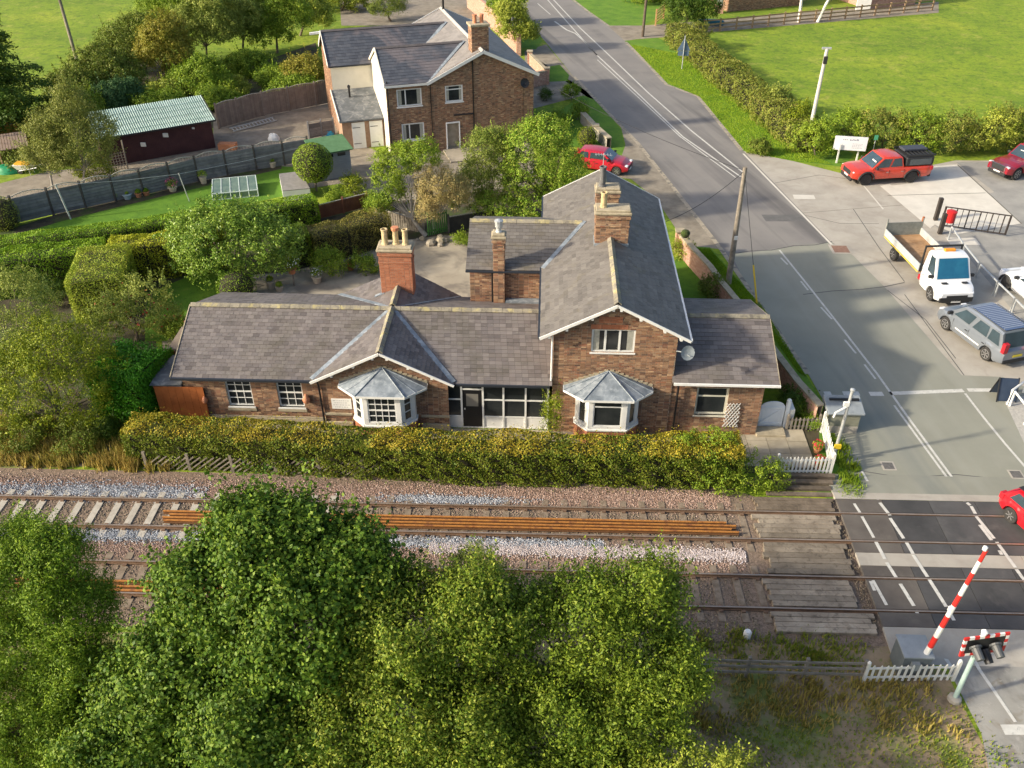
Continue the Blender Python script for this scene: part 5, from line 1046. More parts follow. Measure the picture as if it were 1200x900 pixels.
for a in ((418,228,.9,L_YEL,'round bush with yellow tips beside the grey shed',1.1),(392,235,.5,L_MID,'small green plant behind the low brown fence',.5),(440,245,.7,L_HEDGEG,'pale green shrub below the flat topped tree',.8),(425,318,.7,L_MID,'small dark shrub on the patio just left of the three chimney pots',.8),(386,322,1.15,L_HEDGEG,'leafy bright green shrub on the patio edge',1.4),
          (543,285,.5,L_MID,'small plant at the corner of the rear wing roof',.5),(660,265,.7,L_SCRUB,'reddish low bush behind the roof gable',.8),(673,222,1.0,L_DROOP,'bright green bush in front of the parked dark red car',2.0),(640,118,.6,L_DARKC,'dark round bush by the brick house right corner',.8),(655,145,.9,L_MID,'green round bush on the small lawn beside the brick house',.9),(670,118,.8,L_MID,'upper green bush beside the curved stone wall',1.2),(677,140,.8,L_MID,'lower green bush beside the curved stone wall',1.1),(632,152,.5,L_TAN,'pale flowering bush at the brick house corner',.6),
          (798,302,.7,L_OLIVE,'yellow green bush behind the red brick wall by the road',.9),(834,352,.8,L_SCRUB,'brown bare bush leaning on the red brick wall',1.2),(930,482,.9,L_DARKC,'dark ivy bush between the white gate and the brick wall',.9),(948,498,.6,L_MID,'ivy bush behind the brown picket fence',.5),(645,520,.4,L_YEL,'little yellow bush poking over the golden hedge',2.2),
          (160,205,.0,None,'',0)):
    if a[3]: shrub(a[0], a[1], a[2], a[3], a[4], int(1600+2600*a[2]), .09 if a[2] > .6 else .07, a[5])
# left and top: far garden, orchard and field edge
yb = g(5,165)[1]
r_ = np.random.default_rng(21); t = thing('fir_tree', (g(8,168)[0], yb, 0), 'tall dark green conifer filling the upper left corner', 'tree')
tx = g(2,168)[0]; Pl, Nl = [], []
for k in range(260):
    z = r_.uniform(.8, 12.5); rad = 5.6*(1-z/14.)**.7; a = r_.uniform(0, 6.283); ln = rad*r_.uniform(.7, 1.08); n = int(170*(ln/5)+50); tt = r_.random(n)**.6; w_ = .9*(1-tt)*.5+.25
    d = np.array([cos(a), sin(a)]); s_ = r_.normal(size=n)*w_; Pk = np.stack([tx+d[0]*tt*ln-d[1]*s_, yb+d[1]*tt*ln+d[0]*s_, z-.35*(tt*ln/3)**1.4+r_.normal(size=n)*.12], 1); Pl.append(Pk); Nl.append(np.tile([d[0]*.3,d[1]*.3,.8],(n,1))+r_.normal(size=(n,3))*.5)
quads('crown', leafverts(np.vstack(Pl), np.vstack(Nl), .26, .4, r_), L_DARKC, t); mb = MB(); mb.tube([(tx,yb,0),(tx,yb,12.6)], [.3,.04], 8); mb.build('trunk', M_BARK, t)
def far(name, px, py, tops, m, lab, n=9000, leaf=.16, r0=.12, bark=None, group=None, cat='tree', **k):
    """tops = [(px, py, r, rz)] clump centres in the picture, on the plane of the base"""
    b = g(px, py); Y = b[1]; return tree(name, lab, tuple(b), [(*wy(x, y, Y+dy_), r, r*.9, rz) for (x, y, r, rz, dy_) in [(q+(0,))[:5] for q in tops]], n, leaf, m, bark or M_BARK, r0, .42, cat=cat, low=-.6, group=group, **k)
far('birch_tree', 62, 224, [(52,170,1.4,1.5),(60,185,1.2,1.2),(45,185,1.0,1.1),(50,150,.8,1.1)], L_BIRCH, 'smaller of two white stemmed birches behind the wavy grey fence', 15000, .1, .09, M_BARKP)
far('birch_tree', 98, 222, [(88,160,1.9,2.2),(100,180,1.6,1.5),(75,175,1.5,1.6),(85,130,1.2,1.7),(80,118,.9,1.2),(110,165,1.3,1.6),(118,150,1.,1.1)], L_BIRCH, 'taller of two white stemmed birches behind the wavy grey fence', 32000, .1, .11, M_BARKP)
far('flowering_shrub', 112, 212, [(112,197,1.1,.7),(100,200,.8,.6),(124,202,.7,.6)], L_YEL, 'yellow green shrub with pale flowers beside the taller birch', 4500, .1, .05, cat='shrub')
for a in (('hawthorn_tree',85,128,[(85,100,1.9,1.4),(70,108,1.3,1.)],L_SCRUB,'grey brown bush at the foot of the timber pole in the field'),
  ('hawthorn_tree',125,112,[(120,80,2.5,2.),(140,90,2.2,1.7),(105,90,1.7,1.4)],L_SCRUB,'broad scrubby tree right of the timber pole'),
  ('hawthorn_tree',160,85,[(155,50,2.7,2.2),(175,40,2.,1.7),(140,62,2.,1.6)],L_SCRUB,'tall brownish green tree at the field edge, farthest up'),
  ('orchard_tree',192,98,[(195,55,2.2,2.),(180,62,1.6,1.6),(208,70,1.5,1.4),(192,35,1.6,1.5)],L_ORNG,'orange tinged fruit tree left in the orchard'),
  ('orchard_tree',242,72,[(235,30,2.6,2.3),(255,25,2.2,2.),(222,40,1.8,1.8),(245,8,2.2,1.8)],L_TAN,'full olive green orchard tree left of the one with a bare trunk'),
  ('orchard_tree',286,65,[(284,30,1.8,1.8),(290,15,2.,1.8),(276,22,1.6,1.5)],L_TAN,'orchard tree whose bare trunk shows above bright grass'),
  ('orchard_tree',325,62,[(318,30,2.2,2.4),(335,15,2.2,2.2),(312,12,2.,1.9)],L_MID,'dark green orchard tree by the path right of the bare trunk'),
  ('orchard_tree',352,42,[(352,10,2.4,2.),(370,18,1.8,1.6)],L_OLIVE,'yellow green tree above the brick house left gable'),
  ('orchard_tree',215,28,[(205,0,2.8,2.2),(225,-10,2.6,2.2),(185,8,2.2,1.8)],L_MID,'mid green tree at the top edge behind the orchard'),
  ('orchard_tree',280,15,[(275,-15,3.,2.4),(300,-12,2.6,2.2),(255,-10,2.5,2.)],L_MID,'leafy tree cut off by the top edge above the orchard'),
  ('field_maple',350,-5,[(345,-25,3.,2.4),(375,-22,2.8,2.2)],L_MID,'tree cut off by the top edge left of the brick house'),
  ('field_maple',400,12,[(400,-5,2.4,1.8),(415,0,1.7,1.4)],L_OLIVE,'bushy tree right behind the brick house left ridge'),
  ('bare_tree',458,25,[(458,5,1.8,1.4),(445,10,1.2,1.)],L_SCRUB,'thin sparse tree in the yard behind the brick house'),
  ('autumn_shrub',360,102,[(360,82,1.9,1.3),(350,90,1.3,1.),(372,92,1.2,1.)],L_ORNG,'golden orange shrub left of the brick house wall'),
  ('garden_shrub',232,112,[(235,92,2.2,1.2),(215,98,1.6,1.1),(255,98,1.6,1.1),(240,80,1.4,1.)],L_HEDGEG,'large bright green shrub behind the maroon shed'),
  ('garden_shrub',200,118,[(198,108,1.6,1.),(185,112,1.2,.9)],L_OLIVE,'lower green shrub directly behind the green shed roof'),
  ('garden_shrub',290,88,[(290,74,1.6,1.1),(305,80,1.5,1.),(272,80,1.2,.9)],L_MID,'dark vegetable patch shrub above the brown fence'),
  ('garden_shrub',318,100,[(318,90,1.2,.8),(332,92,1.1,.8)],L_HEDGEG,'light green leafy bush just above the brown fence'),
  ('garden_shrub',270,112,[(272,102,1.4,.9),(258,106,1.1,.8)],L_OLIVE,'yellow green bush at the left end of the brown fence'),
  ('blue_conifer',124,135,[(124,118,1.1,1.3)],L_CONB,'left one of three dark blue green conifers behind the shed'),
  ('blue_conifer',142,132,[(140,114,1.0,1.4)],L_CONB,'middle one of three dark blue green conifers behind the shed'),
  ('blue_conifer',158,128,[(157,112,1.0,1.3)],L_CONB,'right one of three dark blue green conifers behind the shed'),
  ('garden_shrub',20,195,[(22,186,1.3,.7)],L_SCRUB,'low shrub beside the small open shelter'),
  ('hedge_bush',70,150,[(72,138,1.7,1.2),(55,142,1.3,1.)],L_DARKC,'dark bush behind the birch trees near the shed corner'),
  ('hedge_bush',105,143,[(100,128,1.6,1.2),(92,120,1.5,1.1)],L_MID,'green bush behind the left end of the maroon shed'),
  ('garden_shrub',345,112,[(345,103,1.4,.9),(330,106,1.3,.8),(362,104,1.2,.8)],L_MID,'leafy dark bush right against the brown fence near its orange end'),
  ('garden_shrub',265,128,[(262,118,1.5,.9),(248,112,1.3,.9)],L_HEDGEG,'green bush at the corner between maroon shed and brown fence'),
  ('garden_shrub',180,132,[(176,124,1.5,.9),(195,120,1.4,.9)],L_HEDGEG,'green bush behind the middle of the shed roof ridge'),
  ('street_tree',606,62,[(604,28,1.7,1.6),(615,35,1.3,1.3),(598,15,1.4,1.2)],L_OLIVE,'round yellow green tree beside the tall brick garden wall'),
  ('street_tree',598,30,[(592,5,1.7,1.4),(600,-5,1.6,1.2)],L_MID,'green tree at the top edge behind the tall brick garden wall'),
  ('roadside_tree',800,35,[(805,12,2.2,2.),(820,5,2.,1.8)],L_DARKC,'dark tree at the top edge beside the track entrance'),
  ('roadside_tree',765,2,[(760,-12,2.6,1.8),(785,-10,2.4,1.8)],L_MID,'green tree at the top edge left of the track entrance')):
    far(a[0], a[1], a[2], a[3], a[4], a[5], 3000+sum(int(2600*q[2]**1.5) for q in a[3]), .15 if 'bare' not in a[0] else .1, shoot=.12)
# field hedge on the right of the road and its shrubs
hw = leafmat('field hedge leaf', (.04,.065,.015), (.08,.115,.022), (.13,.16,.035), (.13,.1,.05), (.18,.21,.06))
HB = [(792,48),(830,80),(868,112),(905,142),(945,178)]
hedge('field_hedge', 'scruffy field hedge running down beside the grass verge on the right', G2(HB), 2.4, 1.7, hw, 230, .13, noise=.22, rnd=.6, seed=31, tuft=.2)
HL = [('hedge_shrub',956,184,1.8,2.4,L_MID),('hedge_shrub',998,176,1.9,2.5,L_MID),('hedge_shrub',1036,178,2.2,3.0,hw),('hedge_shrub',1075,180,2.1,2.9,L_MID),('hedge_shrub',1112,180,2.2,2.7,hw),('hedge_shrub',1148,178,2.1,2.8,L_OLIVE),('hedge_shrub',1180,176,2.2,2.7,hw),('hedge_shrub',1215,174,2.2,2.8,L_MID)]
LB = ['hedge shrub where the two hedges meet behind the white signboard','hedge shrub directly behind the white signboard','hedge shrub behind the orange red pickup cab','hedge shrub behind the black roof rack of the pickup','hedge shrub just right of the orange red pickup','hedge shrub midway between the two pickups','hedge shrub nearest the crimson car at the right edge','hedge shrub at the right edge of the picture behind the crimson car']
for (nm, x, y, r, h, m), lb in zip(HL, LB):
    b = g(x, y); q = np.random.default_rng(int(x)); bl = [(b[0]+q.uniform(-.8,.8)*r*.7, b[1]+.3+q.uniform(-.4,.6)*r*.5, h*q.uniform(.35,.75), r*.62, r*.55, h*.4) for _ in range(6)]+[(b[0],b[1]+.3,h*.4,r*.9,r*.65,h*.42)]
    tree(nm, lb, (b[0],b[1]+.3,0), bl, 8200, .125, m, M_BARK, .07, .34, cat='shrub', low=-.7, shoot=.35)
for (x, y, r, h, m, lb) in ((812,58,1.5,2.2,hw,'tall bush at the top end of the field hedge'),(905,135,1.3,2.0,L_TAN,'pale bush in the field hedge left of the white pole'),(930,160,1.3,2.2,L_YEL,'yellow green bush by the foot of the white pole'),(890,180,.8,.9,L_SCRUB,'low brown shrub on the verge in front of the field hedge')):
    shrub(x, y, r, m, lb, int(3500*r), .12, h, shoot=.3)
# white trunked bare trees at the field fence
for px, lb, ln in ((936,'left one of two white trunked bare trees at the field fence',-.15),(958,'right leaning one of two white trunked bare trees at the field fence',.9)):
    b = g(px, 26); t = thing('white_birch', tuple(b), lb, 'tree'); mb = MB(); mb.tube([tuple(b),(b[0]+ln*.6,b[1],1.8),(b[0]+ln*2.,b[1],5.)], [.2,.16,.08], 8); mb.build('trunk', mat('white birch bark', (.6,.58,.54), (.72,.7,.66), scale=4, rough=.8, stain=[((.15,.13,.12), 5, .6, .7, .8)]), t)
    mb = MB()
    for k in range(12): z = 2+k*.28; a = k*2.4; mb.tube([(b[0]+ln*z*.4,b[1],z),(b[0]+ln*z*.4+1.6*cos(a),b[1]+1.*sin(a),z+1.2)], [.04,.01], 5, cap=False)
    mb.build('branches', M_BARK, t)
# ================= FOREGROUND TREES =================
def big(lab, base, blobs, n, leaf, m, clump, shoot, asp, seed, name='tree', per=34, inner=.3):
    return tree(name, lab, base, blobs, n, leaf, m, M_BARK, .22, clump, per, shoot=shoot, low=-.35, asp=asp, nb=6, inner=inner, seed=seed)
W_ = lambda x, y, Y, r, rz=None, ry=None: (*wy(x, y, Y), r, ry or r*.85, rz or r*.85)
big('big bright broad leaved tree overlapping the tracks left of centre', (-6.8,15.6,0), [W_(315,650,16.8,1.45,1.5),W_(385,665,16.6,1.2,1.2),W_(255,690,16.3,1.5,1.5),W_(345,735,15.4,1.9,1.8),W_(230,770,15.6,1.6,1.6),W_(180,820,15.0,1.5,1.5),W_(300,840,14.4,1.9,1.7),W_(400,720,16.2,1.3,1.3),W_(150,880,14.2,1.6,1.4),W_(260,925,13.6,1.8,1.5),W_(430,690,16.4,1.15,1.1),W_(290,608,17.1,.8,.8),W_(425,645,16.8,.8,.8),W_(345,612,17.,.8,.7)], 150000, .115, L_SYC, .46, .4, .7, 41, 'sycamore_tree')
big('tall yellowish green tree in the middle of the foreground', (-.8,14.8,0), [W_(500,740,15.6,1.7,1.6),W_(440,760,15.4,1.3,1.3),W_(560,720,15.8,1.3,1.3),W_(470,830,14.6,1.8,1.7),W_(400,860,14.2,1.5,1.5),W_(550,850,14.4,1.6,1.6),W_(360,920,13.4,1.6,1.4),W_(480,930,13.4,1.8,1.6),W_(430,700,16.2,1.,1.)], 125000, .1, L_ASH, .42, .5, .5, 42, 'ash_tree')
big('mid green foreground tree ending nearest the rough bank on the right', (3.4,15.6,0), [W_(690,735,16.2,1.6,1.6),W_(755,700,16.6,1.05,1.1),W_(745,760,16.0,1.4,1.5),W_(630,745,16.0,1.5,1.4),W_(785,800,15.4,1.0,1.3),W_(650,850,14.8,1.8,1.7),W_(745,850,14.8,1.5,1.6),W_(580,900,13.8,1.5,1.5),W_(700,930,13.8,1.9,1.5)], 120000, .095, L_GMID, .42, .5, .5, 43, 'alder_tree')
big('slim grey green young tree rising between the middle foreground trees', (1.0,17.,0), [W_(560,670,17.2,.7,.9),W_(545,700,17.0,.8,.9)], 7000, .08, L_TAN, .2, .5, .4, 44, 'willow_sapling')
big('feathery light green tree at the lower left edge', (-13.2,16.,0), [W_(30,690,17.,1.7,1.5),W_(70,720,16.6,1.5,1.4),W_(10,760,16.2,1.8,1.6),W_(95,790,15.8,1.4,1.4),W_(40,840,15.2,1.9,1.6),W_(110,870,14.6,1.5,1.4),W_(0,900,14.4,1.8,1.5),W_(5,650,17.4,1.2,1.1),W_(60,655,17.2,1.1,1.),W_(95,705,16.8,.8,.8),W_(60,900,14.6,1.8,1.5),W_(-10,830,15.6,1.6,1.5),W_(120,820,15.6,1.3,1.3)], 190000, .09, L_WILL, .34, .5, .35, 45, 'willow_tree')
big('tip of a yellow green tree cut off by the bottom edge near the right', (6.6,12.8,0), [W_(790,925,13.2,1.0,.8),W_(850,920,13.2,1.0,.75),W_(740,925,13.2,.7,.6)], 9000, .09, L_OLIVE, .25, .6, .5, 46, 'ash_tree')
big('dark undergrowth bush between the lower left tree and the bright tree', (-9.5,17.2,0), [(-9.6,17.2,1.2,1.6,1.,1.2),(-11.,17.,1.,1.4,.9,1.),(-8.,17.0,1.,1.3,.9,1.)], 9000, .09, L_MID, .3, .3, .5, 47, 'elder_bush')
# ================= GRASS AND WEEDS =================
def blades(name, n, fp, hgt, m, lab, r, lean=.5, w=.03, cat='grass'):
    xy = fp(r, n); n = len(xy); h = hgt*r.uniform(.4, 1.3, n); a = r.uniform(0, 6.28, n); lx, ly = np.cos(a)*h*lean*r.random(n), np.sin(a)*h*lean*r.random(n); b = r.uniform(0, 6.28, n); wx, wy_ = np.cos(b)*w, np.sin(b)*w
    z = np.full(n, .01); V = np.stack([np.stack([xy[:,0]-wx, xy[:,1]-wy_, z],1), np.stack([xy[:,0]+wx, xy[:,1]+wy_, z],1), np.stack([xy[:,0]+lx, xy[:,1]+ly, h],1)], 1).reshape(-1, 3)
    o = quads(name, V, m, None, 'stuff', 3); o['label'] = lab; o['category'] = cat; return o
def tufts(cx, n, k, sd): 
    def f(r, _):
        c = np.array(cx(r, n)); i = np.repeat(np.arange(len(c)), k); return c[i]+r.normal(size=(len(i), 2))*sd
    return f
def inpoly(pts):
    pts = np.array(pts); lo, hi = pts.min(0), pts.max(0)
    def f(r, n):
        P = r.uniform(lo, hi, (n*3, 2)); x, y = P[:,0], P[:,1]; c = np.zeros(len(P), bool); k = len(pts)
        for i in range(k):
            (x0, y0), (x1, y1) = pts[i], pts[(i+1) % k]; c ^= ((y0 > y) != (y1 > y)) & (x < (x1-x0)*(y-y0)/(y1-y0+1e-12)+x0)
        return P[c][:n]
    return f
rg = np.random.default_rng(77)
blades('dry_grass', 0, tufts(inpoly([(-24,27.6),(-15.2,27.5),(-15.6,28.6),(-17,30.2),(-24,30.6)]), 330, 34, .11), .5, L_DRY, 'long dry straw coloured grass between ballast and thicket at the left', rg)
blades('dry_grass', 0, tufts(inpoly([(4.6,16.3),(13,16.6),(12.8,18.2),(10,18.5),(4.6,18.6)]), 80, 34, .18), .28, L_DRY, 'long dry grass below the post and rail fence', rg)
blades('weeds', 0, tufts(inpoly([(4.2,18.7),(10.6,18.7),(10.8,20.0),(4.2,20.1)]), 80, 26, .16), .22, L_WEED, 'green weeds along the near side of the tracks', rg)
blades('weeds', 0, tufts(inpoly([(5,13.5),(14.5,13.5),(13.9,15.5),(13.2,17.6),(5,16.5)]), 260, 22, .3), .11, L_WEED, 'low weeds on the rough bank in the lower right', rg)
blades('weeds', 0, tufts(inpoly([(12.1,26.9),(12.9,27.0),(13.2,29.5),(12.7,31.0),(12.25,30.5),(12.2,28)]), 45, 40, .13), .22, L_HEDGEG, 'green weeds outside the white picket fence corner', rg)
blades('rough_grass', 60000, inpoly(G2([(738,52),(762,78),(783,98),(820,114),(874,179),(902,184),(930,189),(975,193),(950,180),(880,112),(810,66)])), .08, leafmat('verge grass blade', (.06,.13,.008), (.11,.2,.012), (.16,.25,.02), (.2,.24,.04)), 'rough grass blades on the roadside verge', rg, w=.02)
blades('rough_grass', 30000, inpoly(G2([(815,291),(832,292),(860,324),(893,359),(945,442),(935,436),(905,395),(862,345),(830,310)])), .09, L_PRIV, 'short grass blades on the verge beside the brick wall', rg, w=.015)
# fallen stones, posts on the bank
for (x, y, lb) in ((875,747,'small white marker stone on the bank beside the tracks'),):
    c = g(x, y); t = thing('marker_stone', tuple(c), lb, 'stone'); mb = MB(); mb.lathe((c[0],c[1],0), [(.13,0),(.14,.25),(.1,.33)], 8); mb.build('stone', M_WHITE, t)
# ================= VEHICLES =================
M_TYRE = mat('tyre rubber', (.025,.025,.026), (.045,.043,.04), scale=9, rough=.85)
M_RIM = mat('silver alloy', (.5,.5,.51), rough=.3, metal=.7); M_RIMD = mat('black alloy', (.04,.04,.045), rough=.4, metal=.3)
M_TRIM = mat('black plastic trim', (.025,.026,.028), rough=.6); M_VGL = mat('tinted car glass', (.02,.035,.045), (.05,.08,.1), scale=.8, rough=.05, spec=.7, coat=.6)
M_LAMP = mat('clear lamp lens', (.75,.77,.8), rough=.15, spec=.6); M_TAIL = mat('red tail lens', (.45,.02,.03), rough=.25)
M_PLW = mat('white number plate', (.75,.75,.72), rough=.5); M_PLY = mat('yellow number plate', (.75,.6,.05), rough=.5); M_CHR = mat('chrome', (.6,.6,.62), rough=.15, metal=1.)
def paint(n, c, metal=.0): return mat(n, c, rough=.28, coat=.8, spec=.5, metal=metal)
def wheel(par, x, y, r, w, rim, side):
    sg = side; mb = MB(); mb.lathe((x, y, r), [(r*.66,-w/2),(r*.93,-w/2),(r,-w*.36),(r,w*.36),(r*.93,w/2),(r*.66,w/2)], 22, axis='y'); W = mb.build('wheel', M_TYRE, par, world=False)
    mb = MB(); mb.lathe((x, y+sg*w*.28, r), [(r*.66,-.02),(r*.66,.05*1),(r*.6,.055),(r*.58,-.01)], 20, axis='y'); 
    mb.lathe((x, y+sg*w*.3, r), [(r*.14,-.02),(r*.14,.03)], 10, axis='y')
    for k in range(6):
        a = k*pi/3+.3; p = (x+cos(a)*r*.1, y+sg*w*.36, r+sin(a)*r*.1); q = (x+cos(a)*r*.6, y+sg*w*.4, r+sin(a)*r*.6); mb.beam(p, q, .03, .07 if rim is M_RIM else .06, up=(0,1,0))
    mb.build('rim', rim, W, world=False)
    mb = MB(); mb.lathe((x, y+sg*w*.05, r), [(r*.6,-.01),(r*.6,.01)], 16, axis='y'); mb.build('brake_disc', M_TRIM, W, world=False)
def vehicle(name, label, near_rear, near_front, cam_side, L, Wd, wr, belt, sill, fo, gh, roofz, pnt, cat='car', rim=None, arch=None, group=None, wheels=True, win=((.0,1.),), zmid=None, taper=.82, skirt=None):
    """belt: [(x, z)] body top line rear->front; gh: (rear base x, front base x, rear top x, front top x)"""
    a = np.array(g(*near_rear)); b = np.array(g(*near_front)); d = unit(b-a); ang = atan2(d[1], d[0]); left = np.array([-d[1], d[0], 0]); wb = np.linalg.norm(b-a); rim = rim or M_RIM
    c0 = (a+b)/2 - left*cam_side*(Wd/2-.1); xr, xf = -wb/2, wb/2; off = 0
    t = thing(name, (c0[0], c0[1], .018), label, cat, group, rz=ang)
    x0, x1 = xf+fo-L, xf+fo
    if cat == 'pickup': t['group'] = 'double cab pickups'
    if name == 'hatchback': t['group'] = 'red hatchbacks'
    hw = Wd/2; ar = wr*1.2 if arch is None else arch
    bx_, bz_ = [p[0] for p in belt], [p[1] for p in belt]
    X = np.unique(np.concatenate([np.linspace(x0, x1, 46), [xr-ar, xr+ar, xf-ar, xf+ar], np.linspace(xr-ar*.98, xr+ar*.98, 13), np.linspace(xf-ar*.98, xf+ar*.98, 13), bx_])); X = X[(X >= x0) & (X <= x1)]
    vs = []; n = 0
    for x in X:
        zt = float(np.interp(x, bx_, bz_)); e = min(x-x0, x1-x); w_ = hw*(1-.16*max(0, 1-e/.55)**2.2); zb = sill+.1*max(0, 1-e/.5)
        zs = zb
        for xw in (xr, xf):
            if abs(x-xw) < ar: zs = max(zs, wr*.95+sqrt(ar*ar-(x-xw)**2)*.98)
        zs = min(zs, zt-.12); nose = .06*max(0, 1-e/.3)
        sec = [(0,zb if zs == zb else zs),(w_*.55,zb if zs == zb else zs),(w_*.97,zs),(w_,zs+.04),(w_*1.0,max(zs+.05,(zs+zt)/2)),(w_*.975,max(zs+.06,zt-.13)),(w_*.93,zt-.035),(w_*.84,zt-nose*.3),(w_*.45,zt+.025-nose*.3),(0,zt+.035-nose*.3)]
        ring = [(x, y, z) for y, z in sec] + [(x, -y, z) for y, z in sec[-2:0:-1]]; n = len(ring); vs += ring
    fs = [(i*n+k, (i+1)*n+k, (i+1)*n+(k+1) % n, i*n+(k+1) % n) for i in range(len(X)-1) for k in range(n)] + [tuple(range(n)), tuple(range(len(X)*n-1, (len(X)-1)*n-1, -1))]
    mb = MB(); mb.add(vs, fs); body = mb.build('body', pnt, t, world=False, smooth=True)
    em = body.modifiers.new('edge', 'EDGE_SPLIT'); em.split_angle = R(38)
    zb_ = lambda x: float(np.interp(x, bx_, bz_))
    # dark underside and wheel wells
    mb = MB(); mb.box((x0+.35,-hw+.22,sill-.02),(x1-.3,hw-.22,sill+.42)); mb.build('underside', M_TRIM, t, world=False)
    if gh:
        rb, fb, rt, ft = gh; wB, wT = hw*.93, hw*taper; zr, zf = zb_(rb), zb_(fb); nx = 10; vs = []
        prof = [(wB,0),(wB-(wB-wT)*.55,.55),(wT+.03,.88),(wT-.06,.985),(wT*.5,1.02),(0,1.03)]
        for i in range(nx+1):
            s_ = i/nx; ring = []
            for (y, tt) in prof:
                xb = rb+(fb-rb)*s_; xt = rt+(ft-rt)*s_; zbb = zr+(zf-zr)*s_; x = xb+(xt-xb)*min(tt,1); rz_ = roofz - .05*abs(s_-.55)**2*4
                z = zbb-.02+(rz_-zbb+.02)*tt; ring.append((x, y, z))
            ring += [(p[0], -p[1], p[2]) for p in ring[-2::-1]]; m_ = len(ring); vs += ring
        fs = [(i*m_+k, (i+1)*m_+k, (i+1)*m_+k+1, i*m_+k+1) for i in range(nx) for k in range(m_-1)] + [tuple(range(m_-1,-1,-1)), tuple(range(nx*m_, (nx+1)*m_))]
        mb = MB(); mb.add(vs, fs); cb = mb.build('cabin', pnt, t, world=False, smooth=True); em = cb.modifiers.new('edge', 'EDGE_SPLIT'); em.split_angle = R(35)
        def sp(s_, tt, o=.012):   # point on the side glass plane
            xb = rb+(fb-rb)*s_; xt = rt+(ft-rt)*s_; zbb = zr+(zf-zr)*s_; y = wB-(wB-wT)*tt*.98+o
            return (xb+(xt-xb)*tt, y, zbb-.02+(roofz-zbb+.02)*tt)
        for s0, s1 in win:
            for sg in (1, -1):
                mb = MB(); P = [sp(s0,.12), sp(s1,.12), sp(s1-.01,.5), sp(s1-.02,.86), sp(s0+.02,.86), sp(s0+.01,.5)]; mb.poly([(p[0], p[1]*sg, p[2]) for p in (P if sg < 0 else P[::-1])][::-1]); mb.build('side_window', M_VGL, t, world=False)
        for (xb, xt, zz, nm, sgn) in ((fb, ft, zf, 'windscreen', 1), (rb, rt, zr, 'rear_window', -1)):
            t0, t1 = .08, .88; mb = MB(); o = .015*sgn
            q = [(xb+(xt-xb)*t0+o, wB*.9, zz+(roofz-zz)*t0), (xb+(xt-xb)*t0+o, -wB*.9, zz+(roofz-zz)*t0), (xb+(xt-xb)*t1+o, -wT*.9, zz+(roofz-zz)*t1), (xb+(xt-xb)*t1+o, wT*.9, zz+(roofz-zz)*t1)]
            mb.poly(q if sgn < 0 else q[::-1]); mb.build(nm, M_VGL, t, world=False)
    if wheels:
        for xw in (xr, xf):
            for sg in (1, -1): wheel(t, xw, sg*(hw-.12), wr, .22, rim, sg)
    D = dict(t=t, x0=x0, x1=x1, xr=xr, xf=xf, hw=hw, z=zb_, gh=gh, ar=ar, wr=wr, roof=roofz)
    return D
def vb(D, name, m, boxes, bevel=0.): 
    mb = MB()
    for b in boxes: mb.box(*b)
    return mb.build(name, m, D['t'], world=False, bevel=bevel)
def dress(D, plate=True, doors=(), grille=(.45,.75), lampz=.72, tailz=.85, tail_h=.14, mirror=True, arches=False, bump=True, rearplate=True, sill=.3):
    x0, x1, hw = D['x0'], D['x1'], D['hw']
    for sg in (1, -1):
        vb(D, 'headlight', M_LAMP, [((x1-.25, min(sg*(hw-.46),sg*(hw-.14)), lampz-.05), (x1-.012, max(sg*(hw-.46),sg*(hw-.14)), lampz+.06))], .05)
        vb(D, 'tail_light', M_TAIL, [((x0-.004, min(sg*(hw-.3),sg*(hw-.04)), tailz-tail_h), (x0+.2, max(sg*(hw-.3),sg*(hw-.04)), tailz+tail_h))], .02)
        if mirror and D['gh']:
            fx = D['gh'][1]-.28; vb(D, 'mirror', M_TRIM, [((fx-.06, min(sg*(hw-.05),sg*(hw+.2)), D['z'](fx)), (fx+.08, max(sg*(hw-.05),sg*(hw+.2)), D['z'](fx)+.17))], .03)
        for xd in doors: vb(D, 'door_gap', M_TRIM, [((xd-.006, min(sg*(hw-.02),sg*(hw+.003)), sill+.1), (xd+.006, max(sg*(hw-.02),sg*(hw+.003)), D['z'](xd)-.14))])
        for xd in doors[:-1] if len(doors) > 1 else (): vb(D, 'door_handle', M_CHR if D['hw'] > .96 else M_TRIM, [((xd+.06, min(sg*(hw-.01),sg*(hw+.03)), D['z'](xd)-.27), (xd+.24, max(sg*(hw-.01),sg*(hw+.03)), D['z'](xd)-.24))])
        if arches:
            for xw in (D['xr'], D['xf']):
                mb = MB(); pts = [(xw+cos(a)*(D['ar']+.03), sg*(hw+.015), D['wr']*.95+sin(a)*(D['ar']+.02)) for a in np.linspace(.0, pi, 13)]; mb.tube(pts, .06, 6); mb.build('arch_flare', M_TRIM, D['t'], world=False)
    vb(D, 'grille', M_TRIM, [((x1-.05,-hw*.55,grille[0]),(x1+.012,hw*.55,grille[1]))], .02)
    if bump: vb(D, 'front_bumper', M_TRIM, [((x1-.12,-hw*.72,.26),(x1+.015,hw*.72,grille[0]-.06))], .03); vb(D, 'rear_bumper', M_TRIM, [((x0-.03,-hw*.8,.3),(x0+.15,hw*.8,.5))], .03)
    if plate: vb(D, 'number_plate', M_PLW, [((x1+.012,-.26,grille[0]-.14),(x1+.02,.26,grille[0]-.03))])
    if rearplate: vb(D, 'number_plate', M_PLY, [((x0-.036,-.26,.62),(x0-.02,.26,.74))])
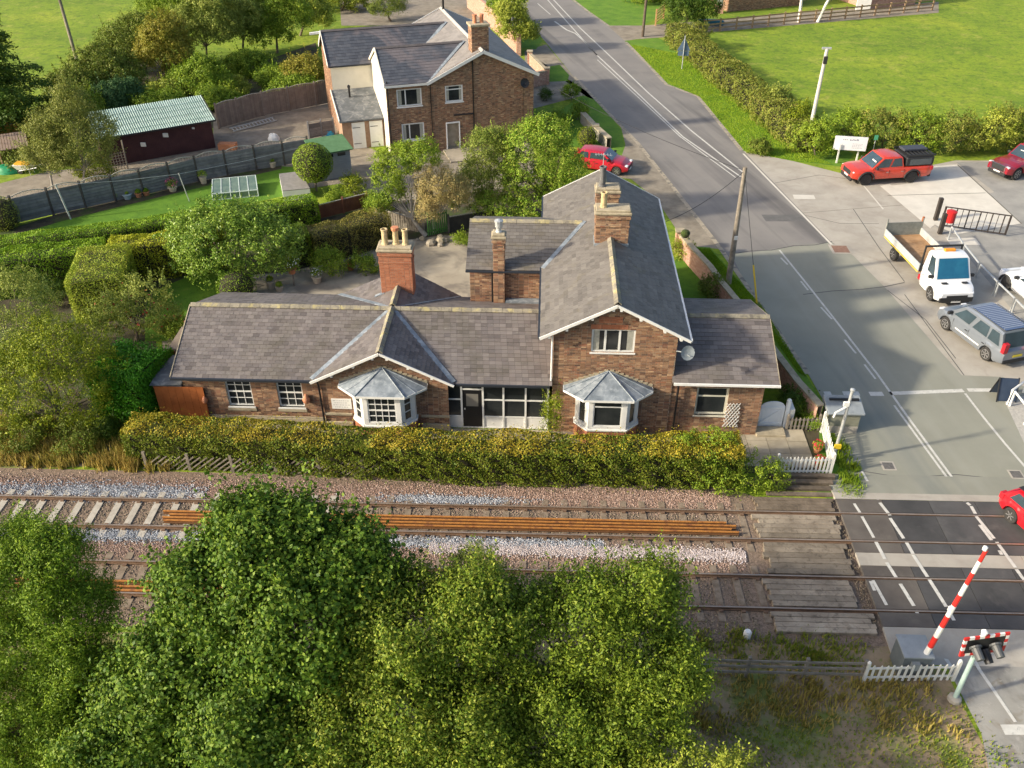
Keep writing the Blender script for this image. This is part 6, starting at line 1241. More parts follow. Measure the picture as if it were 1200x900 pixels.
# orange red double cab pickup with black canopy and roof rack
P_OR = paint('orange red car paint', (.55,.045,.02))
D = vehicle('pickup_truck', 'orange red double cab pickup with black canopy and roof rack beside the white signboard', (1065.7,214), (1012.3,217.3), 1, 5.75, 2.0, .42, [(-2.5,1.16),(-.2,1.16),(.85,1.14),(1.0,1.12),(2.2,1.05),(2.75,.95)], .42, .98, (-.95,1.35,-.75,.55), 1.88, P_OR, 'pickup', M_RIMD, .53, win=((.05,.44),(.49,.93)))
dress(D, doors=(-.98,.1,1.2), grille=(.62,.95), lampz=.9, tailz=.98, arches=True, sill=.42); T = D['t']; x0 = D['x0']
vb(D, 'canopy', M_TRIM, [((x0+.05,-.92,1.17),(-1.05,.92,1.78))], .08)
for sg in (1,-1): vb(D, 'canopy_window', M_VGL, [((x0+.25, min(sg*.915,sg*.935), 1.26),(-1.3, max(sg*.915,sg*.935), 1.66))])
vb(D, 'canopy_window', M_VGL, [((x0+.035,-.75,1.25),(x0+.06,.75,1.65))]); vb(D, 'sun_visor_card', M_PLW, [((1.02,.2,1.5),(1.06,.7,1.58))])
mb = MB()
for k in range(7): mb.box((x0+.05+k*.27,-.85,1.86),(x0+.17+k*.27,.85,1.9))
for y in (-.86,.83): mb.box((x0,y,1.82),(-.95,y+.04,1.95))
mb.box((x0,-.86,1.8),(x0+.05,.86,1.86)); mb.build('roof_rack', M_TRIM, T, world=False)
vb(D, 'rack_case', mat('dark grey case', (.05,.055,.07), rough=.5), [((x0+.2,-.7,1.9),(-1.2,.1,2.06))], .04)
# crimson pickup at the right edge
P_CR = paint('crimson car paint', (.25,.008,.02))
D = vehicle('pickup_truck', 'crimson pickup facing left, cut off by the right edge of the picture', (1243,199), (1189,211), 1, 5.4, 1.95, .42, [(-2.5,1.16),(-.2,1.16),(.85,1.14),(1.0,1.12),(2.2,1.06),(2.7,.97)], .4, .95, (-.95,1.35,-.75,.55), 1.86, P_CR, 'pickup', M_RIM, .52, win=((.05,.44),(.49,.93)))
dress(D, doors=(-.98,.1,1.2), grille=(.6,.98), lampz=.92, tailz=.98, sill=.4); vb(D, 'chrome_surround', M_CHR, [((D['x1']+.008,-.6,.99),(D['x1']+.03,.6,1.03)),((D['x1']+.008,-.6,.56),(D['x1']+.03,.6,.6)),((D['x1']+.008,.58,.58),(D['x1']+.03,.62,1.)),((D['x1']+.008,-.62,.58),(D['x1']+.03,-.58,1.))]); vb(D, 'card', M_PLW, [((.95,-.3,1.52),(1.0,.35,1.56))])
# silver people carrier
P_SI = paint('silver grey car paint', (.22,.245,.28), .3)
D = vehicle('people_carrier', 'silver grey people carrier with ribbed glass roof parked in front of the white truck', (1153.3,421.7), (1106.7,386), 1, 4.7, 1.88, .35, [(-2.4,.95),(-2.25,1.02),(-1,1.04),(1.0,1.06),(1.5,1.03),(1.95,.95),(2.25,.82),(2.4,.7)], .26, .82, (-2.26,1.55,-1.95,.6), 1.86, P_SI, 'people carrier', M_RIM, .42, win=((.06,.27),(.29,.56),(.62,.92)), taper=.84)
dress(D, doors=(-1.3,-.1,1.0), grille=(.5,.72), lampz=.8, tailz=1.15, tail_h=.26, sill=.28)
mb = MB()
for k in range(15): mb.box((-1.75+k*.145,-.6,1.885),(-1.68+k*.145,.6,1.9))
mb.build('roof_bars', mat('pale blue grey stripe', (.22,.26,.34), rough=.3), D['t'], world=False); vb(D, 'glass_roof', mat('blue glass roof', (.08,.12,.22), rough=.1, spec=.6), [((-1.9,-.66,1.86),(.4,.66,1.886))], .02)
for sg in (1,-1): vb(D, 'door_strip', M_PLW, [((-.95, min(sg*.93,sg*.955), .5),(.75, max(sg*.93,sg*.955), .56))]); vb(D, 'roof_rail', M_CHR, [((-1.9, sg*.72-.02, 1.87),(.3, sg*.72+.02, 1.92))], .01)
# red hatchback at the right edge on the crossing
P_RD = paint('bright red car paint', (.6,.01,.02))
D = vehicle('hatchback', 'bright red hatchback driving over the crossing, cut off by the right edge', (1181,614), (1226,655), -1, 3.4, 1.7, .31, [(-1.7,.78),(-1.6,.9),(1.0,.93),(1.7,.86),(1.95,.7)], .24, .72, (-1.58,.95,-1.2,.35), 1.38, P_RD, 'car', M_RIM, .38, win=((.1,.42),(.46,.9)), taper=.8)
dress(D, doors=(-.45,.8), grille=(.42,.6), lampz=.7, tailz=.75, sill=.24); D['t'].location.z = .16; vb(D, 'roof_panel', M_TRIM, [((-1.25,-.6,1.425),(.3,.6,1.44))], .02)
# dark red hatchback beside the house
P_DR = paint('dark red car paint', (.42,.012,.03))
D = vehicle('hatchback', 'dark red hatchback parked on the gravel drive behind the long house', (677,199), (722.5,205.5), -1, 4.1, 1.72, .31, [(-2.0,.85),(-1.85,.93),(.9,.95),(1.7,.84),(2.05,.66)], .24, .75, (-1.85,1.05,-1.35,.35), 1.45, P_DR, 'car', M_RIM, .38, win=((.1,.4),(.44,.92)), taper=.8)
dress(D, doors=(-1.0,-.2,.85), grille=(.42,.58), lampz=.66, tailz=.85, sill=.24)
# white car at the right edge
P_WH = paint('white car paint', (.78,.79,.8))
D = vehicle('estate_car', 'white car with black wheel arches behind the galvanised railing at the right edge', (1222,374), (1177,339), 1, 4.5, 1.85, .37, [(-2.2,.95),(-1.9,1.02),(.9,1.04),(1.8,.96),(2.25,.78)], .3, .85, (-2.05,1.15,-1.5,.3), 1.52, P_WH, 'car', M_RIMD, .45, win=((.08,.4),(.44,.92)), taper=.78)
dress(D, doors=(-1.0,-.1,.95), grille=(.5,.7), lampz=.78, tailz=.95, arches=True, sill=.3)
# white flatbed truck
D = vehicle('flatbed_truck', 'white flatbed truck with orange beacon and rusty brown load bed on the forecourt', (1045.7,305), (1088.7,351.7), -1, 2.45, 2.12, .38, [(1.2,1.25),(1.6,1.25),(2.1,1.24),(2.3,1.2),(2.95,.98),(3.15,.8)], .3, .85, (.9,2.4,.95,1.75), 2.36, P_WH, 'truck', M_RIM, .44, wheels=True, win=((.35,.9),), taper=.82)
bpy.data.objects[[c.name for c in D['t'].children if c.name.startswith('windscreen')][0]].data.materials[0] = mat('blue tinted windscreen', (.01,.09,.18), (.02,.14,.24), scale=1, rough=.06, spec=.6)
dress(D, doors=(1.2,2.25), grille=(.42,.7), lampz=.78, tailz=.6, rearplate=False, sill=.3); T = D['t']; xr = D['xr']; xc = .72
mb = MB(); mb.box((xr-1.3,-.45,.55),(xc+.6,-.33,.78)); mb.box((xr-1.3,.33,.55),(xc+.6,.45,.78)); mb.build('chassis', M_TRIM, T, world=False)
M_BED = mat('rusty load floor', (.3,.17,.08), (.42,.26,.14), scale=2, rough=.9, stain=[((.16,.1,.06), 3, .55, .7, .7)]); M_ALU = mat('aluminium dropside', (.5,.52,.52), (.62,.64,.63), scale=3, rough=.45, metal=.3)
vb(D, 'load_bed', M_BED, [((xr-1.35,-1.08,.82),(xc,1.08,.92))])
for sg in (1,-1):
    for z in (.93,1.07,1.21): vb(D, 'dropside', M_ALU, [((xr-1.35, min(sg*1.05,sg*1.1), z),(xc, max(sg*1.05,sg*1.1), z+.128))])
vb(D, 'reflective_strip', M_PLY, [((xr-1.35,-1.095,.83),(xc,-1.085,.87))]); vb(D, 'mudguard', M_TRIM, [((xr-.5,-1.05,.72),(xr+.5,-.8,.8)),((xr-.5,.8,.72),(xr+.5,1.05,.8))])
mb = MB(); mb.box((xc-.02,-1.05,.9),(xc+.05,1.05,1.3)); 
for y in (-1.05,.98): mb.box((xc-.03,y,.9),(xc+.05,y+.07,2.42))
mb.box((xc-.03,-1.05,2.36),(xc+.06,1.05,2.44)); mb.build('headboard', M_TRIM, T, world=False)
M_MESH = mat('grey mesh panel', (.2,.21,.19), (.28,.29,.26), scale=5, rough=.7)
mb = MB(); xt = xr-1.4; mb.box((xt,-1.06,.9),(xt+.03,1.06,1.72)); 
for y in (-1.1,1.04): mb.box((xt-.03,y,.85),(xt+.05,y+.06,1.95))
for k in range(9): mb.box((xt-.01,-1.04,1.0+k*.085),(xt+.045,1.04,1.015+k*.085))
mb.build('tail_mesh', M_MESH, T, world=False); vb(D, 'tail_lift_post', M_OR, [((xt-.08,1.02,.85),(xt+.02,1.12,2.0))])
mb = MB(); mb.box((1.2,-.3,2.38),(1.42,.3,2.52)); mb.build('beacon', mat('orange beacon lens', (.75,.28,.02), rough=.2), T, world=False, bevel=.04)
vb(D, 'cab_side_stripe', M_TRIM, [((.95,-1.012,.62),(2.1,-.99,.74)),((.95,.99,.62),(2.1,1.012,.74))]); vb(D, 'air_intake', M_TRIM, [((2.52,-.72,1.13),(2.7,-.4,1.155)),((2.52,.4,1.13),(2.7,.72,1.155))]); vb(D, 'front_valance', M_TRIM, [((D['x1']-.35,-.93,.28),(D['x1']+.02,.93,.6))], .06)
# ================= STREET FURNITURE =================
def post(mb, p, h, r=.05, lean=(0,0)): mb.tube([(p[0],p[1],0),(p[0]+lean[0],p[1]+lean[1],h)], r, 10)
M_POLE = mat('timber utility pole', (.2,.17,.135), (.32,.28,.23), scale=3, rough=.95, stain=[((.1,.085,.07), 2, .5, .7, .6)])
b = g(853.2,333); t = thing('telegraph_pole', tuple(b), 'leaning timber telegraph pole with a small white plate by the road verge', 'utility pole')
mb = MB(); mb.tube([(b[0],b[1],0),(b[0]-.05,b[1]+.05,6.8)], [.17,.11], 12); mb.build('pole', M_POLE, t); mb = MB(); mb.box((b[0]-.1,b[1]-.21,2.8),(b[0]+.08,b[1]-.165,3.02)); mb.build('plate', M_WHITE, t)
tp = (b[0]-.05, b[1]+.05, 6.6)
for (q_, lb) in ((( .6,62.5,5.2),'service wire from the timber pole to the brick house'),((6.0,41.,5.3),'black service wire from the timber pole to the long house')):
    t = thing('overhead_wire', tp, lb, 'wire'); mb = MB(); P_ = [np.array(tp)+(np.array(q_)-np.array(tp))*s-np.array([0,0,1.2*s*(1-s)]) for s in np.linspace(0,1,12)]; mb.tube(P_, .014, 5, cap=False); mb.build('cable', M_TRIM, t)
s0 = g(887,356); t = thing('stay_wire', tuple(s0), 'stay wire with a yellow guard sleeve from the timber pole down to the verge', 'wire'); mb = MB(); mb.tube([s0, tp], .014, 5); mb.build('cable', M_TRIM, t); e = s0+(np.array(tp)-s0)*.3; mb = MB(); mb.tube([s0, e], .045, 8); mb.build('guard_sleeve', mat('yellow plastic sleeve', (.7,.5,.03), rough=.5), t)
b = g(945.8,169); t = thing('utility_pole', tuple(b), 'pale leaning pole with a small transformer cap standing in the field hedge', 'utility pole'); mb = MB(); mb.tube([(b[0],b[1],0),(b[0]+.1,b[1],7.)], [.16,.12], 10); mb.build('pole', mat('pale concrete pole', (.5,.48,.44), (.6,.58,.54), scale=3, rough=.9), t); mb = MB(); mb.box((b[0]-.05,b[1]-.3,6.0),(b[0]+.2,b[1]-.1,6.5)); mb.build('transformer', M_TRIM, t); mb = MB(); mb.box((b[0]-.25,b[1]-.05,6.95),(b[0]+.4,b[1]+.1,7.08)); mb.build('cap', M_GALV, t)
b = g(91,74); t = thing('utility_pole', tuple(b), 'tall grey timber pole rising from the hedge in the upper left field', 'utility pole'); mb = MB(); mb.tube([(b[0],b[1],0),(b[0]-.1,b[1],8.)], [.17,.12], 10); mb.build('pole', M_POLE, t)
b = g(753,43); t = thing('utility_pole', tuple(b), 'dark brown pole by the track entrance at the top', 'utility pole'); mb = MB(); mb.tube([(b[0],b[1],0),(b[0]+.15,b[1],8.)], [.15,.12], 10); mb.build('pole', mat('dark brown pole', (.1,.075,.055), (.15,.115,.085), scale=3, rough=.95), t)
# small road pole beside the bush at the top
b = g(600,48); t = thing('lamp_post', tuple(b), 'slim grey post beside the round tree at the tall garden wall', 'lamp post'); mb = MB(); post(mb, b, 4.5, .05); mb.build('pole', M_GALV, t)
# warning sign seen from behind
b = g(799,81); t = thing('road_sign', tuple(b), 'back of a blue grey triangular road sign on a thin pole on the verge', 'road sign'); mb = MB(); post(mb, b, 3.0, .045); mb.build('pole', M_GALV, t)
mb = MB(); vs = [(b[0]-.6,b[1]+.06,1.65),(b[0]+.6,b[1]+.06,1.65),(b[0]+.05,b[1]+.06,2.75),(b[0]-.05,b[1]+.06,2.75)]; mb.add(vs+[(x,y+.03,z) for x,y,z in vs], [(0,1,2,3),(7,6,5,4),(0,4,5,1),(1,5,6,2),(2,6,7,3),(3,7,4,0)]); mb.build('plate', mat('blue grey sign back', (.09,.14,.22), (.13,.19,.28), scale=4, rough=.5), t); mb = MB(); mb.box((b[0]-.5,b[1]+.06,1.2),(b[0]+.5,b[1]+.09,1.6)); mb.build('supplementary_plate', MATS['blue grey sign back'], t)
# white signboard
b0, b1 = g(980,191), g(1003,190); t = thing('signboard', tuple((b0+b1)/2), 'white signboard on two posts left of the orange red pickup', 'sign'); mb = MB()
for q_ in (b0,b1): mb.box((q_[0]-.05,q_[1]-.04,0),(q_[0]+.05,q_[1]+.04,1.4)); 
mb.build('post', M_WHITE, t); mb = MB(); mx, my = (b0+b1)[:2]/2; an = R(-8); W_2 = 1.12
def bp(u, z, o): return (mx+cos(an)*u+sin(an)*o, my+sin(an)*u-cos(an)*o, z)
mb.add([bp(-W_2,.95,.05),bp(W_2,.95,.05),bp(W_2,.95,.1),bp(-W_2,.95,.1),bp(-W_2,1.95,.05),bp(W_2,1.95,.05),bp(W_2,1.95,.1),bp(-W_2,1.95,.1)], [(0,3,2,1),(4,5,6,7),(0,1,5,4),(1,2,6,5),(2,3,7,6),(3,0,4,7)]); sb = mb.build('board', mat('pale lilac sign face', (.66,.67,.74), (.74,.75,.78), scale=1.5, rough=.4), t)
def letter(u, w, z, h, m): q = MB(); q.add([bp(u,z,.101),bp(u+w,z,.101),bp(u+w,z+h,.101),bp(u,z+h,.101)], [(0,1,2,3)]); return q
lt = MB(); r_ = random.Random(3)
for z, h, us in ((1.68,.11,(-.55,-.42,-.3)),(1.66,.13,(-.08,.02,.1,.19,.27,.36,.44))):
    for u in us: q = letter(u, .065, z+r_.uniform(-.02,.02), h*r_.uniform(.5,1), None); lt.add(q.v, q.f)
for j in range(4):
    u = .15
    while u < .8: w_ = r_.uniform(.03,.1); q = letter(u, w_, 1.42-j*.1, .03, None); lt.add(q.v, q.f); u += w_+.04
lt.build('lettering', mat('faded blue print', (.2,.22,.3)), sb)
b = g(1020,189); t = thing('small_sign', tuple(b), 'small green sign on a thin post between signboard and pickup', 'sign'); mb = MB(); post(mb, b, 1.9, .03); mb.build('post', M_GALV, t); mb = MB(); mb.box((b[0]-.13,b[1]-.06,1.6),(b[0]+.13,b[1]-.03,1.95)); mb.build('plate', mat('green plate', (.08,.35,.2), rough=.5), t)
# black gate and red box
M_BG = mat('black brown gate steel', (.03,.025,.022), (.055,.045,.04), scale=5, rough=.6)
p0, p1 = g(1102,266), g(1177,277); t = thing('barred_gate', tuple(p0), 'black barred steel gate standing open across the yard', 'gate'); du = unit(p1-p0); Lg = np.linalg.norm(p1-p0)
mb = MB(); mb.beam(p0+[0,0,.15], p1+[0,0,.15], .06); mb.beam(p0+[0,0,1.35], p1+[0,0,1.35], .06); mb.build('rail', M_BG, t)
for k in range(12): q_ = p0+du*Lg*k/11; mb = MB(); w_ = .09 if k in (0,11) else (.055 if k % 2 == 0 else .03); mb.beam((q_[0],q_[1],.1 if k else 0),(q_[0],q_[1],1.38),w_); mb.build('bar', M_BG, t)
for x, y, lb, h in ((1096,258,'farther one of two thick black gate posts',1.5),(1101,274,'nearer thick black gate post below the red box',1.35)):
    b = g(x, y); t = thing('gate_post', tuple(b), lb, 'gate post'); mb = MB(); mb.box((b[0]-.12,b[1]-.12,0),(b[0]+.12,b[1]+.12,h)); mb.build('post', M_BG, t, bevel=.02)
b = g(1107,274); t = thing('post_box', (b[0],b[1],.75), 'red box fixed beside the black gate post', 'box'); mb = MB(); mb.lathe((b[0]+.05,b[1],.8), [(.27,0),(.28,.62),(.31,.64),(.31,.7),(.15,.76)], 14); mb.build('box', mat('red box paint', (.5,.02,.02), rough=.45), t)
# hoop railings
def hoop(pa, pb, lab, grp='galvanised hoop railings beside the forecourt', m=None, h=.85):
    a, b = g(*pa), g(*pb); t = thing('hoop_railing', tuple(a), lab, 'railing', grp); mb = MB(); mb.tube([a, a+[0,0,h], b+[0,0,h], b], .055, 8); mb.build('hoop', m or M_GALV, t)
HP = [(1111,281),(1124,301),(1126,303),(1142,324),(1144,326),(1163,346),(1165,348),(1183,366),(1185,368),(1206,390)]
HLB = ['galvanised hoop railing nearest the black gate','second galvanised hoop railing from the black gate, behind the truck bed','galvanised hoop railing beside the truck cab','galvanised hoop railing between the truck front and the white car','galvanised hoop railing right of the silver people carrier roof']
for i in range(5): hoop(HP[2*i], HP[2*i+1], HLB[i])
hoop((1199,460), (1180,474), 'white hoop railing beside the dark advertising board', 'white hoop railings by the advertising board', M_WHITE, .8); hoop((1183,476), (1200,498), 'white hoop railing at the right edge below the advertising board', 'white hoop railings by the advertising board', M_WHITE, .8)
sheet('gravel_corner', G2([(1177,470),(1300,440),(1300,560),(1204,528)]), .02, mat('pale gravel', (.34,.33,.3), (.48,.46,.42), scale=9, rough=1, bump=.5))
b = g(1175,466); t = thing('advertising_board', tuple(b), 'dark blue A shaped pavement board beside the white hoop railing', 'board'); M_NV = mat('navy chalkboard', (.025,.04,.075), (.04,.06,.1), scale=2, rough=.4)
mb = MB(); A = [(-.42,-.32,.05),(.42,-.36,.05),(.42,0,1.05),(-.42,.04,1.05)]; mb.poly([(b[0]+x,b[1]+y,z) for x,y,z in A]); mb.poly([(b[0]+x,b[1]+y+.04,z) for x,y,z in A][::-1]); mb.build('front_panel', M_NV, t)
mb = MB(); A = [(-.42,.4,.05),(.42,.36,.05),(.42,.03,1.05),(-.42,.07,1.05)]; mb.poly([(b[0]+x,b[1]+y,z) for x,y,z in A][::-1]); mb.poly([(b[0]+x,b[1]+y-.03,z) for x,y,z in A]); mb.build('rear_panel', M_NV, t)
mb = MB()
for s_ in (-.43,.43): mb.beam((b[0]+s_,b[1]-.36,0),(b[0]+s_,b[1]+.02,1.08),.04); mb.beam((b[0]+s_,b[1]+.42,0),(b[0]+s_,b[1]+.04,1.08),.04)
mb.build('frame', M_TRIM, t)
# equipment cabinets and masts
M_CAB = mat('grey equipment cabinet', (.22,.25,.27), (.3,.33,.35), scale=2, rough=.55, stain=[((.14,.15,.15), 3, .55, .75, .4)])
p0, p1 = g(967,507), g(1003,507); t = thing('equipment_cabinet', tuple(p0), 'large grey equipment cabinet standing at the road edge behind the silver mast', 'cabinet')
mb = MB(); mb.box((p0[0],p0[1],0),(p1[0],p0[1]+.85,.35)); mb.build('base', M_CONC, t); mb = MB(); mb.box((p0[0],p0[1]+.02,.35),(p1[0],p0[1]+.85,1.05)); mb.build('body', mat('olive grey cabinet side', (.2,.2,.15), (.26,.26,.2), scale=3, rough=.7), t)
mb = MB(); z0_ = 1.05; mb.add([(p0[0]-.12,p0[1]-.12,z0_),(p1[0]+.12,p0[1]-.12,z0_),(p1[0]+.12,p0[1]+.98,z0_),(p0[0]-.12,p0[1]+.98,z0_),(p0[0]-.12,p0[1]-.12,z0_+.08),(p1[0]+.12,p0[1]-.12,z0_+.08),(p1[0]+.12,p0[1]+.98,z0_+.3),(p0[0]-.12,p0[1]+.98,z0_+.3)], [(0,3,2,1),(4,5,6,7),(0,1,5,4),(1,2,6,5),(2,3,7,6),(3,0,4,7)]); mb.build('lid', M_CAB, t, bevel=.02)
mb = MB(); mb.beam((p0[0]+.05,p0[1]+.6,1.38),(p1[0]-.02,p0[1]+.6,1.38),.1,.08); mb.build('vent_slot', M_BLACK, t); mb = MB(); mb.box(((p0[0]+p1[0])/2-.01,p0[1]+.005,.4),((p0[0]+p1[0])/2+.01,p0[1]+.02,1.0)); mb.build('door_gap', M_BLACK, t)
b = g(975,542); t = thing('signal_mast', tuple(b), 'slim silver mast with small lamps beside the grey equipment cabinet', 'mast'); mb = MB(); mb.tube([(b[0],b[1],0),(b[0]+.05,b[1],3.75)], [.07,.06], 12); mb.build('mast', M_GALV, t)
mb = MB(); mb.lathe((b[0]+.05,b[1],3.7), [(.1,0),(.1,.05),(.05,.08)], 10); mb.build('cap', M_GALV, t); mb = MB(); mb.tube([(b[0],b[1],2.9),(b[0]-.45,b[1]-.15,2.7),(b[0]-.5,b[1]-.2,2.5)], .04, 6); mb.build('bracket', M_WHITE, t); mb = MB(); mb.box((b[0]-.2,b[1]-.15,3.0),(b[0]+.02,b[1]-.05,3.2)); mb.build('junction_box', M_WHITE, t); mb = MB(); mb.box((b[0]-.12,b[1]-.16,.85),(b[0]+.14,b[1]-.07,1.05)); mb.build('yellow_box', MATS['yellow plastic sleeve'], t)
b = g(1066,792); t = thing('barrier_machine', tuple(b), 'grey steel barrier machine box behind the lower white picket fence', 'cabinet'); mb = MB(); mb.box((b[0]-.42,b[1]-.1,0),(b[0]+.45,b[1]+.75,1.0)); mb.build('body', mat('dark steel box', (.1,.12,.13), (.14,.16,.17), scale=3, rough=.6), t, bevel=.02); mb = MB(); mb.box((b[0]-.46,b[1]-.13,1.0),(b[0]+.49,b[1]+.79,1.06)); mb.build('lid', M_CAB, t, bevel=.01)
# raised barrier
q0 = np.array([g(1084,794)[0]-.1, g(1084,794)[1]+.1, .9]); 
b = g(1086,795); t = thing('barrier_boom', (b[0],b[1],0), 'raised red and white striped crossing barrier boom', 'barrier'); q0 = np.array([b[0]-.25,b[1]+.15,.9])
lo_, hi_ = q0, None
def pj(p): d = np.array(p)-_C; z = d@_f; return 600+F_*(d@_r)/z, 450+F_*(d@_d)/z
best = None
for dz in np.arange(2.,6.,.1):
    for dx in np.arange(-.5,2.5,.1):
        e = pj((q0[0]+dx, q0[1]+.15, q0[2]+dz)); er = hypot(e[0]-1156, e[1]-645)
        if best is None or er < best[0]: best = (er, dx, dz)
q1 = q0+np.array([best[1], .15, best[2]]); M_RW = mat('signal red paint', (.6,.03,.025), rough=.4)
n_ = 10
for k in range(n_):
    a_, b_ = q0+(q1-q0)*k/n_, q0+(q1-q0)*(k+1)/n_; r0_ = .095-.004*k; mb = MB(); mb.tube([a_, b_], [r0_, r0_-.004], 10); mb.build('boom_section', M_RW if k % 2 else M_WHITE, t)
mb = MB(); mb.box((q0[0]-.2,q0[1]-.1,.5),(q0[0]+.2,q0[1]+.15,1.05)); mb.box((q0[0]-.45,q0[1]-.3,.55),(q0[0]-.2,q0[1]+.1,.85)); mb.build('counterweight', M_CAB, t)
for f_ in (.45,.99): c = q0+(q1-q0)*f_; mb = MB(); mb.lathe((c[0]-.05,c[1],c[2]), [(.03,0),(.07,.04),(.07,.15),(.03,.17)], 8); mb.build('boom_lamp', M_WHITE, t)
# flashing signal head seen from behind the hoods
b = g(1118,820); t = thing('crossing_signal', tuple(b), 'road crossing signal with black board, red and white edging and hooded lamps', 'signal'); mb = MB(); mb.tube([(b[0],b[1],0),(b[0],b[1],2.6)], .075, 12); mb.build('mast', mat('pale green mast', (.3,.42,.4), (.38,.5,.47), scale=3, rough=.5), t); mb = MB(); mb.lathe((b[0],b[1],0), [(.22,0),(.2,.12),(.1,.16)], 10); mb.build('foot', M_CONC, t)
an = R(11); c0 = np.array([b[0]+.12, b[1], 2.45])
def sp_(u, v, o): return (c0[0]+cos(an)*u+sin(an)*o, c0[1]+sin(an)*u-cos(an)*o+v*.12, c0[2]+v)
def slab_(mb, u0, u1, v0, v1, o0, o1): mb.add([sp_(u0,v0,o0),sp_(u1,v0,o0),sp_(u1,v0,o1),sp_(u0,v0,o1),sp_(u0,v1,o0),sp_(u1,v1,o0),sp_(u1,v1,o1),sp_(u0,v1,o1)], [(0,3,2,1),(4,5,6,7),(0,1,5,4),(1,2,6,5),(2,3,7,6),(3,0,4,7)])
mb = MB(); slab_(mb, -.62,.62,-.02,.5,.02,.06); mb.build('backboard', M_BLACK, t)
def edge_(m_, *a): q = MB(); slab_(q, *a); q.build('edging_block', m_, t)
for i in range(9):
    u0 = -.72+i*.16
    for v0, v1 in ((.5,.6),(-.12,-.02)): edge_(M_RW if i % 2 == 0 else M_WHITE, u0, u0+.16, v0, v1, .015, .065)
for i in range(4):
    for u0 in (-.72,.62): edge_(M_WHITE if i % 2 else M_RW, u0, u0+.1, -.02+i*.13, -.02+(i+1)*.13, .014, .066)
for u in (-.3,.34):
    mb = MB(); p_, q_ = np.array(sp_(u,.2,.06)), np.array(sp_(u,.06,.42)); mb.tube([p_, p_+(q_-p_)*.3, q_], [.14,.13,.12], 12); L_ = mb.build('lamp_hood', mat('dark grey hood', (.06,.065,.07), (.09,.095,.1), scale=4, rough=.5), t); mb = MB(); mb.tube([p_-(q_-p_)*.02, p_+(q_-p_)*.12], .19, 12); mb.build('hood_ring', MATS['dark grey hood'], L_)
mb = MB(); mb.tube([np.array(sp_(.02,.05,.06)), np.array(sp_(.05,-.15,.4))], [.15,.12], 12); mb.build('lamp_hood', M_BLACK, t); mb = MB(); mb.lathe(sp_(-.1,.6,0), [(.08,0),(.1,.12),(.02,.2)], 8); mb.build('bell', M_WHITE, t)
# ================= FENCES, WALLS, GATES =================
M_PW = mat('white picket paint', (.66,.66,.62), (.76,.76,.72), scale=3, rough=.6, stain=[((.4,.38,.3), 4, .6, .75, .5)])
def picket(lab, pts, h, step, m, w=.075, name='picket_fence', cap=True):
    P = [np.array(p) for p in pts]; t = thing(name, tuple(P[0]), lab, 'fence'); key = None
    for i in range(len(P)-1):
        a, b = P[i], P[i+1]; L = np.linalg.norm(b-a); d = (b-a)/L; n = max(1, int(L/step)); nn = np.array([-d[1], d[0], 0])
        for z in (.22, h*.78): mb = MB(); mb.beam(a+[0,0,z], b+[0,0,z], .04, .07); mb.build('rail', m, t)
        for k in range(n+1):
            c = a+d*L*k/n - nn*.035; hh = h*(1+random.uniform(-.015,.015))
            if key is None:
                mb = MB(); w2 = w/2; mb.add([(-w2,-.011,.06),(w2,-.011,.06),(w2,.011,.06),(-w2,.011,.06),(-w2,-.011,h-.07),(w2,-.011,h-.07),(w2,.011,h-.07),(-w2,.011,h-.07),(0,-.011,h),(0,.011,h)], [(0,3,2,1),(0,1,5,8,4),(2,3,7,9,6),(1,2,6,5),(3,0,4,7),(5,6,9,8),(4,8,9,7)]); o = mb.build('picket', m, t, world=False); key = o.data
            else: o = link('picket', key, t)
            o.location = tuple(c-P[0]); o.rotation_euler = (random.uniform(-.015,.015), random.uniform(-.02,.02), atan2(d[1], d[0]))
        for c in ([a, b] if i == 0 else [b]):
            mb = MB(); mb.box((c[0]-.05,c[1]-.05,0),(c[0]+.05,c[1]+.05,h+.08)); mb.lathe((c[0],c[1],h+.08), [(.06,0),(.07,.03),(.02,.09)], 6); mb.build('post', m, t)
    return t
picket('white picket fence turning the corner beside the dark sleeper steps', [g(908,557), g(972,556.5), g(962,507)], 1.0, .155, M_PW)
picket('short weathered brown picket fence between the white gate and the white pickets', [g(921,504), g(958,504)], .72, .17, M_OLDW)
picket('lower white picket fence below the red and white barrier', [g(1011,799), g(1116,797)], .85, .2, M_PW)
# post and rail fences
def postrail(lab, pts, h, n, rails, m, name='post_and_rail_fence', sz=.1, rh=.09):
    a, b = np.array(pts[0]), np.array(pts[1]); t = thing(name, tuple(a), lab, 'fence')
    for k in range(n+1): c = a+(b-a)*k/n; mb = MB(); mb.box((c[0]-sz/2,c[1]-sz/2,0),(c[0]+sz/2,c[1]+sz/2,h+.05+random.uniform(-.03,.03))); mb.build('post', m, t)
    for z in rails:
        for k in range(n): p, q = a+(b-a)*k/n, a+(b-a)*(k+1)/n; mb = MB(); mb.beam(p+[0,-.06,z+random.uniform(-.02,.02)], q+[0,-.06,z+random.uniform(-.02,.02)], .04, rh); mb.build('rail', m, t)
postrail('old grey post and rail fence running left from the lower white pickets', [g(740,790), g(1008,797)], .95, 4, (.35,.62,.88), M_OLDW)
M_BWD = mat('warm brown timber', (.26,.17,.1), (.38,.26,.16), scale=3, rough=.9)
postrail('long brown post and rail fence across the top of the field', [g(824,38), g(1092,12)], 1.25, 15, (.35,.75,1.15), M_BWD, sz=.16, rh=.14)
t = thing('field_gate', tuple(g(769,30)), 'small orange brown wooden gate seen edge on at the track entrance', 'gate'); p0, p1 = g(768,30), g(771,22)
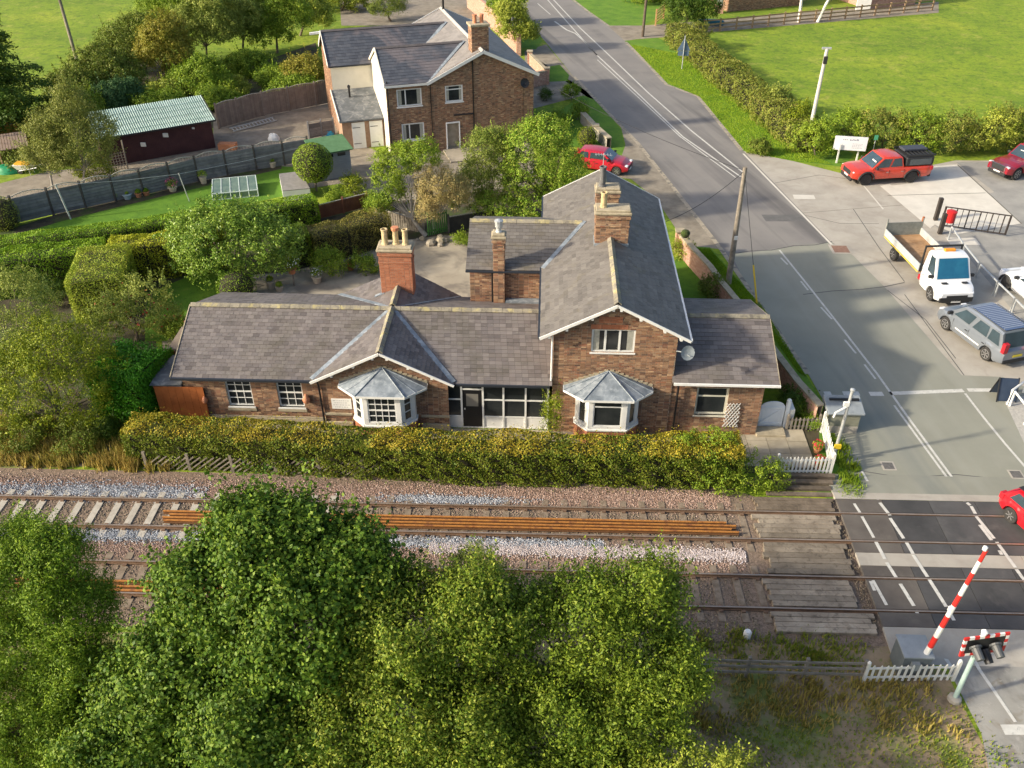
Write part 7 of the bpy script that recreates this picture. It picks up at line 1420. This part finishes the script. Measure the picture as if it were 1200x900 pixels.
for z in (.3,.6,.9,1.2,1.5): mb = MB(); mb.beam(p0+[0,0,z], p1+[.6,0,z], .05, .12); mb.build('rail', mat('orange new timber', (.5,.28,.12), (.58,.34,.16), scale=3, rough=.8), t)
mb = MB(); mb.beam(p0, p0+[0,0,1.7], .14); mb.beam(p1+[.6,0,0], p1+[.6,0,1.7], .14); mb.build('gate_stile', MATS['orange new timber'], t)
# brick garden wall by the road
def bwall(lab, pts, h, m, cope, name='brick_wall', th=.23, pillars=(), ph=.3):
    P = [np.array(p[:2], float) for p in pts]; t = thing(name, (P[0][0],P[0][1],0), lab, 'wall')
    for i in range(len(P)-1):
        a, b = P[i], P[i+1]; d = b-a; L = np.linalg.norm(d); an_ = atan2(d[1], d[0]); n = np.array([sin(an_), -cos(an_)])*th/2
        wall(t, a+n, an_, L, 0, h, m=m, name='wall_face'); wall(t, b-n, an_+pi, L, 0, h, m=m, name='wall_face')
        k = max(1, int(L/.6))
        for j in range(k):
            p, q = a+d*j/k+d/L*.006, a+d*(j+1)/k-d/L*.006; mb = MB(); mb.beam((p[0],p[1],h+.04),(q[0],q[1],h+.04), th+.1, .09); mb.build('coping_stone', cope, t)
    for p in (P[0], P[-1]):
        i = 0
    for j in pillars:
        p = P[j]; mb = MB(); mb.box((p[0]-.28,p[1]-.28,h+ph),(p[0]+.28,p[1]+.28,h+ph+.1)); pl_ = mb.build('pillar', cope, t, bevel=.02)
        for (q, a_) in (((p[0]-.22,p[1]-.22),0),((p[0]+.22,p[1]-.22),pi/2),((p[0]+.22,p[1]+.22),pi),((p[0]-.22,p[1]+.22),-pi/2)): wall(pl_, q, a_, .44, 0, h+ph, m=m, name='pillar_face')
    return t
M_PINK = mat('pinkish red brick', (.45,.25,.18), (.55,.33,.24), scale=1, isl=[(.4,.2,.14),(.55,.33,.25),(.5,.27,.19),(.62,.42,.33),(.34,.17,.12)], isl_w=.7, rough=.95)
zc_ = 1.25
bwall('curving red brick wall with stone coping between the house lawn and the road verge', hp([(797,272),(813,290),(832,310),(845,328),(866,353),(887,380),(910,412),(936,446),(962,474)], zc_), 1.15, M_PINK, M_STONE, pillars=(0,), ph=.15)
b = hp([(803,276)], 1.5)[0]; t = thing('stone_finial', (b[0],b[1],1.4), 'dark round bush pot on the end pillar of the curving brick wall', 'pot'); mb = MB(); mb.lathe((b[0],b[1],1.4), [(.15,0),(.24,.1),(.28,.25),(.2,.4),(.05,.46)], 10); mb.build('ball', M_SOIL, t)
bwall('tall pink brick garden wall behind the brick house at the top', hp([(548,-12),(574,8),(608,41)], 1.9), 1.85, M_PINK, M_PINK, pillars=(2,), ph=.1)
bwall('short pink brick wall with two pillars at the brick house entrance', hp([(621,61),(641,81),(618,86)], 1.3), 1.15, M_PINK, M_STONE, pillars=(0,1), ph=.2)
bwall('low grey stone wall curving round the small lawn beside the red car', hp([(683,131),(698,147),(714,161)], .85), .75, mat('grey rubble stone', (.3,.28,.25), (.4,.38,.34), scale=2, isl=[(.24,.22,.2),(.4,.37,.33),(.34,.3,.27)], rough=1), M_STONE, th=.35, pillars=(1,), ph=.1)
# white arched gate
p0, p1 = g(886,501), g(915,501); du = unit(p1-p0); Lg = np.linalg.norm(p1-p0); t = thing('arched_gate', tuple(p0), 'white painted arched wooden gate at the right end of the house', 'gate'); M_PGB = mat('cool white gate paint', (.66,.72,.77), (.72,.77,.81), scale=3, rough=.5)
for k in range(9):
    u0, u1 = Lg*k/9+.004, Lg*(k+1)/9-.004; zz = lambda u: 1.12+.32*sqrt(max(0, 1-((u-Lg/2)/(Lg/2))**2)); a_, b_ = p0+du*u0, p0+du*u1; mb = MB(); n_ = np.array([du[1],-du[0],0])*.03
    mb.add([a_+[0,0,.06],b_+[0,0,.06],b_+n_+[0,0,.06],a_+n_+[0,0,.06],a_+[0,0,zz(u0)],b_+[0,0,zz(u1)],b_+n_+[0,0,zz(u1)],a_+n_+[0,0,zz(u0)]], [(0,3,2,1),(4,5,6,7),(0,1,5,4),(1,2,6,5),(2,3,7,6),(3,0,4,7)]); mb.build('board', M_PGB, t)
nf = np.array([du[1],-du[0],0])*.05
mb = MB(); mb.beam(p0+du*.05+nf+[0,0,.25], p1-du*.05+nf+[0,0,.25], .03, .1); mb.beam(p0+du*.05+nf+[0,0,1.1], p1-du*.05+nf+[0,0,1.1], .03, .1); mb.beam(p0+du*.1+nf+[0,0,.3], p1-du*.1+nf+[0,0,1.05], .03, .1); mb.build('brace', M_PGB, t)
mb = MB(); q_ = p1+du*.12; mb.box((q_[0]-.08,q_[1]-.08,0),(q_[0]+.08,q_[1]+.08,1.45)); mb.lathe((q_[0],q_[1],1.45), [(.1,0),(.1,.05),(.02,.12)], 6); mb.build('gate_post', M_PGB, t); mb = MB(); mb.box((q_[0]+.12,q_[1]-.05,0),(q_[0]+.32,q_[1]+.6,1.0)); mb.build('side_panel', M_PW, t)
s0_ = thing('stone_step', tuple(g(886,512)), 'stone step in front of the white arched gate', 'step'); a_ = g(886,513); b_ = g(917,503); mb = MB(); mb.box((a_[0],a_[1],0),(b_[0],b_[1],.16)); mb.build('slab', M_STONE, s0_, bevel=.02)
# red flower pots by the pickets
M_FLR = mat('red flowers', (.5,.02,.04), rough=.7); M_FLP = mat('pink flowers', (.7,.08,.25), rough=.7); M_FLW = mat('white flowers', (.8,.8,.8), rough=.7); M_TC = mat('terracotta', (.42,.17,.08), (.5,.22,.11), scale=5, rough=.9); M_GPOT = mat('grey blue glazed pot', (.3,.38,.42), (.4,.47,.5), scale=5, rough=.5); M_BPOT = mat('buff stone pot', (.45,.38,.28), (.55,.47,.36), scale=5, rough=.9)
def potted(px, py, lab, pm, fm, r=.2, h=.3, fr=.25, stand=0., gm=None, grp=None):
    b = g(px, py); t = thing('potted_plant', (b[0],b[1],0), lab, 'plant pot', grp); mb = MB(); mb.lathe((b[0],b[1],stand), [(r*.7,0),(r*.95,h*.9),(r*1.1,h*.9),(r*1.08,h),(r*.85,h)], 12); mb.build('pot', pm, t)
    if stand: mb = MB(); mb.tube([(b[0],b[1],0),(b[0],b[1],stand)], .05, 6); mb.build('stand', M_OLDW, t)
    q = np.random.default_rng(int(px*3+py)); D_ = unit(q.normal(size=(420,3))); k = D_[:,2] > -.3; D_ = D_[k]; P = np.array([b[0],b[1],stand+h+fr*.45])+D_*fr*q.uniform(.5,1,(len(D_),1)); quads('foliage', leafverts(P, D_+q.normal(size=D_.shape)*.5, .09, .6, q), gm or L_HEDGEG, t)
    if fm: D2 = unit(q.normal(size=(90,3))); D2[:,2] = abs(D2[:,2]); P = np.array([b[0],b[1],stand+h+fr*.5])+D2*fr*1.05; quads('flowers', leafverts(P, D2+q.normal(size=D2.shape)*.3, .06, .9, q), fm, t, 'stuff')
for a in ((957,530,'red flowers in a pot inside the corner of the white picket fence',M_TC,M_FLR,.17,.25,.25),(959,548,'red flowers in a pot close against the white front pickets',M_TC,M_FLR,.17,.25,.25),
  (150,233,'blue grey tub at the foot of the wavy fence',M_GPOT,None,.3,.35,.15),(163,231,'left of two terracotta pots by the wavy fence',M_TC,None,.22,.3,.2),(172,229,'right of two terracotta pots by the wavy fence',M_TC,None,.22,.28,.18),
  (203,224,'bright pink flowers in a pot at the wavy fence',M_BPOT,M_FLP,.3,.3,.42),(138,234,'pale grey pot with dark plant at the wavy fence',M_BPOT,None,.22,.25,.3),(239,215,'tall buff pot with green plant at the wavy fence',M_BPOT,None,.25,.5,.35),
  (302,198,'low brown pot near the right end of the wavy fence',M_TC,None,.22,.3,.2),(320,196,'buff pot at the right end of the wavy fence',M_BPOT,None,.25,.4,.2),
  (372,331,'white and red flowers in a buff pot on the patio',M_BPOT,M_FLW,.28,.4,.32),(318,338,'left of two plain stone pots on the patio edge',M_BPOT,None,.25,.5,.2),(328,341,'right of two plain stone pots on the patio edge',M_BPOT,None,.22,.3,.2),
  (411,316,'red flowers low on the patio by the brownish hedge',M_TC,M_FLR,.22,.2,.3),(380,206,'left red toned pot beside the grey shed',M_TC,M_FLR,.25,.25,.25),(389,206,'right red pot beside the grey shed',M_TC,M_FLR,.28,.3,.25)): potted(*a)
potted(345, 335, 'hanging basket of white flowers raised on a post by the patio', M_TC, M_FLW, .25, .28, .5, stand=.8)
def rocks(cx, cy, n, lab):
    b = g(cx, cy); t = thing('rockery', tuple(b), lab, 'rocks')
    for k in range(n):
        q = np.random.default_rng(k+int(cx)); x, y = b[0]+q.normal()*.9, b[1]+q.normal()*.3; r = q.uniform(.12,.3); mb = MB(); mb.lathe((x,y,0), [(r,0),(r*1.1,r*.5),(r*.7,r),(r*.1,r*1.15)], 7); mb.build('rock', M_STONE if k % 2 else M_PATIO, t)
rocks(515,283,12,'heap of rounded rocks below the green slatted gate')
# wavy topped grey fence with slatted panels
M_FG = mat('grey fence timber', (.14,.14,.15), (.22,.22,.225), scale=2, rough=.9, orand=.25, stain=[((.08,.08,.085), 3, .55, .75, .5)]); M_FB = mat('brown fence timber', (.2,.16,.135), (.28,.235,.2), scale=2, rough=.9, orand=.15, stain=[((.12,.09,.07), 2, .55, .75, .5)])
def panels(lab, pts, h, m, arch=.18, slats=9, vert=False, name='panel_fence', pm=None, trellis=False):
    P = [np.array(g(*p)) for p in pts]; t = thing(name, tuple(P[0]), lab, 'fence')
    for i, p in enumerate(P): mb = MB(); mb.box((p[0]-.06,p[1]-.06,0),(p[0]+.06,p[1]+.06,h+.18)); mb.build('post', pm or m, t)
    for i in range(len(P)-1):
        a, b = P[i], P[i+1]; d = b-a; L = np.linalg.norm(d); u = d/L; n = np.array([u[1],-u[0],0])
        pn = MB(); pn.beam(a+u*.07+[0,0,h*.5], b-u*.07+[0,0,h*.5], .015, h-.1); po = pn.build('panel', m, t)
        if vert:
            k = int(L/.16)
            for j in range(k): c = a+d*(j+.5)/k; hh = h+arch*(1-((j+.5)/k*2-1)**2); mb = MB(); mb.beam(c+n*.02+[0,0,.05], c+n*.02+[0,0,hh], .02, .13, up=tuple(u)); mb.build('slat', m, po)
        else:
            for j in range(slats): z = .08+(h-.12)*(j+.5)/slats; mb = MB(); o = .02+.03*(j % 2); mb.beam(a+u*.07+n*o+[0,0,z], b-u*.07+n*o+[0,0,z], .015, (h-.12)/slats*.8); mb.build('slat', m, po)
        mb = MB(); pts_ = [a+d*s+[0,0,h+.02+arch*(1-(2*s-1)**2)] for s in np.linspace(.03,.97,9)]
        for p, q in zip(pts_[:-1], pts_[1:]): mb.beam(p, q, .05, .05)
        if arch and not vert:
            for s in np.linspace(.1,.9,9): mb.beam(a+d*s+[0,0,h-.02], a+d*s+[0,0,h+.02+arch*(1-(2*s-1)**2)], .02, .02)
        mb.build('arched_rail', mat('pale grey rail', (.34,.32,.27), (.44,.42,.36), scale=4, rough=.9), po)
    return t
panels('wavy topped grey slatted fence running the length of the striped lawn', [(-56,278),(-18,270),(21,262),(63,252),(101,244),(136,236),(169,229),(202,221),(233,213),(267,206),(301,199.5),(334,194),(363,189)], 1.7, M_FG, .22, slats=8, pm=mat('dark fence post', (.06,.055,.05), (.1,.09,.085), scale=4, rough=.9))
panels('tall brown close boarded fence behind the ladder', [(257,151),(281,144),(310,136),(340,130),(371,124),(386,121)], 1.85, M_FB, .12, vert=True)
panels('low dark red brown fence above the brownish hedge', [(375,257),(403,250),(431,243)], .95, mat('red brown fence timber', (.16,.06,.035), (.22,.09,.05), scale=2, rough=.85), 0, vert=True)
panels('short grey fence beside the grey roofed lean to', [(363,163),(378,160),(392,158)], 1.2, M_FG, .06)
panels('orange brown fence behind the birch trees at the left', [(-40,175),(0,172),(17,169),(38,166),(60,162)], 1.5, mat('orange fence timber', (.4,.2,.06), (.5,.27,.09), scale=2, rough=.85), 0, vert=True)
panels('dark fence beside the green slatted gate', [(526,274),(560,268),(590,262)], 1.1, mat('near black fence', (.03,.03,.028), (.05,.05,.045), scale=3, rough=.9), 0, vert=True)
panels('faded brown fence behind the two bare tree trunks', [(440,262),(470,268),(497,274)], 1.0, M_OLDW, 0, vert=True)
# green slatted gate
p0, p1 = g(502,277), g(524,272); t = thing('slatted_gate', tuple(p0), 'green slatted garden gate behind the patio', 'gate'); M_GG = mat('green gate paint', (.05,.17,.03), (.09,.24,.05), scale=3, rough=.7)
for k in range(10): c = p0+(p1-p0)*k/9; mb = MB(); mb.beam(c+[0,0,.05], c+[0,0,1.5], .03, .07, up=(1,0,0)); mb.build('slat', M_GG, t)
for z in (.3,1.3): mb = MB(); mb.beam(p0+[0,.04,z], p1+[0,.04,z], .04, .09); mb.build('rail', M_GG, t)
# ================= GARDEN BUILDINGS AND THINGS =================
# maroon shed
q0, q1 = g(124,196), g(253,173); du = unit(q1-q0); dv = np.array([-du[1],du[0],0]); Ls = np.linalg.norm(q1-q0); t = thing('garden_shed', tuple(q0), 'long maroon shed with a pale green corrugated roof', 'shed', None, rz=0.)
M_MAR = mat('maroon shed boards', (.05,.018,.02), (.08,.03,.03), scale=1.5, rough=.8); M_CG = mat('pale green corrugated sheet', (.27,.38,.34), (.38,.49,.45), scale=1.5, rough=.6, stain=[((.16,.2,.16), 2, .55, .75, .6)])
dp = 3.1; zf, zb = 2.15, 2.85
mb = MB(); A = [q0, q1, q1+dv*dp, q0+dv*dp]; mb.add([*(p for p in A), A[0]+[0,0,zf], A[1]+[0,0,zf], A[2]+[0,0,zb], A[3]+[0,0,zb]], [(0,3,2,1),(4,5,6,7),(0,1,5,4),(1,2,6,5),(2,3,7,6),(3,0,4,7)]); mb.build('wall', M_MAR, t)
k = int(Ls/.14)
mb = MB()
for j in range(k): c = q0+du*(j+.5)*Ls/k; mb.beam(c+[0,0,.03]-dv*.01, c+[0,0,zf-.02]-dv*.01, .018, .13, up=tuple(du))
o = mb.build('boards', M_MAR, t, kind='stuff')
nr = 26
for j in range(nr):     # roof sheets, one corrugated sheet each
    u0, u1 = -.25+(Ls+.5)*j/nr, -.25+(Ls+.5)*(j+1)/nr; mb = MB(); vs = []; m_ = 8
    for v, z in ((-.35,zf-.06),(dp*.33,zf+.2),(dp*.66,zf+.46),(dp+.2,zb+.08)):
        for i in range(m_+1): u = u0+(u1-u0)*i/m_; c = q0+du*u+dv*v; vs.append((c[0],c[1],z+.06+.035*cos(i/m_*4*pi)))
    mb.add(vs, [(a*(m_+1)+i, a*(m_+1)+i+1, (a+1)*(m_+1)+i+1, (a+1)*(m_+1)+i) for a in range(3) for i in range(m_)]); mb.build('roof_sheet', M_CG, t)
mb = MB()
for v in (.2,.95,1.7,2.45): c0_ = q0+du*-.25+dv*v; c1_ = q1+du*.25+dv*v; z = zf+.02+(zb-zf)*v/dp+.095; mb.beam(c0_+[0,0,z], c1_+[0,0,z], .02, .02)
mb.build('sheet_laps', mat('darker green lap', (.1,.2,.16), rough=.7), t)
mb = MB(); mb.beam(q0-dv*.36+du*-.3+[0,0,zf-.03], q1-dv*.36+du*.3+[0,0,zf-.03], .05, .12); mb.build('fascia', M_TRIM, t); mb = MB(); c = q1+du*.3; mb.beam(c-dv*.36+[0,0,zf], c+dv*(dp+.2)+[0,0,zb+.12], .05, .14); mb.build('verge_board', M_TRIM, t)
for f_, z, nm in ((.36,1.2,'wall_ornament'),(.57,1.6,'white_box'),(.83,1.75,'small_lamp')): c = q0+du*Ls*f_-dv*.05; mb = MB(); s_ = .22 if f_ < .6 else .1; mb.box((c[0]-s_,c[1]-.06,z-s_*.8),(c[0]+s_,c[1]+.02,z+s_*.6)); mb.build(nm, M_WHITE, t, bevel=.03)
c = g(205,191); tr = thing('leaning_trellis', tuple(g(133,200)), 'square grey trellis panel standing in front of the maroon shed', 'trellis'); a_ = g(126,203); b_ = g(150,198)
mb = MB()
for k in range(8): c = a_+(b_-a_)*k/7; mb.beam(c+[0,0,0], c+[0,0,1.3], .03)
for k in range(7): mb.beam(a_+[0,0,.1+k*.19], b_+[0,0,.1+k*.19], .03)
mb.beam(b_, b_+[.05,0,2.1], .08); mb.build('lattice', M_OLDW, tr)
# grey shed with green felt roof
q0, q1 = g(375,213), g(413,206); du = unit(q1-q0); dv = np.array([-du[1],du[0],0]); Ls = np.linalg.norm(q1-q0); t = thing('small_shed', tuple(q0), 'small grey shed with a green felt roof beside the brick house', 'shed')
mb = MB(); A = [q0, q1, q1+dv*1.9, q0+dv*1.9]; mb.add([*A, A[0]+[0,0,1.95], A[1]+[0,0,1.95], A[2]+[0,0,2.2], A[3]+[0,0,2.2]], [(0,3,2,1),(4,5,6,7),(0,1,5,4),(1,2,6,5),(2,3,7,6),(3,0,4,7)]); mb.build('wall', mat('pale grey shed boards', (.27,.28,.3), (.34,.35,.37), scale=2, rough=.8), t)
for j in range(12): z = .08+j*.155; mb = MB(); mb.beam(q0-dv*.012+[0,0,z+.07], q1-dv*.012+[0,0,z+.07], .02, .14); mb.build('board', MATS['pale grey shed boards'], t)
mb = MB(); mb.add([A[0]-dv*.25-du*.2+[0,0,1.95], A[1]-dv*.25+du*.2+[0,0,1.95], A[2]+dv*.2+du*.2+[0,0,2.25], A[3]+dv*.2-du*.2+[0,0,2.25], A[0]-dv*.25-du*.2+[0,0,2.02], A[1]-dv*.25+du*.2+[0,0,2.02], A[2]+dv*.2+du*.2+[0,0,2.32], A[3]+dv*.2-du*.2+[0,0,2.32]], [(0,3,2,1),(4,5,6,7),(0,1,5,4),(1,2,6,5),(2,3,7,6),(3,0,4,7)]); mb.build('felt_roof', mat('green mineral felt', (.07,.16,.07), (.1,.21,.1), scale=3, rough=.95), t)
for u in (.25,.62): c = q0+du*Ls*u-dv*.03; mb = MB(); mb.beam(c+[0,0,1.7], c+du*.55+[0,0,1.7], .03, .22); mb.build('window', M_GLASS, t)
# low grey flat roof beside the ball tree
a_ = g(330,226); t = thing('flat_roof_store', tuple(a_), 'low store with grey flat roof and white edging left of the ball tree', 'store'); pts = hp([(327,204),(352,201),(363,221),(331,224)], .7); mb = MB(); mb.prism(pts, 0, .68); mb.build('wall', M_WHITE, t); mb = MB(); mb.prism([(x*1.0, y) for x, y in pts], .685, .73); mb.build('flat_roof', mat('brown grey felt', (.2,.19,.18), (.27,.255,.24), scale=3, rough=.9), t)
# small open shelter at the left
a_ = g(5,206); t = thing('open_shelter', tuple(a_), 'small open timber shelter with ribbed roof at the left edge', 'shelter'); p0, p1 = g(6,200), g(38,195); du = unit(p1-p0); dv = np.array([-du[1],du[0],0])
for c, h in ((p0,1.5),(p1,1.5),(p0+dv*1.6,1.9),(p1+dv*1.6,1.9)): mb = MB(); mb.beam(c, c+[0,0,h], .1); mb.build('post', M_BWD, t)
mb = MB()
for k in range(12): c = p0-du*.2+(p1-p0+du*.4)*k/12; d_ = (p1-p0+du*.4)/12; mb.add([c-dv*.3+[0,0,1.5], c+d_*.85-dv*.3+[0,0,1.5], c+d_*.85+dv*1.8+[0,0,1.95], c+dv*1.8+[0,0,1.95], c-dv*.3+[0,0,1.56], c+d_*.85-dv*.3+[0,0,1.56], c+d_*.85+dv*1.8+[0,0,2.01], c+dv*1.8+[0,0,2.01]], [(0,3,2,1),(4,5,6,7),(0,1,5,4),(1,2,6,5),(2,3,7,6),(3,0,4,7)])
mb.build('roof', mat('brown ribbed roof', (.24,.17,.13), (.3,.22,.17), scale=3, rough=.8), t); mb = MB(); mb.beam(p0+dv*1.6+[0,0,.9], p1+dv*1.6+[0,0,.9], .03, 1.7); mb.build('back_wall', mat('ochre boards', (.35,.2,.05), (.42,.26,.08), scale=2, rough=.85), t)
b = g(21,196); t = thing('garden_bench', tuple(b), 'pale blue grey garden bench in the open shelter', 'bench')
mb = MB(); mb.box((b[0]-.7,b[1]-.25,.4),(b[0]+.7,b[1]+.25,.46)); mb.build('seat', M_GPOT, t)
for k in range(7): mb = MB(); x = b[0]-.65+k*.21; mb.box((x,b[1]+.24,.46),(x+.07,b[1]+.28,1.0)); mb.build('back_slat', M_GPOT, t)
for x in (-.65,.6): mb = MB(); mb.box((b[0]+x,b[1]-.25,0),(b[0]+x+.06,b[1]+.25,.4)); mb.build('leg', M_GPOT, t)
# green tarp, barrow, ladder, clutter
def heap(px, py, rx, ry, rz, m, name, lab, cat): 
    b = g(px, py); t = thing(name, tuple(b), lab, cat); q = np.random.default_rng(int(px)); N_ = 18; vs = []; fs = []
    for i in range(7):
        a = pi/2*i/6
        for k in range(N_): s_ = 1+q.normal()*.05+.08*sin(k*2.3+i); vs.append((b[0]+rx*cos(a)*cos(2*pi*k/N_)*s_, b[1]+ry*cos(a)*sin(2*pi*k/N_)*s_, max(0, rz*sin(a)*s_)))
    for i in range(6):
        for k in range(N_): fs.append((i*N_+k, i*N_+(k+1) % N_, (i+1)*N_+(k+1) % N_, (i+1)*N_+k))
    fs.append(tuple(range(6*N_, 7*N_))); mb = MB(); mb.add(vs, fs); mb.build('cover', m, t, smooth=True)
heap(8,202,1.0,.5,.55,mat('bright green plastic', (.01,.2,.08), (.02,.28,.12), scale=4, rough=.4),'plastic_sheet','bright green plastic cover heaped beside the garden bench','cover')
heap(321,164,.45,.35,.5,M_WHITE,'rubble_sack','white sack lying beyond the wavy fence in the yard','sack')
heap(338,168,.7,.3,.25,M_PATIO,'rubble_heap','low pale heap beside the white sack','heap')
heap(386,158,.4,.3,.45,mat('light blue plastic', (.03,.35,.6), rough=.4),'blue_tub','small light blue tub in front of the lean to doors','tub')
b = g(32,204); t = thing('wheelbarrow', tuple(b), 'wheelbarrow with an orange load standing on the gravel yard', 'wheelbarrow')
mb = MB(); mb.add([(b[0]-.5,b[1]-.25,.4),(b[0]+.45,b[1]-.25,.4),(b[0]+.45,b[1]+.25,.4),(b[0]-.5,b[1]+.25,.4),(b[0]-.7,b[1]-.38,.75),(b[0]+.6,b[1]-.38,.75),(b[0]+.6,b[1]+.38,.75),(b[0]-.7,b[1]+.38,.75)], [(0,3,2,1),(4,5,6,7),(0,1,5,4),(1,2,6,5),(2,3,7,6),(3,0,4,7)]); mb.build('tray', M_WHITE, t); mb = MB(); mb.box((b[0]-.6,b[1]-.32,.74),(b[0]+.5,b[1]+.32,.86)); mb.build('load', mat('orange load', (.7,.35,.02), rough=.7), t, bevel=.05)
mb = MB(); mb.lathe((b[0]-.45,b[1],.2), [(.2,-.05),(.2,.05)], 14, axis='y'); mb.build('wheel', M_TYRE, t); mb = MB(); mb.tube([(b[0]-.4,b[1]-.2,.3),(b[0]+1.0,b[1]-.3,.6)], .025, 6); mb.tube([(b[0]-.4,b[1]+.2,.3),(b[0]+1.0,b[1]+.3,.6)], .025, 6); mb.tube([(b[0]+.35,b[1]-.25,.4),(b[0]+.4,b[1]-.28,0)], .02, 6); mb.tube([(b[0]+.35,b[1]+.25,.4),(b[0]+.4,b[1]+.28,0)], .02, 6); mb.build('handle', M_GALV, t)
p0, p1 = g(273,154,.1), g(324,141,.1); t = thing('ladder', tuple(p0), 'aluminium ladder lying against the tall brown fence', 'ladder'); d_ = unit(p1-p0); n_ = np.array([-d_[1],d_[0],.0])*.5+[0,0,.12]
for o_ in (n_*0, n_): mb = MB(); mb.beam(p0+o_, p1+o_, .07); mb.build('stile', M_GALV, t)
Ll = np.linalg.norm(p1-p0)
for k in range(13): c = p0+d_*Ll*(k+.5)/13; mb = MB(); mb.beam(c, c+n_, .05); mb.build('rung', M_GALV, t)
t = thing('garden_table', tuple(g(262,174)), 'low brown crate at the right end of the maroon shed', 'crate'); a_ = g(256,176); mb = MB(); mb.box((a_[0],a_[1],0),(a_[0]+1.3,a_[1]+.6,.45)); mb.build('box', M_TC, t)
# cold frame
pts = hp([(250,235),(303,230),(301,216),(251,221)], 0); t = thing('cold_frame', (pts[0][0],pts[0][1],0), 'long glazed cold frame standing on the striped lawn', 'cold frame'); A, Bq, Cq, Dq = [np.array([*p, 0]) for p in pts]
mb = MB(); 
M_CF = mat('pale green white frame', (.6,.68,.64), rough=.5); M_CGL = mat('greenish frame glass', (.1,.16,.12), (.18,.24,.18), scale=2, rough=.1, spec=.6)
for k in range(6):
    f0, f1 = k/5, (k+1)/5; a_, d_ = A+(Bq-A)*f0, Dq+(Cq-Dq)*f0; mb.beam(a_+[0,0,.45], d_+[0,0,.65], .05); mb.beam(a_, a_+[0,0,.45], .05); mb.beam(d_, d_+[0,0,.65], .05)
mb.beam(A+[0,0,.45], Bq+[0,0,.45], .05); mb.beam(Dq+[0,0,.65], Cq+[0,0,.65], .05); mb.beam(A+[0,0,.03], Bq+[0,0,.03], .05); mb.build('frame', M_CF, t)
for k in range(5):
    f0, f1 = k/5+.01, (k+1)/5-.01; P = lambda f, z: A+(Bq-A)*f+[0,0,z]; Q = lambda f, z: Dq+(Cq-Dq)*f+[0,0,z]
    mb = MB(); mb.poly([P(f0,.45),P(f1,.45),Q(f1,.65),Q(f0,.65)]); mb.poly([P(f0,.04),P(f1,.04),P(f1,.44),P(f0,.44)]); mb.build('pane', M_CGL, t)
# washing line posts
for (x, y, h, lb) in ((83,257,2.3,'leaning grey washing line post at the left end of the lawn'),(222,236,1.9,'thin white washing line post in the middle of the lawn')):
    b = g(x, y); t = thing('washing_post', tuple(b), lb, 'post'); mb = MB(); mb.tube([b, b+[-.35,.1,h]], .055 if x < 100 else .03, 8); mb.build('post', M_GALV, t)
a_ = g(83,257)+np.array([-.35,.1,2.25]); b_ = g(222,236)+np.array([-.35,.1,1.85]); c_ = g(370,200)+np.array([0,0,1.9]); t = thing('washing_line', tuple(a_), 'thin washing line strung over the lawn between the posts', 'line'); mb = MB(); mb.tube([a_, (a_+b_)/2-[0,0,.1], b_, (b_+c_)/2-[0,0,.1], c_], .012, 5); mb.build('cord', M_GALV, t)
# far farm buildings whose feet show at the top edge
for (pa, pb, dep, h, m, lb) in (((853,14),(940,6),7,3.4,M_BRICK,'brown brick farm building cut off by the top edge behind the field fence'),((1018,11),(1072,5),6,3.2,M_PINK,'pink brick outbuilding cut off by the top edge at the right of the field fence')):
    p, q = g(*pa), g(*pb); d = q-p; an_ = atan2(d[1], d[0]); L = np.linalg.norm(d); t = thing('farm_building', tuple(p), lb, 'building'); n_ = np.array([-sin(an_), cos(an_)])
    wall(t, p, an_, L, 0, h, m=m); wall(t, q, an_+pi/2, dep, 0, h, m=m); wall(t, p[:2]+n_*dep, an_-pi/2, dep, 0, h, m=m); wall(t, q[:2]+n_*dep, an_+pi, L, 0, h, m=m)
    c = [p[:2]-n_*.3, q[:2]-n_*.3, q[:2]+n_*(dep+.3), p[:2]+n_*(dep+.3)]; r0_, r1_ = (c[0]+c[3])/2, (c[1]+c[2])/2; mb = MB(); V = [(*c[0],h),(*c[1],h),(*r1_,h+1.6),(*r0_,h+1.6),(*c[2],h),(*c[3],h)]; mb.poly([V[0],V[1],V[2],V[3]]); mb.poly([V[4],V[5],V[3],V[2]]); mb.poly([V[1],V[4],V[2]]); mb.poly([V[5],V[0],V[3]]); mb.build('roof', M_SLP, t)
p = g(842,16); t = thing('pillar', tuple(p), 'white and pink pillar beside the brown farm building at the top', 'pillar'); mb = MB(); mb.box((p[0]-.4,p[1],0),(p[0]+.5,p[1]+.6,.9)); mb.build('base', M_PINK, t); mb = MB(); mb.box((p[0]-.25,p[1]+.05,.9),(p[0]+.35,p[1]+.55,3)); mb.build('shaft', M_WHITE, t)
p = g(835,30); t = thing('blue_cover', tuple(p), 'blue covered pile behind the left end of the field fence', 'cover'); mb = MB(); mb.box((p[0]-1.6,p[1],0),(p[0]+1.2,p[1]+.9,.5)); mb.build('tarpaulin', mat('blue tarpaulin', (.02,.16,.25), rough=.5), t, bevel=.1)
p = g(1010,12); t = thing('white_door_panel', tuple(p), 'white panel leaning by the pink outbuilding at the top', 'panel'); mb = MB(); mb.box((p[0]-.7,p[1],0),(p[0]+.9,p[1]+.2,2)); mb.build('panel', M_WHITE, t)
